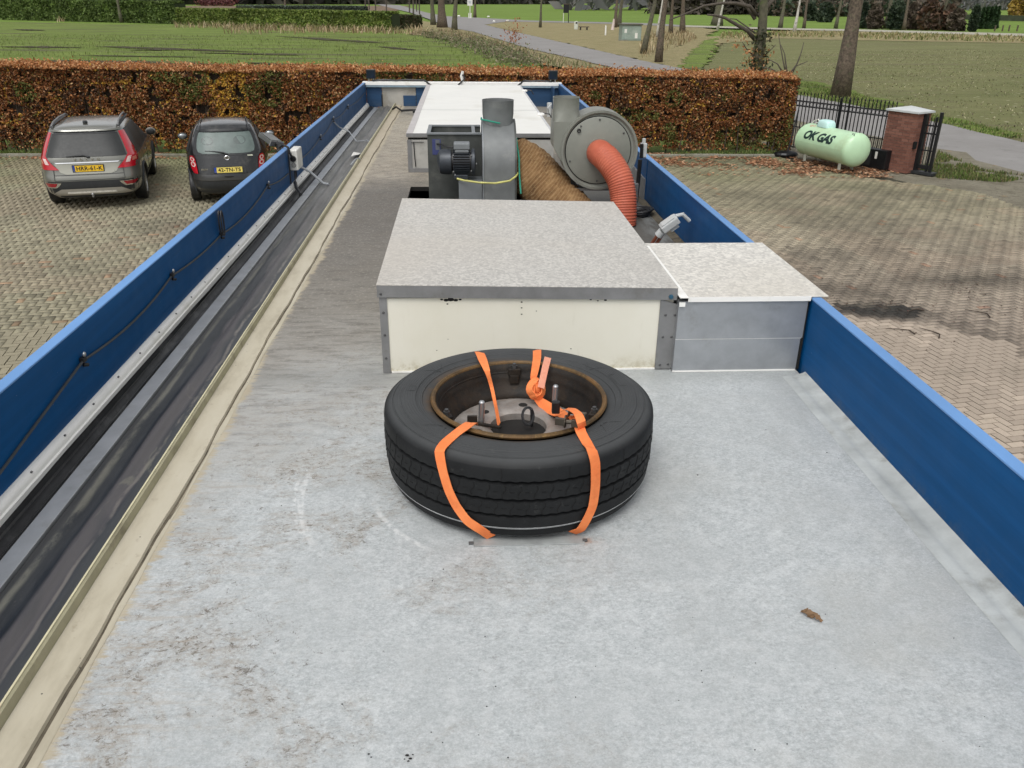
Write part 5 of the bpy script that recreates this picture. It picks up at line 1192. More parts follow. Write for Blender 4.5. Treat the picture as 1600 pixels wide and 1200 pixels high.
tag(b.build('loose_cable', M_CABLEG, smooth=True), 'loose grey cable dropping from the left wall onto the dark membrane, farther one', 'cable')
b = MB(); b.tube([(-.925, 6.95, RZ + .01), (-.90, 7.05, RZ + .035), (-.885, 7.1, RZ + .035), (-.86, 7.05, RZ + .045)], .006, 6)
tag(b.build('cable_stub', M_CABLEG, smooth=True), 'short grey cable end poking up beside the beige strip', 'cable')
b = MB(); b.grid([[(-.97 + .03 * i, 7.35 + .09 * j + .02 * i, RZ + .012 + .01 * math.sin(i + j)) for i in range(3)] for j in range(3)])
tag(b.build('paper_scrap', M_WHITEPL), 'small white scrap lying on the dark rubber membrane', 'scrap')

# ================================================================ far end: floodlights, aerial, cables
for sx, lab in ((-1, 'small black floodlight on the far left corner of the end wall'), (1, 'small black floodlight on the far right corner of the end wall')):
    lx = -1.165 if sx < 0 else 1.165
    t_ = thing('floodlight', lab, 'floodlight', (lx, Y1 - .02, RZ + WH + .012), 0, 'black floodlights on the end wall')
    z0 = RZ + WH + .012
    b = MB(); b.box((lx - .058, Y1 - .05, z0 + .035), (lx + .058, Y1 + .01, z0 + .145)); bd = b.build('lamp_housing', M_BLACK, t_, bevel=.006)
    b = MB(); b.box((lx - .05, Y1 - .053, z0 + .045), (lx + .05, Y1 - .0505, z0 + .135)); b.build('lamp_glass', mat('dark_lamp_glass', (.01, .015, .03), .1), bd)
    b = MB(); b.tube([(lx - .03, Y1 - .02, z0), (lx - .03, Y1 - .02, z0 + .035)], .008, 6); b.build('bracket_arm', M_STEEL, t_)
    b = MB(); b.tube([(lx + .03, Y1 - .02, z0), (lx + .03, Y1 - .02, z0 + .035)], .008, 6); b.build('bracket_arm', M_STEEL, t_)
ae = thing('aerial', 'small white upright aerial in the middle of the end wall cap', 'aerial', (0, Y1, RZ + WH))
q = Vector((.0, Y1 - .02, RZ + WH + .012))
b = MB(); b.tube([q, q + Vector((-.012, 0, .07)), q + Vector((.004, 0, .13))], [.014, .022, .016], 10); b.build('aerial_body', M_WHITEPL, ae, smooth=True)
b = MB(); b.tube([q + Vector((.0, -.03, .09)), q + Vector((.03, -.06, .05)), q + Vector((-.01, -.075, .01)), q + Vector((-.06, -.075, -.03))], .009, 6); b.build('lead', M_CABLE, ae, smooth=True)
def end_cable(xs, name, lab, r=.009):
    pts = [(x, Y1 - .02 - .02 * math.sin(i * 1.3), RZ + WH + .022 + .012 * abs(math.sin(i * 1.7))) for i, x in enumerate(xs)]
    x_ = xs[-1]; pts += [(x_ + .05 * (1 if xs[-1] > xs[0] else -1), Y1 - .09, RZ + WH + .01), (x_ + .10 * (1 if xs[-1] > xs[0] else -1), Y1 - .095, RZ + WH - .03)]
    b = MB(); b.tube(pts, r, 6); tag(b.build(name, M_CABLE, smooth=True), lab, 'cable')
end_cable([-1.15, -1.0, -.85, -.72, -.58, -.50], 'end_wall_cable', 'thick black cable lying along the left half of the end wall cap', .012)
end_cable([1.15, 1.0, .88, .80], 'end_wall_cable', 'black cable along the right corner of the end wall cap', .010)
# small things at the far end of the roof
b = MB(); b.tube([(1.02, 10.2, RZ), (1.02, 10.2, RZ + .16)], .03, 8); b.box((1.06, 10.1, RZ), (1.10, 10.2, RZ + .20)); b.tube([(1.0, 10.05, RZ + .05), (.98, 10.0, RZ + .12), (1.03, 10.05, RZ + .16)], .010, 6)
tag(b.build('pipe_fitting', M_PVC, bevel=.003), 'grey pipe fitting with a bent tube by the far right corner', 'pipe fitting')
b = MB(); b.box((-.60, 10.35, RZ + .02), (-.50, 10.42, RZ + .05)); b.tube([(-.73, 10.5, RZ + .03), (-.6, 10.4, RZ + .05), (-.48, 10.38, RZ + .045)], .014, 6); b.tube([(-.9, 10.6, RZ + .01), (-.82, 10.7, RZ + .05), (-.74, 10.55, RZ + .02)], .012, 6)
tag(b.build('cable_bundle', M_BLACK, smooth=True, angle=30), 'black cable bundle lying on the roof before the pale board', 'cable bundle')
# ================================================================ the two parked cars
def car_paint(name, base, spec=.4, rough=.3, metal=.35):
    n = NT(name); o = n.pos(True)
    c = n.mix(n.math('MULTIPLY', n.step(n.noise(3, 6, .7, v=o), .5, .7), .18), (*base, 1), (.22, .21, .18, 1))
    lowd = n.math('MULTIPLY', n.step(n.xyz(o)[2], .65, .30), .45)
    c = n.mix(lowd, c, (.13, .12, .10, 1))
    return n.out(c, n.math('MULTIPLY_ADD', n.noise(9, 4, v=o), .14, rough - .07), metal, None, spec, 1.0)
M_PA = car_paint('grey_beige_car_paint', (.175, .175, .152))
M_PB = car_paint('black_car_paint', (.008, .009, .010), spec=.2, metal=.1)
M_GLASS = mat('tinted_car_glass', (.030, .032, .032), .42, var=.1, bump=0, spec=.35)
M_GLASS2 = mat('green_car_glass', (.13, .165, .155), .35, var=.2, scale=4, bump=0, spec=.4)
M_SEATS = mat('seat_silhouette', (.085, .105, .10), .35, var=.2, bump=0)
M_RED = mat('red_lamp_glass', (.48, .008, .020), .18, var=.15, bump=0, coat=.8)
M_REDD = mat('dark_red_lamp_glass', (.25, .006, .012), .2, var=.1, bump=0, coat=.8)
M_CLEAR = mat('clear_lamp_glass', (.75, .55, .52), .15, var=.1, bump=0, coat=1)
M_TRIM = mat('black_car_trim', (.022, .024, .026), .55, var=.2)
M_SKID = mat('silver_skid_plate', (.42, .40, .36), .4, .4, var=.06)
M_CHROME = mat('chrome', (.75, .75, .75), .15, 1.0, var=.05, bump=0)
M_PLATE = mat('yellow_number_plate', (.80, .50, .03), .4, var=.04, bump=0)
M_PLATE2 = mat('pale_yellow_number_plate', (.82, .66, .16), .4, var=.04, bump=0)
M_PBLUE = mat('plate_blue', (.02, .06, .35), .4, bump=0)
M_INK = mat('plate_ink', (.03, .025, .02), .5, bump=0)
M_ALLOY = mat('alloy_rim', (.42, .42, .41), .35, .6, var=.08)

class Shell:
    """horizontal plan outlines stacked by height; answers where the skin is"""
    def __init__(s, st): s.st = np.array(st, float)     # z, half width, y rear, y front, power
    def at(s, z): return [float(np.interp(z, s.st[:, 0], s.st[:, i])) for i in (1, 2, 3, 4)]
    def rear(s, x, z):
        w, yr, yf, p = s.at(z); yc, l = (yr + yf) / 2, (yf - yr) / 2
        t = min(.9999, abs(x) / w); return yc - l * (1 - t ** p) ** (1 / p)
    def side(s, y, z):
        w, yr, yf, p = s.at(z); yc, l = (yr + yf) / 2, (yf - yr) / 2
        t = min(.9999, abs(y - yc) / l); return w * (1 - t ** p) ** (1 / p)
    def skin(s, z, n=120):
        w, yr, yf, p = s.at(z); yc, l = (yr + yf) / 2, (yf - yr) / 2; out = []
        for k in range(n):
            q = 2 * math.pi * k / n; c, d = math.cos(q), math.sin(q)
            out.append((w * math.copysign(abs(c) ** (2 / p), c), yc + l * math.copysign(abs(d) ** (2 / p), d), z))
        return out
def rear_patch(sh, rows, eps=.006, nx=10, nz=8, th=.0):
    """rows: (z, xleft, xright) bottom to top"""
    rows = np.array(rows, float); P = []
    for i in range(nz + 1):
        z = rows[0, 0] + (rows[-1, 0] - rows[0, 0]) * i / nz
        a, b_ = np.interp(z, rows[:, 0], rows[:, 1]), np.interp(z, rows[:, 0], rows[:, 2])
        P.append([(a + (b_ - a) * j / nx, sh.rear(a + (b_ - a) * j / nx, z) - eps, z) for j in range(nx + 1)])
    return P
def side_patch(sh, sx, rows, eps=.006, ny=12, nz=6):
    rows = np.array(rows, float); P = []
    for i in range(nz + 1):
        z = rows[0, 0] + (rows[-1, 0] - rows[0, 0]) * i / nz
        a, b_ = np.interp(z, rows[:, 0], rows[:, 1]), np.interp(z, rows[:, 0], rows[:, 2])
        P.append([(sx * (sh.side(a + (b_ - a) * j / ny, z) + eps), a + (b_ - a) * j / ny, z) for j in range(ny + 1)])
    return P
def local_build(b, name, m, parent, **k): return b.build(name, m, parent, world=False, **k)
def make_shell(sh, zs, arches, zroof):
    n = 120; b = MB(); rings = [sh.skin(z, n) for z in zs]
    vs = [v for r in rings for v in r]; fs = []
    for i in range(len(zs) - 1):
        for k in range(n):
            k2 = (k + 1) % n; f = (i * n + k, i * n + k2, (i + 1) * n + k2, (i + 1) * n + k)
            c = sum((Vector(vs[j]) for j in f), Vector()) / 4
            if any((c.y - ya) ** 2 + (c.z - za) ** 2 < ra ** 2 and abs(c.x) > .55 for ya, za, ra in arches): continue
            fs.append(f)
    b.add(vs, fs); top = rings[-1]
    cx = Vector((0, sum(v[1] for v in top) / n, zroof)); base = len(b.v)
    for s_ in (.75, .45, .18):
        for v in top: p = cx + (Vector(v) - cx) * s_; p.z = zroof - (zroof - top[0][2]) * s_ ** 2.2; b.v.append(tuple(p))
    prev = (len(zs) - 1) * n
    for j in range(3):
        cur = base + j * n
        for k in range(n): b.f.append((prev + k, prev + (k + 1) % n, cur + (k + 1) % n, cur + k)); b.mi.append(0)
        prev = cur
    b.f.append(tuple(prev + k for k in range(n))); b.mi.append(0)
    b.f.append(tuple(reversed(range(n)))); b.mi.append(0)
    return b
def make_wheel(parent, x, y, r, w, sx):
    b = MB(); b.lathe([(r * .62, -w / 2), (r * .92, -w / 2), (r * .985, -w * .40), (r, -w * .25), (r, w * .25), (r * .985, w * .40), (r * .92, w / 2), (r * .62, w / 2)], (x, y, r), 'x', 40)
    t = local_build(b, 'wheel', M_BLACKRUB, parent, smooth=True, angle=40)
    b = MB(); b.lathe([(r * .64, sx * w * .46), (r * .60, sx * w * .50), (r * .57, sx * w * .35), (r * .57, -sx * w * .3)], (x, y, r), 'x', 32)
    for k in range(10):
        a = 2 * math.pi * k / 10; b.obox((x + sx * w * .42, y + r * .32 * math.cos(a), r + r * .32 * math.sin(a)), (.008, 0, 0), (0, math.cos(a) * r * .27, math.sin(a) * r * .27), (0, -math.sin(a) * .018, math.cos(a) * .018))
    b.lathe([(0, sx * w * .46), (r * .12, sx * w * .46), (r * .14, sx * w * .3)], (x, y, r), 'x', 16)
    o = local_build(b, 'rim', M_ALLOY, t)
    b = MB(); b.lathe([(0, -sx * w * .05), (r * .56, -sx * w * .05)], (x, y, r), 'x', 24); local_build(b, 'brake_disc', M_TRIM, t)
def text_on(parent, body, size, M, m, name='lettering', **k):
    me = text_mesh(body, size, **k); return place_text(me, M, m, parent, name)
def rear_M(x, y, z, tilt=0): # text reads from behind the car
    return Matrix.Translation((x, y, z)) @ Matrix.Rotation(R(90) - tilt, 4, 'X')

# ---- grey estate car
va = thing('parked_estate_car', 'grey estate car with tall red rear lights and roof rails, parked by hedge', 'car', (-7.62, 17.50, 0), R(15)); va.scale = (1.04, 1.03, 1.05)
sh = Shell([(.24, .80, .12, 4.60, 6), (.34, .89, .03, 4.72, 6.5), (.46, .925, .0, 4.80, 6.5), (.62, .935, .0, 4.80, 6.5), (.70, .93, .035, 4.76, 6.5), (.80, .932, .06, 4.66, 6.5), (.90, .925, .075, 4.40, 6.3), (.97, .912, .09, 3.95, 6.2), (1.02, .885, .11, 3.55, 6.0), (1.15, .845, .20, 3.25, 5.6), (1.30, .785, .32, 2.95, 5), (1.42, .725, .42, 2.70, 5), (1.48, .685, .46, 2.55, 4.8), (1.515, .61, .50, 2.42, 4.2)])
zs = [.24, .29, .34, .40, .46, .54, .62, .66, .70, .75, .80, .85, .90, .94, .97, 1.02, 1.08, 1.15, 1.22, 1.30, 1.36, 1.42, 1.455, 1.48, 1.50, 1.515]
WA = [(.98, .34, .40), (3.79, .34, .40)]
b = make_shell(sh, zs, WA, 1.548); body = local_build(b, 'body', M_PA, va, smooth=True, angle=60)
b = MB(); b.box((-.70, .35, .30), (.70, 4.4, .70)); b.box((-.60, .2, .26), (.60, 4.5, .34)); local_build(b, 'underbody', M_TRIM, va)
for sx in (-1, 1):
    for y in (.98, 3.79): make_wheel(va, sx * .80, y, .345, .235, sx)
    for y, z, r_ in WA:
        b = MB(); b.tube([(sx * (sh.side(y + r_ * math.cos(q), max(.3, z + r_ * math.sin(q))) + .004), y + r_ * math.cos(q), z + r_ * math.sin(q)) for q in [R(-8 + 196 * k / 24) for k in range(25)]], .028, 6); local_build(b, 'arch_trim', M_TRIM, va, smooth=True)
    b = MB(); b.grid(side_patch(sh, sx, [(.26, 1.40, 3.36), (.46, 1.38, 3.38)], .008)); local_build(b, 'sill_cladding', M_TRIM, va, smooth=True)
    # side windows
    for rows in ([(1.00, .62, 1.16), (1.20, .60, 1.18), (1.43, .72, 1.20)], [(1.00, 1.22, 2.06), (1.20, 1.24, 2.02), (1.44, 1.26, 1.98)], [(1.00, 2.12, 3.12), (1.20, 2.08, 2.92), (1.43, 2.04, 2.50)]):
        b = MB(); b.grid(side_patch(sh, sx, rows, .006)); local_build(b, 'side_window', M_GLASS, va, smooth=True)
    b = MB(); b.grid(side_patch(sh, sx, [(1.43, .70, 2.55), (1.452, .74, 2.52)], .008, nz=1)); b.grid(side_patch(sh, sx, [(.985, .56, 3.2), (1.0, .56, 3.2)], .008, nz=1)); local_build(b, 'window_trim', M_TRIM, va, smooth=True)
    for y in (1.72, 2.72):
        b = MB(); x_ = sx * (sh.side(y, .90) + .018); b.tube([(x_, y - .09, .905), (x_, y + .09, .905)], .014, 6); local_build(b, 'door_handle', M_PA, va, smooth=True)
    b = MB()
    for y in (1.21, 2.09): b.tube([(sx * (sh.side(y, z) + .001), y, z) for z in np.linspace(.42, 1.0, 10)], .004, 4)
    local_build(b, 'door_seams', M_TRIM, va, kind='stuff')
    # mirrors
    b = MB(); b.blob((sx * 1.0, 3.02, 1.08), (.11, .06, .085), 14, 10); mi_ = local_build(b, 'mirror', M_PA, va, smooth=True)
    b = MB(); b.blob((sx * 1.0, 2.985, 1.08), (.09, .03, .068), 14, 8); local_build(b, 'mirror_glass', M_GLASS, mi_, smooth=True)
    # roof rails
    b = MB(); rx = sx * .60
    b.tube([(rx + sx * .015, .62, 1.475), (rx, .70, 1.535), (rx - sx * .005, .95, 1.578), (rx - sx * .02, 1.6, 1.598), (rx - sx * .03, 2.3, 1.578), (rx - sx * .03, 2.52, 1.53)], .018, 8); local_build(b, 'roof_rail', M_ALUD, va, smooth=True)
    b = MB(); b.grid([[(rx + sx * dx_, y, 1.538 - .012 * abs(y - 1.5)) for dx_ in (-.03, .035)] for y in np.linspace(.62, 2.5, 8)]); local_build(b, 'rail_foot', M_TRIM, va)
# tailgate
b = MB(); P = rear_patch(sh, [(1.015, -.72, .72), (1.20, -.665, .665), (1.415, -.585, .585)], .010, 16, 10); b.grid(P); local_build(b, 'rear_window', M_GLASS, va, smooth=True)
b = MB(); b.grid(rear_patch(sh, [(1.405, -.56, .56), (1.445, -.54, .54)], .016, 14, 2)); local_build(b, 'window_top_trim', M_TRIM, va, smooth=True)
b = MB(); 
P = rear_patch(sh, [(1.452, -.66, .66), (1.480, -.63, .63)], .05, 14, 2); b.grid(P); b.grid([[Vector(P[2][j]) for j in range(15)], [Vector(P[2][j]) + Vector((0, .12, .022)) for j in range(15)]]); local_build(b, 'roof_spoiler', M_PA, va, smooth=True)
M_TAIL = car_paint('light_tailgate_paint', (.36, .355, .30))
b = MB(); b.grid(rear_patch(sh, [(.925, -.70, .70), (1.0, -.70, .70)], .010, 16, 3)); local_build(b, 'tailgate_upper_panel', M_PA, va, smooth=True)
b = MB(); b.grid(rear_patch(sh, [(.905, -.55, .55), (.925, -.585, .585)], .022, 16, 1)); local_build(b, 'chrome_strip', M_CHROME, va, smooth=True)
b = MB(); b.grid(rear_patch(sh, [(.700, -.40, .40), (.74, -.50, .50), (.90, -.60, .60)], .009, 16, 5)); local_build(b, 'tailgate_recess', M_TAIL, va, smooth=True)
for sx in (-1, 1):
    o = lambda a, b_: (a, b_) if sx > 0 else (-b_, -a)
    b = MB(); b.grid(rear_patch(sh, [(1.0, *o(.745, .855)), (1.10, *o(.715, .84)), (1.25, *o(.665, .785)), (1.43, *o(.60, .70))], .014, 6, 10)); tl = local_build(b, 'tail_light', M_RED, va, smooth=True)
    b = MB(); b.grid(rear_patch(sh, [(.79, *o(.52, .918)), (.86, *o(.60, .92)), (.95, *o(.68, .91)), (1.03, *o(.73, .88))], .020, 8, 8)); local_build(b, 'lower_lens', M_RED, tl, smooth=True)
    b = MB(); b.grid(rear_patch(sh, [(.885, *o(.685, .76)), (.99, *o(.735, .80))], .026, 3, 3)); local_build(b, 'reversing_lens', M_CLEAR, tl, smooth=True)
    b = MB(); b.grid(rear_patch(sh, [(.90, *o(.80, .87)), (.965, *o(.81, .865))], .026, 3, 3)); local_build(b, 'indicator_lens', mat('pink_lens', (.75, .25, .18), .2, bump=0, coat=1), tl, smooth=True)
    b = MB(); b.grid(rear_patch(sh, [(.455, *o(.62, .80)), (.50, *o(.56, .86)), (.55, *o(.52, .88))], .012, 8, 4)); fg = local_build(b, 'fog_lamp', M_CHROME, va, smooth=True)
    b = MB(); b.grid(rear_patch(sh, [(.475, *o(.645, .79)), (.51, *o(.61, .835)), (.54, *o(.60, .84))], .018, 8, 3)); local_build(b, 'fog_lens', M_REDD, fg, smooth=True)
b = MB(); b.grid(rear_patch(sh, [(.25, -.88, .88), (.34, -.90, .90), (.46, -.915, .915), (.555, -.92, .92), (.575, -.92, .92)], .006, 24, 6)); local_build(b, 'bumper_lower', M_TRIM, va, smooth=True)
for sx in (-1, 1):
    o = lambda a, b_: (a, b_) if sx > 0 else (-b_, -a)
    b = MB(); b.grid(rear_patch(sh, [(.575, *o(.62, .92)), (.78, *o(.62, .925))], .007, 6, 4)); local_build(b, 'bumper_corner', M_PA, va, smooth=True)
    b = MB(); b.grid(rear_patch(sh, [(.60, *o(.628, .636)), (.79, *o(.620, .628))], .012, 1, 4)); local_build(b, 'panel_gap', M_TRIM, va)
b = MB(); b.grid(rear_patch(sh, [(.590, -.62, .62), (.600, -.62, .62)], .012, 12, 1)); b.grid(rear_patch(sh, [(.688, -.62, .62), (.696, -.62, .62)], .012, 12, 1)); local_build(b, 'bumper_gaps', M_TRIM, va, kind='stuff')
b = MB(); b.grid(rear_patch(sh, [(.30, -.74, .74), (.37, -.66, .66), (.43, -.54, .54)], .016, 18, 4)); sk = local_build(b, 'skid_plate', M_SKID, va, smooth=True)
b = MB(); b.grid(rear_patch(sh, [(.335, -.45, .45), (.375, -.44, .44)], .022, 12, 2)); local_build(b, 'bright_strip', mat('bright_skid', (.80, .78, .73), .3, .3, bump=0), sk, smooth=True)
b = MB(); b.tube([(0, .10, .27), (0, -.03, .26), (.0, -.06, .28), (0, -.06, .31)], .014, 8); b.blob((0, -.06, .325), .024, 10, 8); local_build(b, 'tow_bar', M_STEEL, va, smooth=True)
py_ = sh.rear(0, .80) - .012
b = MB(); b.box((-.285, py_ - .016, .735), (.285, py_, .875)); pl = local_build(b, 'number_plate', M_TRIM, va, bevel=.004)
b = MB(); b.box((-.235, py_ - .0195, .748), (.268, py_ - .0165, .862)); local_build(b, 'plate_face', M_PLATE, pl)
b = MB(); b.box((-.272, py_ - .0195, .748), (-.2365, py_ - .0165, .862)); local_build(b, 'plate_blue_band', M_PBLUE, pl)
text_on(pl, 'HRR-61-K', .105, rear_M(.018, py_ - .0205, .803), M_INK, bold=.0028, ext=.001, spacing=1.06)
text_on(pl, 'NL', .028, rear_M(-.254, py_ - .0205, .766), M_CHROME, bold=.0005, ext=.001)
text_on(va, 'V O L V O', .062, rear_M(0, sh.rear(0, .962) - .020, .962), M_CHROME, bold=.0025, ext=.006, spacing=1.75)
b = MB(); b.tube([(.02, sh.rear(0, 1.02) - .03, 1.02), (-.05, sh.rear(0, 1.05) - .04, 1.045), (-.22, sh.rear(.22, 1.035) - .035, 1.04), (-.36, sh.rear(.36, 1.03) - .028, 1.03)], [.018, .014, .010, .006], 6); b.blob((.03, sh.rear(0, 1.02) - .03, 1.012), (.035, .02, .022), 8, 6); local_build(b, 'rear_wiper', M_TRIM, va, smooth=True)
b = MB(); b.blob((-.02, .92, 1.56), (.05, .07, .035), 8, 6); local_build(b, 'roof_aerial', M_TRIM, va, smooth=True)
b = MB(); b.grid(side_patch(sh, 1, [(.76, .30, .46), (.88, .30, .46)], .004, 4, 3)); local_build(b, 'fuel_flap', M_PA, va, smooth=True)
# front glass
b = MB(); P = []
for z in np.linspace(1.02, 1.44, 8):
    w, yr, yf, p = sh.at(z); P.append([(x, (yr + yf) / 2 + (yf - yr) / 2 * (1 - (abs(x) / w) ** p) ** (1 / p) + .006, z) for x in np.linspace(-w * .9, w * .9, 10)])
b.grid(P); local_build(b, 'windscreen', M_GLASS, va, smooth=True)

# ---- small black hatchback
vb = thing('parked_hatchback', 'small rounded black hatchback with oval red lights, parked by hedge', 'car', (-4.94, 17.93, 0), R(14)); vb.scale = (1.05, 1.05, 1.05)
sb_ = Shell([(.22, .72, .14, 3.50, 4.2), (.32, .78, .04, 3.62, 4.2), (.45, .81, .0, 3.68, 4), (.60, .825, .01, 3.66, 3.8), (.72, .83, .04, 3.58, 3.7), (.85, .825, .085, 3.35, 3.6), (.95, .81, .12, 3.05, 3.6), (1.02, .785, .15, 2.80, 3.6), (1.15, .73, .23, 2.55, 3.7), (1.30, .66, .34, 2.28, 3.8), (1.40, .605, .42, 2.10, 3.8), (1.465, .55, .48, 1.98, 3.7), (1.50, .48, .55, 1.88, 3.5)])
zs = [.22, .27, .32, .38, .45, .52, .60, .66, .72, .78, .85, .90, .95, 1.02, 1.08, 1.15, 1.22, 1.30, 1.35, 1.40, 1.44, 1.465, 1.485, 1.50]
WB = [(.72, .29, .34), (3.10, .29, .34)]
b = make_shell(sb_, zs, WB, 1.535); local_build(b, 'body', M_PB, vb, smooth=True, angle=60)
b = MB(); b.box((-.58, .3, .24), (.58, 3.4, .60)); local_build(b, 'underbody', M_TRIM, vb)
for sx in (-1, 1):
    for y in (.72, 3.10): make_wheel(vb, sx * .71, y, .295, .175, sx)
    b = MB()
    for y, z, r_ in WB: b.tube([(sx * (sb_.side(y + r_ * math.cos(q), max(.3, z + r_ * math.sin(q))) + .002), y + r_ * math.cos(q), z + r_ * math.sin(q)) for q in [R(-8 + 196 * k / 24) for k in range(25)]], .018, 6)
    local_build(b, 'arch_trim', M_TRIM, vb, smooth=True)
    for rows in ([(.99, .62, 1.02), (1.2, .66, 1.06), (1.40, .80, 1.10)], [(.99, 1.08, 1.78), (1.40, 1.14, 1.72)], [(.99, 1.85, 2.62), (1.2, 1.82, 2.40), (1.40, 1.79, 2.02)]):
        b = MB(); b.grid(side_patch(sb_, sx, rows, .006)); local_build(b, 'side_window', M_GLASS, vb, smooth=True)
    b = MB(); x_ = sx * (sb_.side(1.95, .86) + .02); b.tube([(x_, 1.83, .88), (x_, 1.98, .88)], .014, 6); local_build(b, 'door_handle', M_PB, vb, smooth=True)
    b = MB(); b.blob((sx * .93, 2.45, 1.05), (.105, .06, .075), 14, 10); mi_ = local_build(b, 'mirror', mat('black_mirror_shell', (.05, .052, .05), .3, .2), vb, smooth=True)
    b = MB(); b.blob((sx * .93, 2.415, 1.05), (.085, .028, .058), 14, 8); local_build(b, 'mirror_glass', mat('mirror_pale', (.30, .32, .33), .1, .6, bump=0), mi_, smooth=True)
    # roof edge strips
    b = MB(); b.tube([(sx * (sb_.at(1.30)[0] * .90), .36, 1.31), (sx * .52, .47, 1.455), (sx * .475, .62, 1.512), (sx * .46, 1.0, 1.532), (sx * .45, 1.6, 1.525)], .009, 5); local_build(b, 'roof_moulding', M_TRIM, vb, smooth=True)
b = MB(); b.grid(rear_patch(sb_, [(.97, -.62, .62), (1.0, -.64, .64), (1.15, -.62, .62), (1.36, -.555, .555), (1.40, -.53, .53)], .008, 18, 10)); local_build(b, 'window_surround', M_TRIM, vb, smooth=True)
b = MB(); b.grid(rear_patch(sb_, [(1.005, -.45, .45), (1.03, -.535, .535), (1.10, -.56, .56), (1.25, -.535, .535), (1.355, -.50, .50), (1.385, -.47, .47)], .014, 18, 14)); rw = local_build(b, 'rear_window', M_GLASS2, vb, smooth=True)
for x0, x1, z0, z1 in ((-.46, -.22, 1.16, 1.31), (.16, .40, 1.16, 1.32)):
    b = MB(); P = []
    xc, zc = (x0 + x1) / 2, (z0 + z1) / 2
    ring = [(xc + (x1 - x0) / 2 * math.cos(q), zc + (z1 - z0) / 2 * math.sin(q)) for q in [2 * math.pi * k / 20 for k in range(20)]]
    b.add([(x, sb_.rear(x, z) - .0158, z) for x, z in ring], [tuple(range(20))]); local_build(b, 'headrest_outline', M_SEATS, rw)
P = rear_patch(sb_, [(1.41, -.555, .555), (1.445, -.53, .53)], .045, 14, 2)
b = MB(); b.grid(P); b.grid([[Vector(p) for p in P[2]], [Vector(p) + Vector((0, .10, .038)) for p in P[2]]]); local_build(b, 'roof_spoiler', M_PB, vb, smooth=True)
b = MB(); b.grid(rear_patch(sb_, [(1.398, -.50, .50), (1.412, -.50, .50)], .040, 12, 1)); local_build(b, 'spoiler_shadow_gap', M_TRIM, vb)
for sx in (-1, 1):
    o = lambda a, b_: (a, b_) if sx > 0 else (-b_, -a)
    b = MB(); b.grid(rear_patch(sb_, [(.63, *o(.585, .66)), (.70, *o(.59, .71)), (.84, *o(.605, .735)), (.92, *o(.62, .725)), (.95, *o(.65, .70))], .020, 8, 8)); tl = local_build(b, 'tail_light', M_RED, vb, smooth=True)
    for zc, r_ in ((.885, .042), (.795, .048)):
        xc = sx * (.672 if zc > .84 else .662); b = MB(); ring = [(xc + r_ * math.cos(q), zc + r_ * math.sin(q)) for q in [2 * math.pi * k / 18 for k in range(18)]]; b.add([(x, sb_.rear(x, z) - .026, z) for x, z in ring], [tuple(range(18))]); local_build(b, 'round_lens', M_CLEAR, tl)
        b = MB(); ring = [(xc + r_ * .5 * math.cos(q), zc + r_ * .5 * math.sin(q)) for q in [2 * math.pi * k / 14 for k in range(14)]]; b.add([(x, sb_.rear(x, z) - .030, z) for x, z in ring], [tuple(range(14))]); local_build(b, 'lens_centre', M_RED, tl)
b = MB(); b.grid(rear_patch(sb_, [(.505, -.78, .78), (.62, -.79, .79)], .012, 22, 3)); local_build(b, 'bumper_upper', car_paint('grey_black_bumper', (.055, .056, .058)), vb, smooth=True)
b = MB(); b.grid(rear_patch(sb_, [(.24, -.74, .74), (.35, -.78, .78), (.49, -.80, .80)], .008, 22, 4)); local_build(b, 'bumper_lower', M_TRIM, vb, smooth=True)
b = MB(); ring = [(.0 + .095 * math.cos(q), .575 + (.022 if math.sin(q) < 0 else .012) * math.sin(q)) for q in [2 * math.pi * k / 18 for k in range(18)]]; b.add([(x, sb_.rear(x, z) - .0145, z) for x, z in ring], [tuple(range(18))]); local_build(b, 'boot_handle_recess', M_PIT, vb)
py_ = sb_.rear(.1, .70) - .012
b = MB(); b.grid(rear_patch(sb_, [(.63, -.34, .34), (.80, -.32, .32)], .007, 10, 3)); local_build(b, 'plate_recess', M_TRIM, vb, smooth=True)
b = MB(); b.box((-.275, py_ - .014, .645), (.275, py_, .765)); pl = local_build(b, 'number_plate', M_TRIM, vb, bevel=.003)
b = MB(); b.box((-.222, py_ - .0175, .652), (.268, py_ - .0145, .758)); local_build(b, 'plate_face', M_PLATE2, pl)
b = MB(); b.box((-.268, py_ - .0175, .652), (-.2235, py_ - .0145, .758)); local_build(b, 'plate_blue_band', M_PBLUE, pl)
text_on(pl, '42-TN-TS', .100, rear_M(.022, py_ - .0185, .703), M_INK, bold=.0026, ext=.001, spacing=1.06)
text_on(pl, 'NL', .028, rear_M(-.246, py_ - .0185, .672), M_CHROME, bold=.0005, ext=.001)
text_on(vb, 'MICRA', .042, rear_M(-.445, sb_.rear(.44, .715) - .012, .715), M_CHROME, bold=.0022, ext=.004, spacing=1.1)
b = MB(); yb_ = sb_.rear(0, .925) - .014; b.lathe([(.030, -.006), (.041, -.010), (.050, -.004), (.050, .004), (.030, .004)], (.0, yb_, .925), 'y', 24); b.box((-.060, yb_ - .012, .912), (.060, yb_ - .004, .938)); em = local_build(b, 'badge', M_CHROME, vb, smooth=True, angle=40)
b = MB(); b.box((-.045, yb_ - .0145, .919), (.045, yb_ - .0125, .931)); local_build(b, 'badge_bar', M_TRIM, em)
b = MB(); b.box((.40, sb_.rear(.43, .955) - .014, .942), (.50, sb_.rear(.43, .955) - .010, .966)); local_build(b, 'sticker', mat('pale_sticker', (.6, .62, .5), .5), vb)
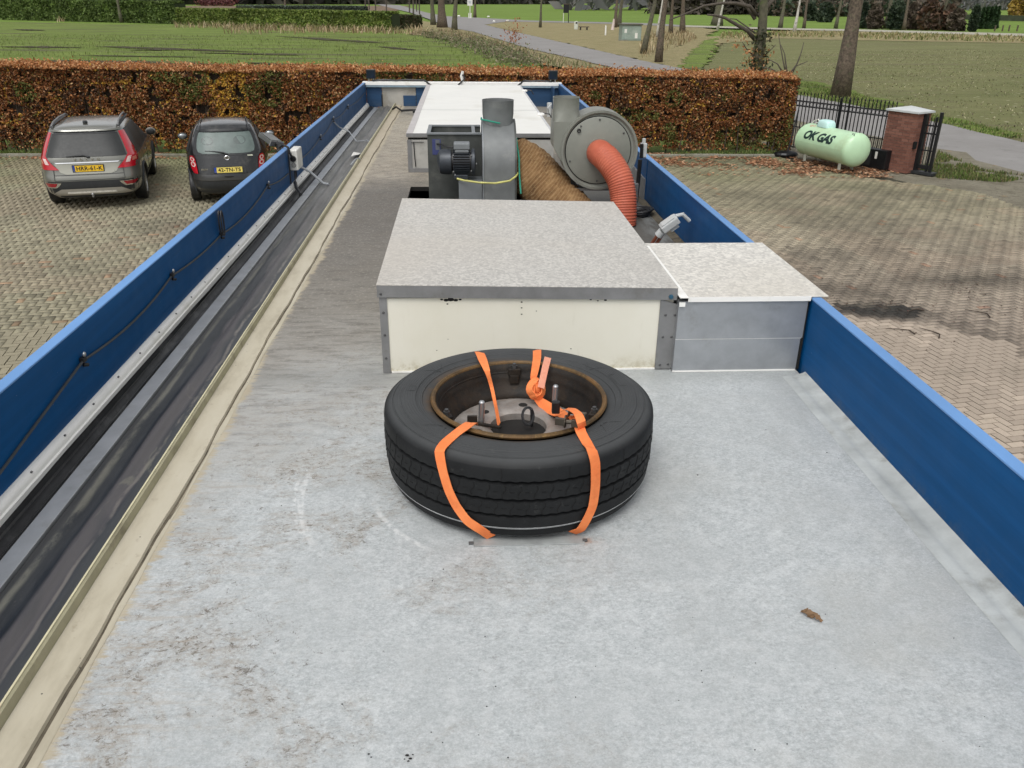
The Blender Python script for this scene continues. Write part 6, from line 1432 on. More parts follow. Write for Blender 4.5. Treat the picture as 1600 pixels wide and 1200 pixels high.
b = MB(); b.tube([(.0, sb_.rear(0, 1.0) - .03, 1.0), (-.06, sb_.rear(.06, 1.03) - .04, 1.028), (-.22, sb_.rear(.22, 1.055) - .03, 1.052), (-.40, sb_.rear(.40, 1.06) - .022, 1.058)], [.016, .014, .010, .006], 6); b.blob((.0, sb_.rear(0, 1.0) - .025, .995), (.03, .018, .02), 8, 6); local_build(b, 'rear_wiper', M_TRIM, vb, smooth=True)
b = MB(); P = []
for z in np.linspace(1.04, 1.42, 8):
    w, yr, yf, p = sb_.at(z); P.append([(x, (yr + yf) / 2 + (yf - yr) / 2 * (1 - (abs(x) / w) ** p) ** (1 / p) + .006, z) for x in np.linspace(-w * .9, w * .9, 10)])
b.grid(P); local_build(b, 'windscreen', M_GLASS, vb, smooth=True)
# ================================================================ beech hedge behind the kerb
def m_leafmat(name, rough=.6, trans=.25):
    n = NT(name); a = n.attr('tint'); m = n.out(a, rough, 0, None, .25)
    if trans:
        t = n.t; tr_ = n.n('ShaderNodeBsdfTranslucent'); n.put(tr_.inputs[0], a); mx = n.n('ShaderNodeMixShader'); mx.inputs[0].default_value = trans
        o = [x for x in t.nodes if x.type == 'OUTPUT_MATERIAL'][0]
        t.links.new(n.b.outputs[0], mx.inputs[1]); t.links.new(tr_.outputs[0], mx.inputs[2]); t.links.new(mx.outputs[0], o.inputs[0])
    return m
M_FOL = m_leafmat('foliage')
M_TWIG = mat('hedge_twigs', (.055, .040, .028), .9, var=.4)
HX0, HX1, HY0, HY1 = -18.5, 9.55, 24.45, 25.95
def hedge_top(x): return 2.27 - .0065 * (x + 12) + .05 * (vnoise(x, 0, 2.2, 2) - .5)
hd = thing('beech_hedge', 'long clipped copper brown beech hedge behind the cars and yard', 'hedge', (-4, 25.2, 0))
def pick(pal, k): pal = np.array(pal); return pal[k]
def hedge_leaves():
    Ps, Cs, Sz = [], [], []
    pal = [(.24, .090, .030), (.32, .135, .048), (.17, .062, .024), (.46, .25, .12), (.10, .045, .024), (.40, .26, .13), (.12, .13, .035), (.48, .29, .05), (.06, .034, .02)]
    def colr(x, z, top=0):
        n = len(x); k = rng.choice(9, n, p=[.21, .19, .16, .10, .13, .07, .07, .01, .06])
        g = vnoise(x, z * 1.4, .75, 21); g2 = vnoise(x, z, .35, 22)
        green = (g > .66) & (rng.random(n) < .62) & (top == 0); k = np.where(green, 6, k)
        yel = ((np.abs(x + 6.2 + .15 * z) < .28 + .3 * g2) & (rng.random(n) < .55)) | ((g > .30) & (g < .335) & (rng.random(n) < .5)); k = np.where(yel & (top == 0), 7, k)
        dark = (vnoise(x, z, .42, 23) > .70) & (rng.random(n) < .45) & (top == 0); k = np.where(dark, 8, k)
        if top: k = rng.choice(9, n, p=[.2, .32, .05, .30, .02, .09, .01, .01, .0])
        c = pick(pal, k) * (.85 + .6 * rng.random(n))[:, None] * (1.15 if top else 1.05)
        return c
    # front face: a deep layer with bulges and gaps
    n = 215000; x = rng.uniform(HX0, HX1, n); z = rng.uniform(.03, 1, n) ** .92
    zt = hedge_top(x); z = z * (zt - .02) + .02
    bulge = .16 * (vnoise(x, z, .5, 31) - .5) + .16 * (vnoise(x, z, 1.6, 32) - .5)
    y = HY0 + .06 - bulge + np.abs(rng.normal(size=n)) * .13 - .03 + np.clip((z - (zt - .15)) * .8, 0, .2)
    gap = (z < .45) & (rng.random(n) < .55 * (1 - z / .45)); gap |= (vnoise(x, z, .16, 33) > .80)
    x, y, z = x[~gap], y[~gap], z[~gap]; Ps.append(np.stack([x, y, z], 1)); Cs.append(colr(x, z))
    # top
    n = 80000; x = rng.uniform(HX0, HX1, n); y = rng.uniform(HY0, HY1, n); z = hedge_top(x) + np.abs(rng.normal(size=n)) * .045 - .03 + .07 * (vnoise(x, y, .35, 41) - .5)
    up = rng.random(n) < .04; z = np.where(up, z + rng.random(n) * .14, z)
    Ps.append(np.stack([x, y, z], 1)); Cs.append(colr(x, z, 1))
    # right end
    n = 14000; y = rng.uniform(HY0, HY1, n); z = rng.uniform(.05, 1, n) * hedge_top(HX1); x = HX1 - np.abs(rng.normal(size=n)) * .1 + .05 + .1 * (vnoise(y, z, .4, 51) - .5)
    Ps.append(np.stack([x, y, z], 1)); Cs.append(colr(x + y, z))
    P = np.concatenate(Ps); Cc = np.concatenate(Cs)
    V, Fc = leaf_quads(P, .045, up=(0, -.75, .5), flat=.3)
    col = np.ones((len(P), 4, 4)); col[:, :, :3] = Cc[:, None]
    np_mesh('leaves', V, Fc, M_FOL, hd, col.reshape(-1, 4), 'stuff')
hedge_leaves()
b = MB()
seg = 40
for i in range(seg):
    xa, xb = HX0 + (HX1 - HX0 - .15) * i / seg, HX0 + (HX1 - HX0 - .15) * (i + 1) / seg; zt = float(hedge_top(np.array([xa]))[0]) - .12
    b.box((xa, HY0 + .38, .35), (xb, HY1 - .1, zt))
b.build('inner_mass', M_TWIG, hd)
b = MB()
for i in range(190):
    x = random.uniform(HX0, HX1 - .1); y = HY0 + random.uniform(.08, .4); h = random.uniform(.9, 2.1); l_ = random.uniform(-.25, .25)
    b.tube([(x, y, 0), (x + l_ * .4, y - .02, h * .45), (x + l_, y - random.uniform(.0, .08), h)], [.02, .013, .004], 5, False)
b.build('stems', M_TWIG, hd, kind='stuff')
# weeds and fallen leaves at the hedge foot and before the gas tank
def litter(name, lab, boxes, pal, size, dens, zoff=.008, parent=None):
    Ps, Cs = [], []
    for (x0, x1, y0, y1, nn, fade) in boxes:
        x = rng.uniform(x0, x1, nn); y = rng.uniform(y0, y1, nn)
        keep = vnoise(x, y, .45, 61) + .75 * (rng.random(nn) - .5) > fade; x, y = x[keep], y[keep]; n = len(x)
        Ps.append(np.stack([x, y, zoff + rng.random(n) * .02], 1)); Cs.append(pick(pal, rng.integers(0, len(pal), n)) * (.7 + .6 * rng.random(n))[:, None])
    P = np.concatenate(Ps); Cc = np.concatenate(Cs); V, Fc = leaf_quads(P, size, up=(0, 0, 1), flat=.75)
    col = np.ones((len(P), 4, 4)); col[:, :, :3] = Cc[:, None]
    o = np_mesh(name, V, Fc, M_FOL, None, col.reshape(-1, 4)); return tag(o, lab, 'leaves', kind='stuff')
palL = [(.38, .19, .10), (.50, .28, .16), (.28, .13, .07), (.58, .38, .24), (.20, .10, .05)]
litter('fallen_leaves', 'orange brown fallen leaves strewn along the kerb and round the gas tank', [(3.8, 9.6, 22.6, 24.0, 3600, .52), (8.2, 11.4, 21.4, 23.4, 2600, .40), (8.6, 11.0, 20.8, 22.2, 900, .5), (4.5, 10.5, 21.0, 23.5, 1200, .55), (-13.5, -3.8, 23.6, 24.05, 1500, .5), (-13, -4, 24.2, 24.6, 3000, .4), (4, 9.4, 24.2, 24.6, 1600, .4), (-7.2, -5.6, 22.9, 24.0, 500, .45)], palL, .062, 1)
palD = [(.07, .045, .028), (.045, .032, .024), (.12, .07, .05), (.10, .05, .045)]
litter('yard_debris', 'dark leaf and soil debris swept in a band across the right paving', [(5.2, 12.0, 10.9, 12.2, 2600, .62), (5.5, 8.5, 9.0, 13.0, 600, .70), (10, 15, 14, 20.5, 1800, .62)], palD, .02, 1)
b = MB()
tw = random.Random(4)
for (x, y) in ((6.0, 10.0), (6.25, 9.85), (6.6, 10.9), (7.4, 10.6)):
    a = tw.uniform(0, 6); pts = [Vector((x + .12 * j * math.cos(a + .4 * j), y + .12 * j * math.sin(a + .4 * j), .015 + .01 * (j % 2))) for j in range(4)]; b.tube(pts, [.010, .009, .007, .004], 5)
tag(b.build('fallen_twigs', M_TWIG), 'thin dark twigs lying on the paving by the oily stain', 'twigs', kind='stuff')
def grass_blades(name, lab, pts, pal, h, w, parent=None, kind='stuff', bend=.35, cat='grass'):
    """pts (N,3); curved blades of two quads"""
    n = len(pts); a = rng.uniform(0, 2 * math.pi, n); hh = h * (.5 + rng.random(n)); d = np.stack([np.cos(a), np.sin(a), np.zeros(n)], 1)
    s = np.stack([-np.sin(a), np.cos(a), np.zeros(n)], 1) * (w * (.6 + .8 * rng.random(n)))[:, None] / 2
    b_ = bend * (.3 + rng.random(n)); Z = np.array([0, 0, 1.0])
    p0 = pts; p1 = pts + Z * (hh * .55)[:, None] + d * (hh * b_ * .3)[:, None]; p2 = pts + Z * (hh * .95)[:, None] + d * (hh * b_)[:, None]
    V = np.stack([p0 - s, p0 + s, p1 + s * .8, p1 - s * .8, p2 + s * .15, p2 - s * .15], 1).reshape(-1, 3)
    Fc = (np.array([(0, 1, 2, 3), (3, 2, 4, 5)])[None] + (np.arange(n) * 6)[:, None, None]).reshape(-1, 4)
    c = pick(pal, rng.integers(0, len(pal), n)) * (.7 + .6 * rng.random(n))[:, None]; col = np.ones((n, 6, 4)); col[:, :, :3] = c[:, None]
    o = np_mesh(name, V, Fc, M_FOL, parent, col.reshape(-1, 4), kind)
    if lab: tag(o, lab, cat)
    return o
def scatter_poly(poly, n, fade=.0, sc=1.0, seed=0):
    P = np.array(poly, float); x0, y0 = P.min(0); x1, y1 = P.max(0); out = []
    x = rng.uniform(x0, x1, n); y = rng.uniform(y0, y1, n); ins = np.zeros(n, bool); j = len(P) - 1
    for i in range(len(P)):
        c = ((P[i, 1] > y) != (P[j, 1] > y)) & (x < (P[j, 0] - P[i, 0]) * (y - P[i, 1]) / (P[j, 1] - P[i, 1] + 1e-9) + P[i, 0]); ins ^= c; j = i
    if fade: ins &= vnoise(x, y, sc, seed) > fade
    x, y = x[ins], y[ins]; return np.stack([x, y, np.zeros(len(x))], 1)
palG = [(.10, .16, .03), (.15, .21, .05), (.20, .22, .08), (.07, .12, .025)]
pt = np.concatenate([scatter_poly([(-13.5, 24.2), (9.4, 24.2), (9.4, 24.55), (-13.5, 24.55)], 9000, .42, .8, 71)]); grass_blades('hedge_foot_weeds', 'green weeds growing along the foot of the beech hedge', pt, palG, .10, .02)
pt = scatter_poly([g2(1455, 262), g2(1466, 236), g2(1500, 250), g2(1530, 262), g2(1500, 272)], 5000, .25, .5, 72); pt = np.concatenate([pt, scatter_poly([(11.9, 22.8), (13.5, 22.6), (14.8, 21.0), (13.6, 20.3), (12.2, 20.9)], 9000, .30, .6, 73)]); pt[:, 2] = -.02
grass_blades('grass_patch', 'rough green grass patch beside the brick pillar and gate', pt, palG + [(.24, .20, .10), (.10, .09, .05)], .075, .018)

# ================================================================ gas tank
ga = thing('gas_tank', 'pale mint green gas tank lettered OK GAS on white feet', 'gas tank', (10.0, 22.6, 0))
A0, A1 = Vector((9.68, 23.75, .565)), Vector((10.30, 21.45, .565)); TR = .43
ad = (A1 - A0).normalized(); TL = (A1 - A0).length; an = Vector((-ad.y, ad.x, 0))   # an points to the left of travel
if an.x > 0: an = -an                                                     # to the camera side
M_MINT = mat('mint_tank_paint', (.50, .72, .47), .38, var=.05, scale=3, bump=.05, bs=8, dirt=(.42, .50, .28), dirtamt=.4, coat=.2)
P = []
m_ = 36; nn_ = 48
for i in range(m_ + 1):
    t_ = i / m_
    if t_ < .25: q = math.pi / 2 * (t_ / .25); s_, r_ = .20 - .20 * math.cos(q) , TR * math.sin(q) ** .9
    elif t_ > .75: q = math.pi / 2 * ((1 - t_) / .25); s_, r_ = TL - .20 + .20 * math.cos(q), TR * math.sin(q) ** .9
    else: s_, r_ = .20 + (TL - .40) * (t_ - .25) / .5, TR
    P.append([A0 + ad * s_ + (an * math.cos(2 * math.pi * k / nn_) + Vector((0, 0, 1)) * math.sin(2 * math.pi * k / nn_)) * max(r_, .0005) for k in range(nn_ + 1)])
b = MB(); b.grid(P); tank = b.build('tank_shell', M_MINT, ga, smooth=True, angle=180)
b = MB()
for s_ in (.205, TL - .205):
    b.tube([A0 + ad * s_ + (an * math.cos(q) + Vector((0, 0, 1)) * math.sin(q)) * (TR + .001) for q in [2 * math.pi * k / 60 for k in range(61)]], .0045, 5, False)
b.build('weld_seam', M_MINT, ga, smooth=True)
M_MINTL = mat('pale_blue_dome', (.55, .80, .76), .4, var=.04, bump=.03)
dc = A0 + ad * .86 + Vector((0, 0, TR - .02))
P = []
for (z_, s_) in ((0, 1.0), (.05, 1.0), (.12, .93), (.17, .80), (.19, .55), (.195, .05)):
    row = []
    for k in range(25):
        q = 2 * math.pi * k / 24; c_, d_ = math.cos(q), math.sin(q); row.append(dc + ad * (.25 * s_ * math.copysign(abs(c_) ** .5, c_)) + an * (.17 * s_ * math.copysign(abs(d_) ** .5, d_)) + Vector((0, 0, z_)))
    P.append(row)
b = MB(); b.grid(P); b.build('valve_cover', M_MINTL, ga, smooth=True, angle=50)
b = MB(); b.tube([dc - ad * .22 + Vector((0, 0, .05)), dc - ad * .38 + Vector((0, 0, .16)), dc - ad * .55 + Vector((0, 0, .10)), dc - ad * .66 + an * .05 + Vector((0, 0, -.08)), dc - ad * .74 + an * .12 + Vector((0, 0, -.32))], .014, 7)
b.tube([dc - ad * .22 + an * .04 + Vector((0, 0, .04)), dc - ad * .34 + Vector((0, 0, .09)), dc - ad * .45 + Vector((0, 0, .05)), dc - ad * .52 - an * .05 + Vector((0, 0, -.08))], .012, 6); b.build('pipe_loop', M_WHITEPL, ga, smooth=True)
M_FOOT = mat('white_tank_foot', (.55, .58, .50), .6, var=.15, dirt=(.35, .25, .12), dirtamt=.6)
for s_ in (.42, TL - .48):
    for e in (-1, 1):
        f_ = A0 + ad * s_ + an * (e * .20); b = MB(); b.obox((f_.x, f_.y, .10), ad * .05, an * .012, (0, 0, .10)); b.obox((f_.x, f_.y, .006), ad * .07, an * .05, (0, 0, .006)); b.build('foot', M_FOOT, ga, bevel=.003)
b = MB(); h_ = A0 + ad * (TL - .20) + Vector((0, 0, TR * .86)) + an * (TR * .42); b.tube([h_, h_ + Vector((0, 0, .05)) - ad * .02, h_ + Vector((0, 0, .055)) + ad * .05, h_ + ad * .06], .010, 6); b.build('lifting_lug', M_SCREW, ga, smooth=True)
# lettering wrapped on the shell, on the camera side
me = text_mesh('OK GAS', .325, ext=.001, shear=.28, bold=.016, spacing=.98, cuts=10)
SC, TH0 = TL * .5 - .12, R(26)
for v in me.vertices:
    x, y, z = v.co; th = TH0 + y / TR
    p = A0 + ad * (SC + x * 1.04) + (an * math.cos(th) + Vector((0, 0, 1)) * math.sin(th)) * (TR + .003 + z)
    v.co = p - parent_world(ga)[0]
me.update(); M_LET = mat('dark_green_lettering', (.012, .035, .032), .45, var=.1, bump=0); me.materials.clear(); me.materials.append(M_LET)
o = bpy.data.objects.new('lettering', me); C.objects.link(o); o.parent = tank
# red warning print, worn
b = MB()
for i, (x, y, w, h) in enumerate([(-.62, .16, .10, .020), (-.62, .12, .15, .018), (-.60, .08, .08, .018), (-.50, .15, .06, .03), (-.49, .10, .07, .018)]):
    q = [(x - w / 2, y - h / 2), (x + w / 2, y - h / 2), (x + w / 2, y + h / 2), (x - w / 2, y + h / 2)]
    b.add([A0 + ad * (SC + u) + (an * math.cos(R(52) + v / TR) + Vector((0, 0, 1)) * math.sin(R(52) + v / TR)) * (TR + .003) for u, v in q], [(0, 1, 2, 3)])
b.build('warning_print', mat('faded_red_print', (.62, .28, .20), .5, bump=0), ga, fix=False)

# ================================================================ brick pillar
PA, PB = Vector((11.20, 22.18, 0)), Vector((11.60, 21.42, 0)); u = (PB - PA).normalized(); v = Vector((-u.y, u.x, 0)); v = v if v.x > 0 else -v
PW, PD, PH = (PB - PA).length, .58, 1.50
pil = thing('brick_pillar', 'square red brick gate pillar with pale pyramid cap beside the gas tank', 'pillar', (PA + u * PW / 2 + v * PD / 2))
M_PBR = NT('red_pillar_brick'); _o = M_PBR.n('ShaderNodeObjectInfo').outputs['Random']
_c = M_PBR.ramp(_o, [(0, (.13, .050, .038)), (.5, (.20, .078, .056)), (1, (.26, .115, .085))])
_c = M_PBR.mix(M_PBR.math('MULTIPLY', M_PBR.noise(25, 5, .8), .5), _c, (.20, .12, .09, 1)); M_PBR = M_PBR.out(_c, .85, 0, M_PBR.bump(M_PBR.noise(60, 4), .4, .004), .25)
M_PBRG = mat('mossy_pillar_brick', (.15, .125, .095), .9, var=.3, scale=20, dirt=(.09, .11, .05), dirtamt=.7)
M_MORT = mat('pillar_mortar', (.20, .16, .135), .9, var=.2)
def pp(a, b_, z): q = PA + u * a + v * b_; return Vector((q.x, q.y, z))
b = MB(); b.hexa([pp(.012, .012, 0), pp(PW - .012, .012, 0), pp(PW - .012, PD - .012, 0), pp(.012, PD - .012, 0), pp(.012, .012, PH), pp(PW - .012, .012, PH), pp(PW - .012, PD - .012, PH), pp(.012, PD - .012, PH)]); b.build('pillar_core', M_MORT, pil)
brmesh = {}
def pbrick(a0, a1, b0, b1, z0, z1):
    key = (round(a1 - a0, 3), round(b1 - b0, 3))
    if key not in brmesh:
        mb = MB(); mb.box((-(a1 - a0) / 2, -(b1 - b0) / 2, 0), ((a1 - a0) / 2, (b1 - b0) / 2, z1 - z0)); me = mb.mesh('brick'); me.materials.append(M_PBR); brmesh[key] = me
    o = bpy.data.objects.new('brick', brmesh[key]); C.objects.link(o); o.parent = pil
    q = pp((a0 + a1) / 2, (b0 + b1) / 2, z0); o.location = q - parent_world(pil)[0]; o.rotation_euler = (0, 0, math.atan2(u.y, u.x)); return o
ch = .0715; j = .010; nc = 21
for c in range(nc):
    z0 = .0 + c * ch; z1 = z0 + ch - j; off = c % 2
    for side in (0, 1):
        b0, b1 = (0, .10) if side == 0 else (PD - .10, PD)
        cuts = [0, .215, .43, .645, PW + j] if off == 0 else [.0 + .1075, .1075 + .215, .1075 + .43, .1075 + .645, PW + j]
        cuts = [min(x, PW + j) for x in cuts]
        if off: cuts = [0] + cuts[:1] + cuts[1:]
        for a_, b_ in zip(cuts[:-1], cuts[1:]):
            if b_ - a_ > .03: pbrick(a_, b_ - j, b0, b1, z0, z1)
    for side in (0, 1):
        a0, a1 = (0, .10) if side == 0 else (PW - .10, PW)
        for b0, b1 in ((.11, .285), (.295, .47)): pbrick(a0, a1, b0, b1 , z0, z1)
M_CAP2 = mat('pale_stone_cap', (.52, .54, .54), .7, var=.08, scale=5, bump=.15, dirt=(.35, .34, .3), dirtamt=.4)
b = MB(); e = .055; base = [pp(-e, -e, PH + .004), pp(PW + e, -e, PH + .004), pp(PW + e, PD + e, PH + .004), pp(-e, PD + e, PH + .004)]; b.hexa(base + [p + Vector((0, 0, .045)) for p in base]); ap = pp(PW / 2, PD / 2, PH + .15)
tp = [p + Vector((0, 0, .045)) for p in base]; b.add(tp + [ap], [(0, 1, 4), (1, 2, 4), (2, 3, 4), (3, 0, 4)]); b.build('cap', M_CAP2, pil)
# black equipment cabinet in front of the pillar foot
M_IRON = mat('black_iron', (.010, .011, .013), .4, .2, var=.3)
cabi = thing('control_cabinet', 'low black cabinet with a white label at the foot of the brick pillar', 'cabinet', pp(-.25, -.15, 0))
b = MB(); b.hexa([pp(-.50, -.22, 0.02), pp(.34, -.22, .02), pp(.34, -.012, .02), pp(-.50, .10, .02), pp(-.50, -.22, .50), pp(.34, -.22, .52), pp(.34, -.012, .52), pp(-.50, .10, .50)]); b.build('cabinet_body', M_IRON, cabi, bevel=.01)
b = MB(); b.hexa([pp(-.46, -.225, .08), pp(-.12, -.225, .08), pp(-.12, -.221, .08), pp(-.46, -.221, .08), pp(-.46, -.225, .45), pp(-.12, -.225, .45), pp(-.12, -.221, .45), pp(-.46, -.221, .45)]); b.build('cabinet_door', M_TRIM, cabi)
b = MB(); b.hexa([pp(.0, -.226, .28), pp(.07, -.226, .28), pp(.07, -.221, .28), pp(.0, -.221, .28), pp(.0, -.226, .46), pp(.07, -.226, .46), pp(.07, -.221, .46), pp(.0, -.221, .46)]); b.build('label_plate', M_WHITEPL, cabi)
b = MB(); b.blob(pp(-.40, -.23, .14), (.03, .03, .04), 10, 8); b.build('white_knob', M_WHITEPL, cabi, smooth=True)

# ================================================================ iron fence between hedge and pillar, and the gate leaf
fe = thing('iron_fence', 'black iron spearhead fence with circle frieze behind the gas tank', 'fence', (10.4, 23.3, 0))
F0, F1 = Vector((9.62, 25.35, 0)), pp(.0, .30, 0); F0.z = 0; fd = (F1 - F0).normalized(); FLN = (F1 - F0).length; fn = Vector((-fd.y, fd.x, 0))
HT = 1.72
def rail(z, h, o, parent): b = MB(); b.obox(F0 + fd * FLN / 2 + Vector((0, 0, z)), fd * FLN / 2, fn * .012, (0, 0, h / 2)); return b.build('rail', M_IRON, parent)
for z, h in ((HT - .27, .03), (HT - .41, .03), (.72, .025), (.14, .03)): rail(z, h, 0, fe)
nb = int(FLN / .118)
def spear(b, p, z0, z1, r_=.011):
    b.box((p.x - r_, p.y - r_, z0), (p.x + r_, p.y + r_, z1 - .10)); q = Vector((p.x, p.y, z1 - .10))
    b.add([q + Vector((-.004, -.004, 0)), q + Vector((.004, -.004, 0)), q + Vector((.004, .004, 0)), q + Vector((-.004, .004, 0)), q + fd * .026 + Vector((0, 0, .035)), q - fd * .026 + Vector((0, 0, .035)), q + Vector((0, 0, .105)), q + fn * .006 + Vector((0, 0, .04)), q - fn * .006 + Vector((0, 0, .04))], [(0, 1, 4), (2, 3, 5), (4, 6, 7), (4, 6, 8), (5, 6, 7), (5, 6, 8), (0, 4, 8), (0, 5, 8), (2, 4, 7), (2, 5, 7)])
sp0 = MB(); spear(sp0, Vector((0, 0, 0)), .10, HT); sm = sp0.mesh('bar'); sm.materials.append(M_IRON)
low = MB(); low.box((-.006, -.006, .14), (.006, .006, .72)); low_m = low.mesh('bar'); low_m.materials.append(M_IRON)
ci = MB(); ring_ = [fd * (.045 * math.cos(q)) + Vector((0, 0, .052 * math.sin(q))) for q in [2 * math.pi * k / 14 for k in range(15)]]; ci.tube(ring_, .006, 4, False); cm = ci.mesh('ring'); cm.materials.append(M_IRON)
org = parent_world(fe)[0]
for i in range(nb + 1):
    p = F0 + fd * (i * FLN / nb)
    o = bpy.data.objects.new('bar', sm); C.objects.link(o); o.parent = fe; o.location = p - org
    if i < nb:
        m2 = p + fd * (FLN / nb / 2)
        o = bpy.data.objects.new('bar', low_m); C.objects.link(o); o.parent = fe; o.location = m2 - org
        o = bpy.data.objects.new('ring', cm); C.objects.link(o); o.parent = fe; o.location = m2 + Vector((0, 0, HT - .34)) - org
for s_ in (.01, FLN * .52, FLN * .60):
    p = F0 + fd * s_; b = MB(); b.box((p.x - .022, p.y - .022, 0), (p.x + .022, p.y + .022, HT - .10)); b.blob(p + Vector((0, 0, HT - .09)), .03, 10, 6); b.build('post', M_IRON, fe)
# leaning black stay at the hedge end
b = MB(); b.tube([(9.66, 24.42, 1.25), (9.45, 24.25, .08)], .022, 6); po = tag(b.build('stay_post', M_IRON), 'black stay post leaning at the right end of the beech hedge', 'post')
ft = MB(); ft.blob((9.35, 24.1, .06), (.36, .26, .10), 14, 6); ft.box((9.05, 23.95, 0), (9.62, 24.28, .09)); tag(ft.build('base_block', M_IRON, bevel=.02), 'dark rubber base block on the kerb at the hedge corner', 'base block')
gt = thing('sliding_gate', 'short black iron gate leaf right of the brick pillar', 'gate', pp(PW + .25, .1, 0))
g0, g1 = pp(PW + .03, PD * .55, 0), Vector((12.12, 21.22, 0)); gd = (g1 - g0).normalized(); gl = (g1 - g0).length; gn = Vector((-gd.y, gd.x, 0))
b = MB(); b.obox(g1 + Vector((0, 0, .78)), gd * .035, gn * .035, (0, 0, .78)); b.build('end_post', M_IRON, gt)
b = MB(); b.obox(g1 - gd * .10 + Vector((0, 0, .74)), gd * .02, gn * .03, (0, 0, .70)); b.build('end_post', M_IRON, gt)
b = MB(); b.obox(g0 + Vector((0, 0, .74)), gd * .05, gn * .05, (0, 0, .74)); b.build('end_post', M_IRON, gt)
for z, h in ((1.22, .04), (1.02, .04), (.60, .03), (.18, .10)):
    b = MB(); b.obox(g0 + gd * gl / 2 + Vector((0, 0, z)), gd * gl / 2, gn * .018, (0, 0, h / 2)); b.build('rail', M_IRON, gt)
for i in range(1, 5):
    p = g0 + gd * (gl * i / 5); b = MB(); b.obox(p + Vector((0, 0, .75)), gd * .009, gn * .009, (0, 0, .62)); b.add([p + gd * .015 + Vector((0, 0, 1.37)), p - gd * .015 + Vector((0, 0, 1.37)), p + Vector((0, 0, 1.47))], [(0, 1, 2)]); b.build('bar', M_IRON, gt)
b = MB(); b.obox(g0 + gd * gl / 2 + Vector((0, 0, .035)), gd * (gl / 2 + .15), gn * .12, (0, 0, .035)); b.build('guide_rail', M_TRIM, gt)
b = MB(); b.obox(pp(PW + .02, .10, .72), u * .03, v * .05, (0, 0, .09)); b.build('latch_plate', M_IRON, gt)
# ================================================================ far landscape
M_BARK = mat('brown_grey_bark', (.105, .080, .058), .9, var=.6, scale=9, bump=.8, bs=14, dirt=(.08, .10, .045), dirtamt=.6)
M_BARKG = mat('mossy_bark', (.10, .092, .062), .9, var=.35, scale=5, bump=.8, bs=14, dirt=(.10, .13, .04), dirtamt=.7)
M_BIRCH = mat('birch_bark', (.52, .50, .45), .8, var=.15, scale=4, bump=.2, dirt=(.07, .06, .05), dirtamt=.9)
M_BRANCH = mat('bare_branch', (.085, .070, .055), .9, var=.3)
def tree(name, lab, base, h, r0, m, lean=(0, 0), forks=5, seed=0, crook=.06, group=None, leaves=None, limb_from=.35):
    rr = random.Random(seed); base = Vector(base); t = thing(name, lab, 'tree', base, 0, group)
    n = 9; pts = []; d = Vector((lean[0], lean[1], 1)).normalized(); p = base + Vector((0, 0, -.1))
    for i in range(n):
        pts.append(p.copy()); d = (d + Vector((rr.uniform(-crook, crook), rr.uniform(-crook, crook), .02))).normalized(); p = p + d * (h / (n - 1))
    rad = [r0 * (1.35 if i == 0 else 1.08 if i == 1 else 1.0 - .72 * (i / (n - 1))) for i in range(n)]
    b = MB(); b.tube(pts, rad, 14); b.build('trunk', m, t, smooth=True, angle=180)
    tips = []
    for f in range(forks):
        k = min(n - 2, int(n * (limb_from + (1 - limb_from) * (f + .5) / forks))); q = pts[k].lerp(pts[k + 1], rr.random()); az = rr.uniform(0, 6.28)
        L = h * rr.uniform(.18, .36); dd = Vector((math.cos(az), math.sin(az), rr.uniform(.25, 1.0))).normalized(); r1 = rad[k] * rr.uniform(.35, .55)
        lp = [q]; 
        for s_ in range(5): dd = (dd + Vector((rr.uniform(-.22, .22), rr.uniform(-.22, .22), rr.uniform(-.08, .2)))).normalized(); lp.append(lp[-1] + dd * L / 5)
        b = MB(); b.tube(lp, [r1 * (1 - .17 * s_) for s_ in range(6)], 7); 
        for s_ in range(2, 6):
            for w_ in range(2):
                e = Vector((rr.uniform(-1, 1), rr.uniform(-1, 1), rr.uniform(-.1, .9))).normalized(); tw_ = [lp[s_], lp[s_] + e * L * .18, lp[s_] + e * L * .34 + Vector((rr.uniform(-1, 1), rr.uniform(-1, 1), .4)) * L * .06]; b.tube(tw_, [r1 * .28, r1 * .18, r1 * .06], 5); tips.append(tw_[-1])
        b.build('limb', M_BRANCH if r0 < .3 else m, t, smooth=True, angle=180)
    return t, pts, tips
def wpx(px, w, p): return w * (Vector((p.x, p.y, -CZ)).dot(_fw)) / F / 2
# the tall trunk by the road
p = G(1313, 148); tree('oak_tree', 'thick bare tree trunk standing alone by the road behind the iron fence', (p.x, p.y, -.1), 14, wpx(0, 24, p), M_BARK, (.03, 0), 6, 3, .03, None, None, .5)
# twisting ivy-grown tree behind the hedge end
p = G(1183, 112); t, pts, tips = tree('twisted_tree', 'mossy twisted tree with spreading low limbs behind the hedge', (p.x, p.y, -.1), 11, wpx(0, 17, p), M_BARKG, (-.02, 0), 4, 12, .10, None, None, .45)
def limb_px(t, pxs, y0, dy, r0, r1, m, name='limb'):
    P_ = [ony(px, py, y0 + dy * i) for i, (px, py) in enumerate(pxs)]; n = len(P_); b = MB(); b.tube(P_, [r0 + (r1 - r0) * i / (n - 1) for i in range(n)], 8); return b.build(name, m, t, smooth=True, angle=180)
Y = p.y
limb_px(t, [(1180, 62), (1168, 48), (1150, 38), (1133, 28), (1118, 24), (1105, 23)], Y, -.3, .15, .05, M_BRANCH)
limb_px(t, [(1182, 24), (1172, 10), (1150, 5), (1128, 5), (1100, 9), (1075, 20), (1046, 31)], Y, -.25, .13, .04, M_BRANCH)
limb_px(t, [(1180, 30), (1168, 12), (1152, -4), (1130, -18)], Y, .3, .12, .06, M_BRANCH)
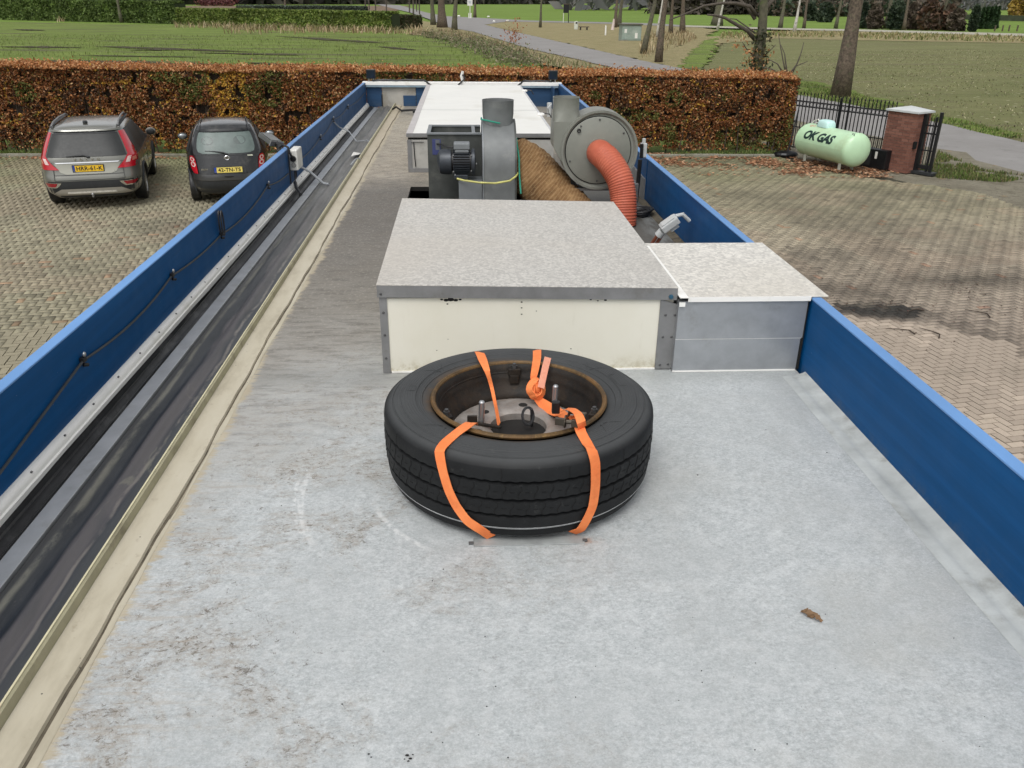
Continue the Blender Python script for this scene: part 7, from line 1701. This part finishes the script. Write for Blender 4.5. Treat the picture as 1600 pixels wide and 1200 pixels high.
limb_px(t, [(1186, 26), (1200, 8), (1216, -8), (1230, -30)], Y, .3, .18, .08, M_BRANCH)
limb_px(t, [(1180, 52), (1170, 44), (1150, 30), (1140, 29)], Y, .1, .06, .02, M_BRANCH)
limb_px(t, [(1183, 100), (1175, 84), (1166, 76), (1160, 66)], Y, -.3, .06, .02, M_BRANCH); limb_px(t, [(1186, 92), (1200, 82), (1212, 70)], Y, -.3, .05, .02, M_BRANCH)
def clump_leaves(centers, rad, n, size, pal, flat=0.0, squash=1.0):
    Ps = []
    for c_ in centers: Ps.append(np.array(c_) + rng.normal(size=(n, 3)) * np.array([rad, rad, rad * squash]) * .5)
    P = np.concatenate(Ps); V, Fc = leaf_quads(P, size); cc = pick(pal, rng.integers(0, len(pal), len(P))) * (.65 + .7 * rng.random(len(P)))[:, None]
    col = np.ones((len(P), 4, 4)); col[:, :, :3] = cc[:, None]; return V, Fc, col.reshape(-1, 4)
cs = [ony(px, py, Y - .4) for px, py in ((1172, 78), (1180, 84), (1176, 92), (1186, 96), (1196, 88), (1155, 68))]
V, Fc, col = clump_leaves([tuple(c_) for c_ in cs], .6, 24, .15, [(.48, .26, .12), (.36, .17, .07), (.30, .22, .08)]); np_mesh('dead_leaves', V, Fc, M_FOL, t, col, 'stuff')
cs = [ony(px, py, Y - .2) for px, py in ((1185, 98), (1190, 70), (1192, 55), (1182, 60), (1188, 84), (1180, 105), (1194, 104))]
V, Fc, col = clump_leaves([tuple(c_) for c_ in cs], .6, 70, .14, [(.06, .075, .03), (.10, .09, .05), (.045, .05, .03)]); np_mesh('ivy', V, Fc, M_FOL, t, col, 'stuff')
# shrubs with thin stems right above the hedge
sh_ = thing('bare_shrub', 'thin bare shrub stems above the right part of the beech hedge', 'shrub', (G(1228, 118).x, G(1228, 118).y, 0)); Ys = G(1228, 118).y
for pxs in ([(1228, 116), (1224, 96), (1220, 75), (1216, 52)], [(1230, 116), (1228, 100), (1226, 84), (1220, 70)], [(1238, 114), (1246, 98), (1252, 82), (1256, 66)], [(1225, 116), (1215, 100), (1200, 92)], [(1232, 118), (1242, 104), (1262, 96)], [(1222, 118), (1206, 108), (1190, 104)]):
    limb_px(sh_, pxs, Ys, .1, .055, .02, M_BRANCH, 'stem')
# the other trunks, from the photograph's feet: px, py of the foot, width in px, lean, kind
TR_ = [(1029, 95, 10, (.05, 0), 'grey leaning trunk rising beside the road, right of the kiosk', 0), (1005, 82, 8, (.14, 0), 'dark slanting trunk directly right of the kiosk', 0), (1066, 50, 8, (0, 0), 'straight brown trunk behind the two kiosk trees', 0),
       (1120, 38, 15, (0, 0), 'thick dark trunk before the far green field', 0), (1241, 50, 4.5, (.0, 0), 'slender white birch trunk on the far lane', 1), (1219, 43, 6, (0, 0), 'brown trunk just left of the white birch', 0), (1256, 43, 4.5, (0, 0), 'narrow grey trunk just right of the white birch', 0),
       (1306, 43, 5, (.05, 0), 'narrow trunk left of the thick roadside trunk', 0), (1324, 43, 4, (0, 0), 'thin trunk hidden partly by the thick roadside trunk', 0), (1385, 43, 8.5, (.01, 0), 'pale grey trunk before the dark evergreen bushes', 0), (1121, 46, 3.5, (.06, 0), 'thin white birch leaning across the thick dark trunk', 1),
       (1026, 57, 3.0, (.03, 0), 'thin white birch behind the grey leaning trunk', 1), (961, 42, 5.5, (.01, 0), 'left trunk of the pair behind the kiosk', 0), (967, 41, 6.5, (.09, 0), 'right leaning trunk of the pair behind the kiosk', 0), (1048, 52, 6, (-.03, 0), 'dark trunk between the grey leaning trunk and brown one', 0),
       (844, 42, 3.8, (0, 0), 'thin trunk left of the black information board', 0), (742, 27, 4.5, (-.02, 0), 'slim trunk right of the white road sign', 0), (677, 38, 7.5, (0, 0), 'left trunk of the three at the road bend', 0), (691, 42, 14, (-.02, 0), 'thickest trunk, middle of the three at the road bend', 0), (710, 46, 8, (0, 0), 'right trunk of the three at the road bend', 0),
       (446, 15, 4, (0, 0), 'thin trunk behind the far green hedge', 0), (190, 33, 5, (.0, 0), 'grey trunk standing before the far green hedge', 0), (1412, 45, 5, (0, 0), 'thin dark trunk among the evergreen bushes', 0), (1470, 45, 6, (0, 0), 'brown trunk at the right end of the evergreen bushes', 0)]
for i, (px, py, w, ln_, lab, kd) in enumerate(TR_):
    p = G(px, py); hgt = 11 if not kd else 12
    tree('birch_tree' if kd else 'bare_tree', lab, (p.x, p.y, -.1), hgt, wpx(0, w, p), M_BIRCH if kd else (M_BARKG if i % 2 else M_BARK), ln_, 4, 100 + i, .05, None, None, .40)
# row of thin posts and saplings by the road bend
SAPL = ['leftmost thin dark sapling left of the road bend', 'second thin sapling, just right of the leftmost one', 'third thin sapling, left of the wide gap', 'thin sapling standing alone in the gap of the row', 'slender sapling at the end of the far hedge', 'stoutest dark sapling at the end of the far hedge', 'palest slim sapling nearest the road edge', 'rightmost sapling, nearest the three trunks']
for i, (px, py, w) in enumerate(((571, 12, 2.2), (577, 15, 2.2), (587, 16, 2.2), (604, 17, 2.2), (640, 19, 2.4), (646, 21, 2.8), (651, 18, 2), (655.5, 22, 2.2))):
    p = G(px, py); b = MB(); r_ = wpx(0, w, p); b.tube([(p.x, p.y, -.1), (p.x + .05, p.y, 3.2), (p.x, p.y, 7.5)], [r_, r_ * .8, r_ * .4], 7)
    tag(b.build('sapling', M_BRANCH, smooth=True), SAPL[i], 'sapling', 'saplings by the road bend')

# information board, road sign, bench, bin, kiosk, stones
def at_px(px, py): p = G(px, py); return Vector((p.x, p.y, -.08))
p = at_px(884, 35); k_ = (Vector((p.x, p.y, -CZ)).dot(_fw)) / F        # metres per pixel there
bo = thing('information_board', 'dark information board on two legs beside the far lane', 'board', p)
b = MB(); b.box((p.x - 4.2 * k_, p.y - .05, p.z + 14 * k_), (p.x + 4.2 * k_, p.y + .05, p.z + 26 * k_)); b.build('panel', M_IRON, bo)
b = MB(); b.box((p.x - 4.6 * k_, p.y - .15, p.z + 26 * k_), (p.x + 4.6 * k_, p.y + .15, p.z + 27 * k_)); b.build('board_roof', M_BARK, bo)
for sx, m_ in ((-1, M_FOOT), (1, M_IRON)): b = MB(); b.box((p.x + sx * 4 * k_ - .08, p.y - .06, p.z), (p.x + sx * 4 * k_ + .08, p.y + .06, p.z + 14 * k_)); b.build('leg', m_, bo)
p = at_px(734.5, 28); k_ = (Vector((p.x, p.y, -CZ)).dot(_fw)) / F
sg = thing('road_sign', 'white road sign on a pale pole at the junction', 'sign', p)
b = MB(); b.box((p.x - 4 * k_, p.y - .04, p.z + 18 * k_), (p.x + 4 * k_, p.y + .0, p.z + 29 * k_)); pn = b.build('sign_plate', M_WHITEPL, sg)
b = MB(); b.box((p.x - 2.2 * k_, p.y - .06, p.z + 21 * k_), (p.x + 2.2 * k_, p.y - .045, p.z + 25 * k_)); b.build('sign_mark', mat('sign_grey', (.45, .47, .48), .5), pn)
b = MB(); b.box((p.x - .08, p.y + .01, p.z), (p.x + .08, p.y + .16, p.z + 20 * k_)); b.box((p.x - 2.5 * k_, p.y - .05, p.z), (p.x - 1.2 * k_, p.y + .1, p.z + 7.5 * k_)); b.box((p.x + .8 * k_, p.y - .05, p.z), (p.x + 2.2 * k_, p.y + .1, p.z + 7.5 * k_)); b.build('pole', M_WHITEPL, sg)
p = at_px(900, 45); k_ = (Vector((p.x, p.y, -CZ)).dot(_fw)) / F
bi = thing('litter_bin', 'pale round litter bin beside the dark bench', 'bin', p)
b = MB(); b.lathe([(0, 0), (3.2 * k_, 0), (3.2 * k_, 10 * k_), (2.6 * k_, 11.5 * k_), (0, 11.5 * k_)], tuple(p), 'z', 14); b.build('bin_body', M_FOOT, bi, smooth=True, angle=40)
b = MB(); b.box((p.x - 1.4 * k_, p.y - 3.3 * k_, p.z + 8 * k_), (p.x + 1.4 * k_, p.y - 3.0 * k_, p.z + 10.5 * k_)); b.build('bin_opening', M_IRON, bi)
p = at_px(912, 46)
be = thing('bench', 'low dark wooden bench beside the pale litter bin', 'bench', p)
b = MB(); b.box((p.x - 8 * k_, p.y - .3, p.z + 3.8 * k_), (p.x + 8 * k_, p.y + .3, p.z + 5 * k_)); b.build('seat', M_BARK, be)
for sx in (-1, 1): b = MB(); b.box((p.x + sx * 5 * k_ - .9 * k_, p.y - .25, p.z), (p.x + sx * 5 * k_ + .9 * k_, p.y + .25, p.z + 3.8 * k_)); b.build('leg', M_IRON, be)
p = at_px(985, 62); k_ = (Vector((p.x, p.y, -CZ)).dot(_fw)) / F
ki = thing('transformer_kiosk', 'pale green transformer kiosk with a mossy roof among the trees', 'kiosk', p)
M_KIO = mat('kiosk_paint', (.25, .31, .265), .6, var=.15, scale=1.5, bump=.1, dirt=(.42, .45, .40), dirtamt=.5)
w_ = 15.2 * k_; hh_ = 22 * k_
b = MB(); b.box((p.x - w_, p.y - .5, p.z), (p.x + w_, p.y + 1.6, p.z + hh_)); b.build('kiosk_body', M_KIO, ki, bevel=.02)
b = MB(); b.box((p.x - w_ - .15, p.y - .65, p.z + hh_), (p.x + w_ + .15, p.y + 1.8, p.z + hh_ + .14)); b.build('kiosk_roof', mat('mossy_roof', (.10, .10, .075), .9, var=.3), ki, bevel=.02)
for sx in (-1, 1): b = MB(); b.box((p.x + (sx - 1) * w_ / 2 + .06, p.y - .53, p.z + .15), (p.x + (sx + 1) * w_ / 2 - .06, p.y - .505, p.z + hh_ - .1)); b.build('door', M_KIO, ki, bevel=.01)
b = MB(); b.box((p.x + .35 * w_, p.y - .545, p.z + .25), (p.x + .62 * w_, p.y - .535, p.z + .85)); b.box((p.x - .75 * w_, p.y - .545, p.z + hh_ * .5), (p.x - .5 * w_, p.y - .535, p.z + hh_ * .75)); b.build('torn_poster', M_WHITEPL, ki)
b = MB(); b.box((p.x - w_ - .4, p.y - 1.1, p.z - .02), (p.x - w_ * .4, p.y - .6, p.z + .08)); b.build('doorstep', M_KERB, ki)
p = at_px(946, 54); k_ = (Vector((p.x, p.y, -CZ)).dot(_fw)) / F
b = MB(); b.tube([(p.x, p.y, p.z), (p.x, p.y, p.z + 12 * k_), (p.x, p.y, p.z + 14.5 * k_)], [1.3 * k_, 1.2 * k_, .3 * k_], 8); tag(b.build('marker_post', M_WHITEPL, smooth=True, angle=30), 'short pointed white post left of the transformer kiosk', 'post')
p = at_px(957, 46); k_ = (Vector((p.x, p.y, -CZ)).dot(_fw)) / F
b = MB(); b.tube([(p.x, p.y, p.z), (p.x + 1 * k_, p.y, p.z + 9 * k_), (p.x + 1.4 * k_, p.y, p.z + 16 * k_)], [2.6 * k_, 1.8 * k_, 1.2 * k_], 8); tag(b.build('painted_stump', mat('pinkish_white_paint', (.62, .52, .48), .8), smooth=True, angle=30), 'pinkish white painted stump at the foot of the tree pair', 'stump')
for px, py, lab in ((763, 27, 'white stone on the far side of the junction'), (772, 34, 'white stone at the tip of the grass triangle'), (793, 33, 'white stone on the triangle by the lane'), (717, 26, 'white stone left of the road sign')):
    p = at_px(px, py); k_ = (Vector((p.x, p.y, -CZ)).dot(_fw)) / F; b = MB(); b.blob((p.x, p.y, p.z + 1.2 * k_), (2.4 * k_, 1.6 * k_, 1.5 * k_), 9, 6); tag(b.build('white_stone', M_WHITEPL, smooth=True), lab, 'stone')

# far clipped hedge, left, in two lengths, and low mounds behind it
def far_hedge(name, lab, a, b_, h, dep, n, size, pal, seed):
    a, b_ = Vector(a), Vector(b_); t = thing(name, lab, 'hedge', (a.x, a.y, -.1)); d = (b_ - a); L = d.length; d.normalize(); nrm = Vector((d.y, -d.x, 0)); nrm = nrm if nrm.y < 0 else -nrm
    s = rng.random(n) * L; which = rng.random(n); z = rng.random(n) * h; off = np.abs(rng.normal(size=n)) * .25; zt = np.where(which < .42, h + .15 * (vnoise(s, 0, 2.5, seed) - .5) - np.abs(rng.normal(size=n)) * .08, z)
    back = np.where(which < .42, rng.random(n) * dep, off)
    P = np.stack([a.x + d.x * s - nrm.x * back, a.y + d.y * s - nrm.y * back, zt - .1], 1); V, Fc = leaf_quads(P, size, up=(0, -.6, .6), flat=.2)
    cc = pick(pal, rng.integers(0, len(pal), n)) * (.6 + .7 * rng.random(n))[:, None]; g = vnoise(s, zt * 2, 1.8, seed + 1); cc *= (.65 + .7 * g)[:, None]; col = np.ones((n, 4, 4)); col[:, :, :3] = cc[:, None]
    np_mesh('leaves', V, Fc, M_FOL, t, col.reshape(-1, 4), 'stuff')
    q = [a - nrm * .3, b_ - nrm * .3, b_ - nrm * dep, a - nrm * dep]; bb = MB(); bb.hexa([(v_.x, v_.y, -.1) for v_ in q] + [(v_.x, v_.y, h - .35) for v_ in q]); bb.build('inner_mass', mat('dark_hedge_core', (.025, .035, .012), .95), t); return t
palH = [(.09, .14, .035), (.13, .19, .045), (.06, .095, .025), (.17, .23, .07)]
palH2 = [(.16, .22, .05), (.22, .28, .06), (.10, .15, .035), (.26, .30, .09)]
def gp(px, py): p = G(px, py); return (p.x, p.y, 0)
far_hedge('clipped_hedge', 'tall dark green clipped hedge across the back of the left meadow', gp(-60, 27), gp(275, 35), 3.5, 3.0, 30000, .34, palH, 3)
far_hedge('clipped_hedge', 'lower yellow green clipped hedge continuing towards the road bend', gp(276, 36), gp(610, 46), 2.5, 2.5, 26000, .30, palH2, 5)
far_hedge('clipped_hedge', 'dull dark hedge end beside the trunks at the road bend', gp(611, 44), gp(660, 42), 1.9, 6, 6000, .30, [(.06, .08, .035), (.09, .10, .04), (.10, .075, .05)], 8)
far_hedge('low_hedge', 'low grey green hedge far behind the yellow green one', gp(395, 17), gp(575, 17), 1.8, 12, 9000, .55, [(.10, .13, .10), (.13, .16, .12), (.07, .09, .06)], 9)
palR = [(.16, .05, .05), (.10, .035, .04), (.20, .09, .07)]
p = G(335, 9); V, Fc, col = clump_leaves([(p.x + dx_, p.y, 1.5) for dx_ in (-7, -3, 1, 5, 9)], 5, 260, .8, palR, squash=.6); t = thing('red_leaved_bush', 'dark red leaved bush in the garden behind the far hedge', 'bush', (p.x, p.y, 0)); np_mesh('leaves', V, Fc, M_FOL, t, col, 'stuff')
# dry reeds and brambles
palT = [(.40, .31, .18), (.30, .22, .12), (.50, .41, .26), (.22, .16, .09)]
pt = []
for px0, px1, py0, py1, nn in ((270, 350, 40, 43, 260), (350, 660, 42, 53, 900), (88, 100, 32, 34, 30)):
    for _ in range(nn): p = G(random.uniform(px0, px1), random.uniform(py0, py1) if px1 < 360 else 41 + (random.uniform(px0, px1) - 350) * .03 + random.uniform(0, 3)); pt.append((p.x, p.y, -.1))
for _ in range(1400):
    px = random.uniform(350, 668); p = G(px, 42.5 + (px - 350) * .028 + random.uniform(-.5, 2.5)); pt.append((p.x, p.y, -.1))
grass_blades('dry_reeds', 'pale dry reeds along the foot of the far clipped hedge', np.array(pt)[::2], palT, .75, .10, bend=.9, cat='reeds')
pt = scatter_poly([g2(640, 52), g2(690, 60), g2(740, 70), g2(800, 85), g2(850, 104), g2(940, 108), g2(900, 98), g2(827, 80), g2(760, 60), g2(700, 46)], 9000, .3, 3, 81)
pt[:, 2] = -.08; grass_blades('bramble_scrub', 'tangled brown and olive scrub on the bank beside the road', pt, [(.26, .20, .13), (.33, .26, .16), (.19, .19, .09), (.15, .17, .07), (.38, .30, .19)], .42, .07, bend=.9, cat='scrub')
cs = []
for px, py in ((672, 58), (700, 66), (716, 72), (735, 76), (752, 82), (770, 88), (790, 94), (806, 98), (822, 102), (745, 70), (780, 82)):
    p = G(px, py); cs.append((p.x, p.y, .35))
V, Fc, col = clump_leaves(cs, 1.5, 420, .12, [(.24, .20, .13), (.17, .19, .09), (.28, .23, .17), (.13, .16, .07)], squash=.4); o = np_mesh('bramble_bushes', V, Fc, M_FOL, None, col); tag(o, 'low dull olive bramble bushes on the meadow edge below the road', 'brambles', kind='stuff')
p = G(801, 68); V, Fc, col = clump_leaves([(p.x, p.y, .6), (p.x + .3, p.y, 1.2)], 1.1, 90, .15, [(.42, .18, .09), (.30, .12, .06)]); t = thing('young_beech', 'small orange leaved sapling at the near edge of the road', 'bush', (p.x, p.y, 0)); np_mesh('leaves', V, Fc, M_FOL, t, col, 'stuff')
pt = scatter_poly([g2(1000, 91), g2(1060, 72), g2(1090, 60), g2(1070, 47), g2(1010, 52), g2(1000, 70)], 7000, .3, 3, 82); pt[:, 2] = -.08
grass_blades('dry_tall_grass', 'tall dry brown grass under the trees right of the kiosk', pt, palT + [(.24, .21, .11)], .5, .07, bend=.7)
pt = scatter_poly([g2(1120, 60), g2(1240, 57), g2(1400, 61), g2(1600, 65), (230, 112), (250, 124), g2(1600, 57), g2(1400, 52), g2(1240, 49), g2(1130, 50)], 16000, .2, 6, 83); pt[:, 2] = -.1
grass_blades('ditch_grass', 'tan and green rough grass along the ditch before the far lane', pt, [(.30, .26, .13), (.38, .31, .17), (.16, .20, .06), (.22, .22, .09)], .38, .16, bend=.8)
pt = np.concatenate([scatter_poly([(-40, 26.5), (14, 26.5), g2(985, 112), g2(850, 108), g2(640, 56), (-70, 110)], 26000, .25, 2.5, 84)]); pt[:, 2] = -.14
grass_blades('meadow_tufts', 'rough tufts of green grass over the left meadow', pt, [(.12, .17, .035), (.17, .22, .05), (.09, .13, .03), (.20, .20, .09)], .17, .035)
pt = scatter_poly([g2(1245, 150), g2(1387, 176), g2(1600, 224), (60, 30), (80, 60), g2(1500, 75), g2(1250, 80)], 42000, .3, 1.6, 85); pt[:, 2] = -.14
grass_blades('stubble', 'low green and straw coloured stubble over the right field', pt, [(.14, .16, .05), (.34, .30, .17), (.20, .18, .09), (.10, .12, .04), (.50, .46, .30), (.13, .10, .07)], .06, .04, bend=1.4)
pt = scatter_poly([g2(1241, 146), g2(1387, 173), g2(1455, 188), g2(1600, 221), g2(1600, 207), g2(1430, 170), g2(1340, 145), g2(1241, 122)], 9000, .3, 1.2, 86); pt[:, 2] = -.09
grass_blades('roadside_tufts', 'green grass tufts along the far edge of the road', pt, palG + [(.26, .22, .11)], .10, .03)
# ---- evergreen bushes and woods along the far right
def bush(name, lab, px, py, wpx_, hpx, pal, n=700, size=.6, group=None, cone=False, cat='bush'):
    p = G(px, py); k_ = (Vector((p.x, p.y, -CZ)).dot(_fw)) / F; w, h = wpx_ * k_, hpx * k_; t = thing(name, lab, cat, (p.x, p.y, -.1), 0, group)
    a = rng.uniform(0, 2 * math.pi, n); zz = rng.random(n)
    if cone: rad = w / 2 * (1 - zz) ** .55 * (.55 + .45 * rng.random(n))
    else:
        lob = .72 + .28 * np.sin(a * 3 + zz * 5 + px); rad = w / 2 * np.sqrt(np.clip(1 - (zz * 1.02 - .35) ** 2 / .5, .02, 1)) * (.5 + .5 * rng.random(n) ** .5) * lob
    P = np.stack([p.x + rad * np.cos(a), p.y + rad * np.sin(a) * .8, zz * h - .1], 1); V, Fc = leaf_quads(P, size); g = vnoise(P[:, 0], P[:, 2], max(.8, w / 5), int(px))
    cc = pick(pal, rng.integers(0, len(pal), n)) * ((.6 + .5 * rng.random(n)) * (.65 + .7 * g))[:, None]; col = np.ones((n, 4, 4)); col[:, :, :3] = cc[:, None]
    np_mesh('foliage', V, Fc, M_FOL, t, col.reshape(-1, 4), 'stuff'); return t
E1 = [(.035, .055, .035), (.055, .08, .045), (.075, .10, .06)]; E2 = [(.10, .08, .06), (.14, .11, .08), (.17, .135, .10)]; E3 = [(.17, .10, .06), (.14, .085, .06), (.10, .08, .055)]
for px, py, w, h, pal, lab in ((1265, 31, 26, 24, E1, 'dark evergreen bush behind the white birch'), (1288, 33, 30, 26, E1, 'dark evergreen bush left of the thick roadside trunk'), (1345, 42, 26, 34, E1, 'dark bush directly right of the thick roadside trunk'), (1366, 43, 26, 30, E2, 'brownish bush before the far houses of trees'),
        (1398, 44, 30, 38, E1, 'tall dark evergreen bush right of the pale grey trunk'), (1424, 44, 30, 36, E2, 'brown bare bush in the middle of the far woods'), (1448, 45, 34, 42, E3, 'reddish brown bush among the evergreens'), (1474, 45, 32, 34, E3, 'copper brown bush left of the thuja row'), (1492, 46, 30, 28, E2, 'low brown bush before the thuja row'), (1519, 47, 12, 34, E1, 'dark green bush at the left end of the thuja row')):
    bush('far_bush', lab, px, py, w, h, pal, 900, .75)
for i, px in enumerate((1531, 1537, 1543, 1549, 1554)): bush('thuja', ['leftmost slim thuja of the far right row', 'second thuja from the left in the far row', 'middle thuja of the far right row', 'fourth thuja, next to the tallest', 'tallest thuja at the right end of its row'][i], px, 43, 8, 28 + i * .6, [(.03, .06, .025), (.045, .085, .03)], 420, .6, 'thuja row at the far right', True, 'conifer')
bush('yellow_tree', 'round yellow leaved tree at the top right edge', 1592, 31, 44, 32, [(.42, .30, .06), (.35, .24, .05), (.28, .18, .07)], 2200, .8, None, False, 'tree')
b = MB(); p0, p1 = G(1500, 30), G(1640, 34); b.hexa([(p0.x, p0.y, -.1), (p1.x, p1.y, -.1), (p1.x, p1.y + 3, -.1), (p0.x, p0.y + 3, -.1), (p0.x, p0.y, 1.6), (p1.x, p1.y, 1.6), (p1.x, p1.y + 3, 1.6), (p0.x, p0.y + 3, 1.6)]); tag(b.build('field_hedge', mat('dark_field_hedge', (.05, .06, .035), .9, var=.4, scale=.5)), 'low dark hedge line before the yellow tree', 'hedge')
for i, px in enumerate((1554, 1566, 1576, 1589)):
    p = G(px, 48); k_ = (Vector((p.x, p.y, -CZ)).dot(_fw)) / F; b = MB(); b.box((p.x - .1, p.y - .1, -.1), (p.x + .1, p.y + .1, 8 * k_)); tag(b.build('fence_post', M_BARK), ['paddock fence post nearest the thuja row', 'second paddock fence post right of the thujas', 'third paddock post, below the yellow tree', 'paddock fence post nearest the right picture edge'][i], 'post', 'paddock fence posts')
# woods closing the view: bare brown trees in several rows
def woods(name, lab, px0, px1, py, h, n, pal, size, seed, dep=40):
    P_, Cc = [], []
    nt_ = int(n)
    V_, F_, C_ = [], [], []
    pa, pb = G(px0, py), G(px1, py); L = (pb - pa).length
    m = nt_; s = rng.random(m); x = pa.x + (pb.x - pa.x) * s; y = pa.y + (pb.y - pa.y) * s + rng.random(m) * dep
    hh = h * (.7 + .5 * vnoise(s * L, 0, h * .9, seed)); z = rng.random(m) ** .8 * hh
    P = np.stack([x, y, z - .3], 1); V, Fc = leaf_quads(P, size, aspect=2.2)
    g = vnoise(s * L, z, h * .35, seed + 3); cc = pick(pal, rng.integers(0, len(pal), m)) * ((.6 + .6 * rng.random(m)) * (.6 + .8 * g))[:, None]; col = np.ones((m, 4, 4)); col[:, :, :3] = cc[:, None]
    o = np_mesh(name, V, Fc, M_FOL, None, col.reshape(-1, 4)); return tag(o, lab, 'woods', kind='stuff')
BR = [(.10, .085, .07), (.14, .115, .095), (.075, .065, .055), (.12, .11, .08)]
woods('far_woods', 'bare brown woods along the back of the right fields', 1040, 1500, 22, 13, 26000, BR, 1.6, 5)
woods('far_woods_evergreen', 'dark green undergrowth at the foot of the far woods', 1230, 1500, 25, 6, 9000, E1 + E2, 1.3, 7)
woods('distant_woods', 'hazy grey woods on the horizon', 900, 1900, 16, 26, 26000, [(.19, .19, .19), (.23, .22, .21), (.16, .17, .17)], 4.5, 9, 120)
woods('distant_woods_left', 'distant woods beyond the garden at the top left', -300, 900, 6.5, 40, 26000, [(.15, .14, .12), (.19, .17, .14), (.12, .13, .09)], 8, 11, 400)
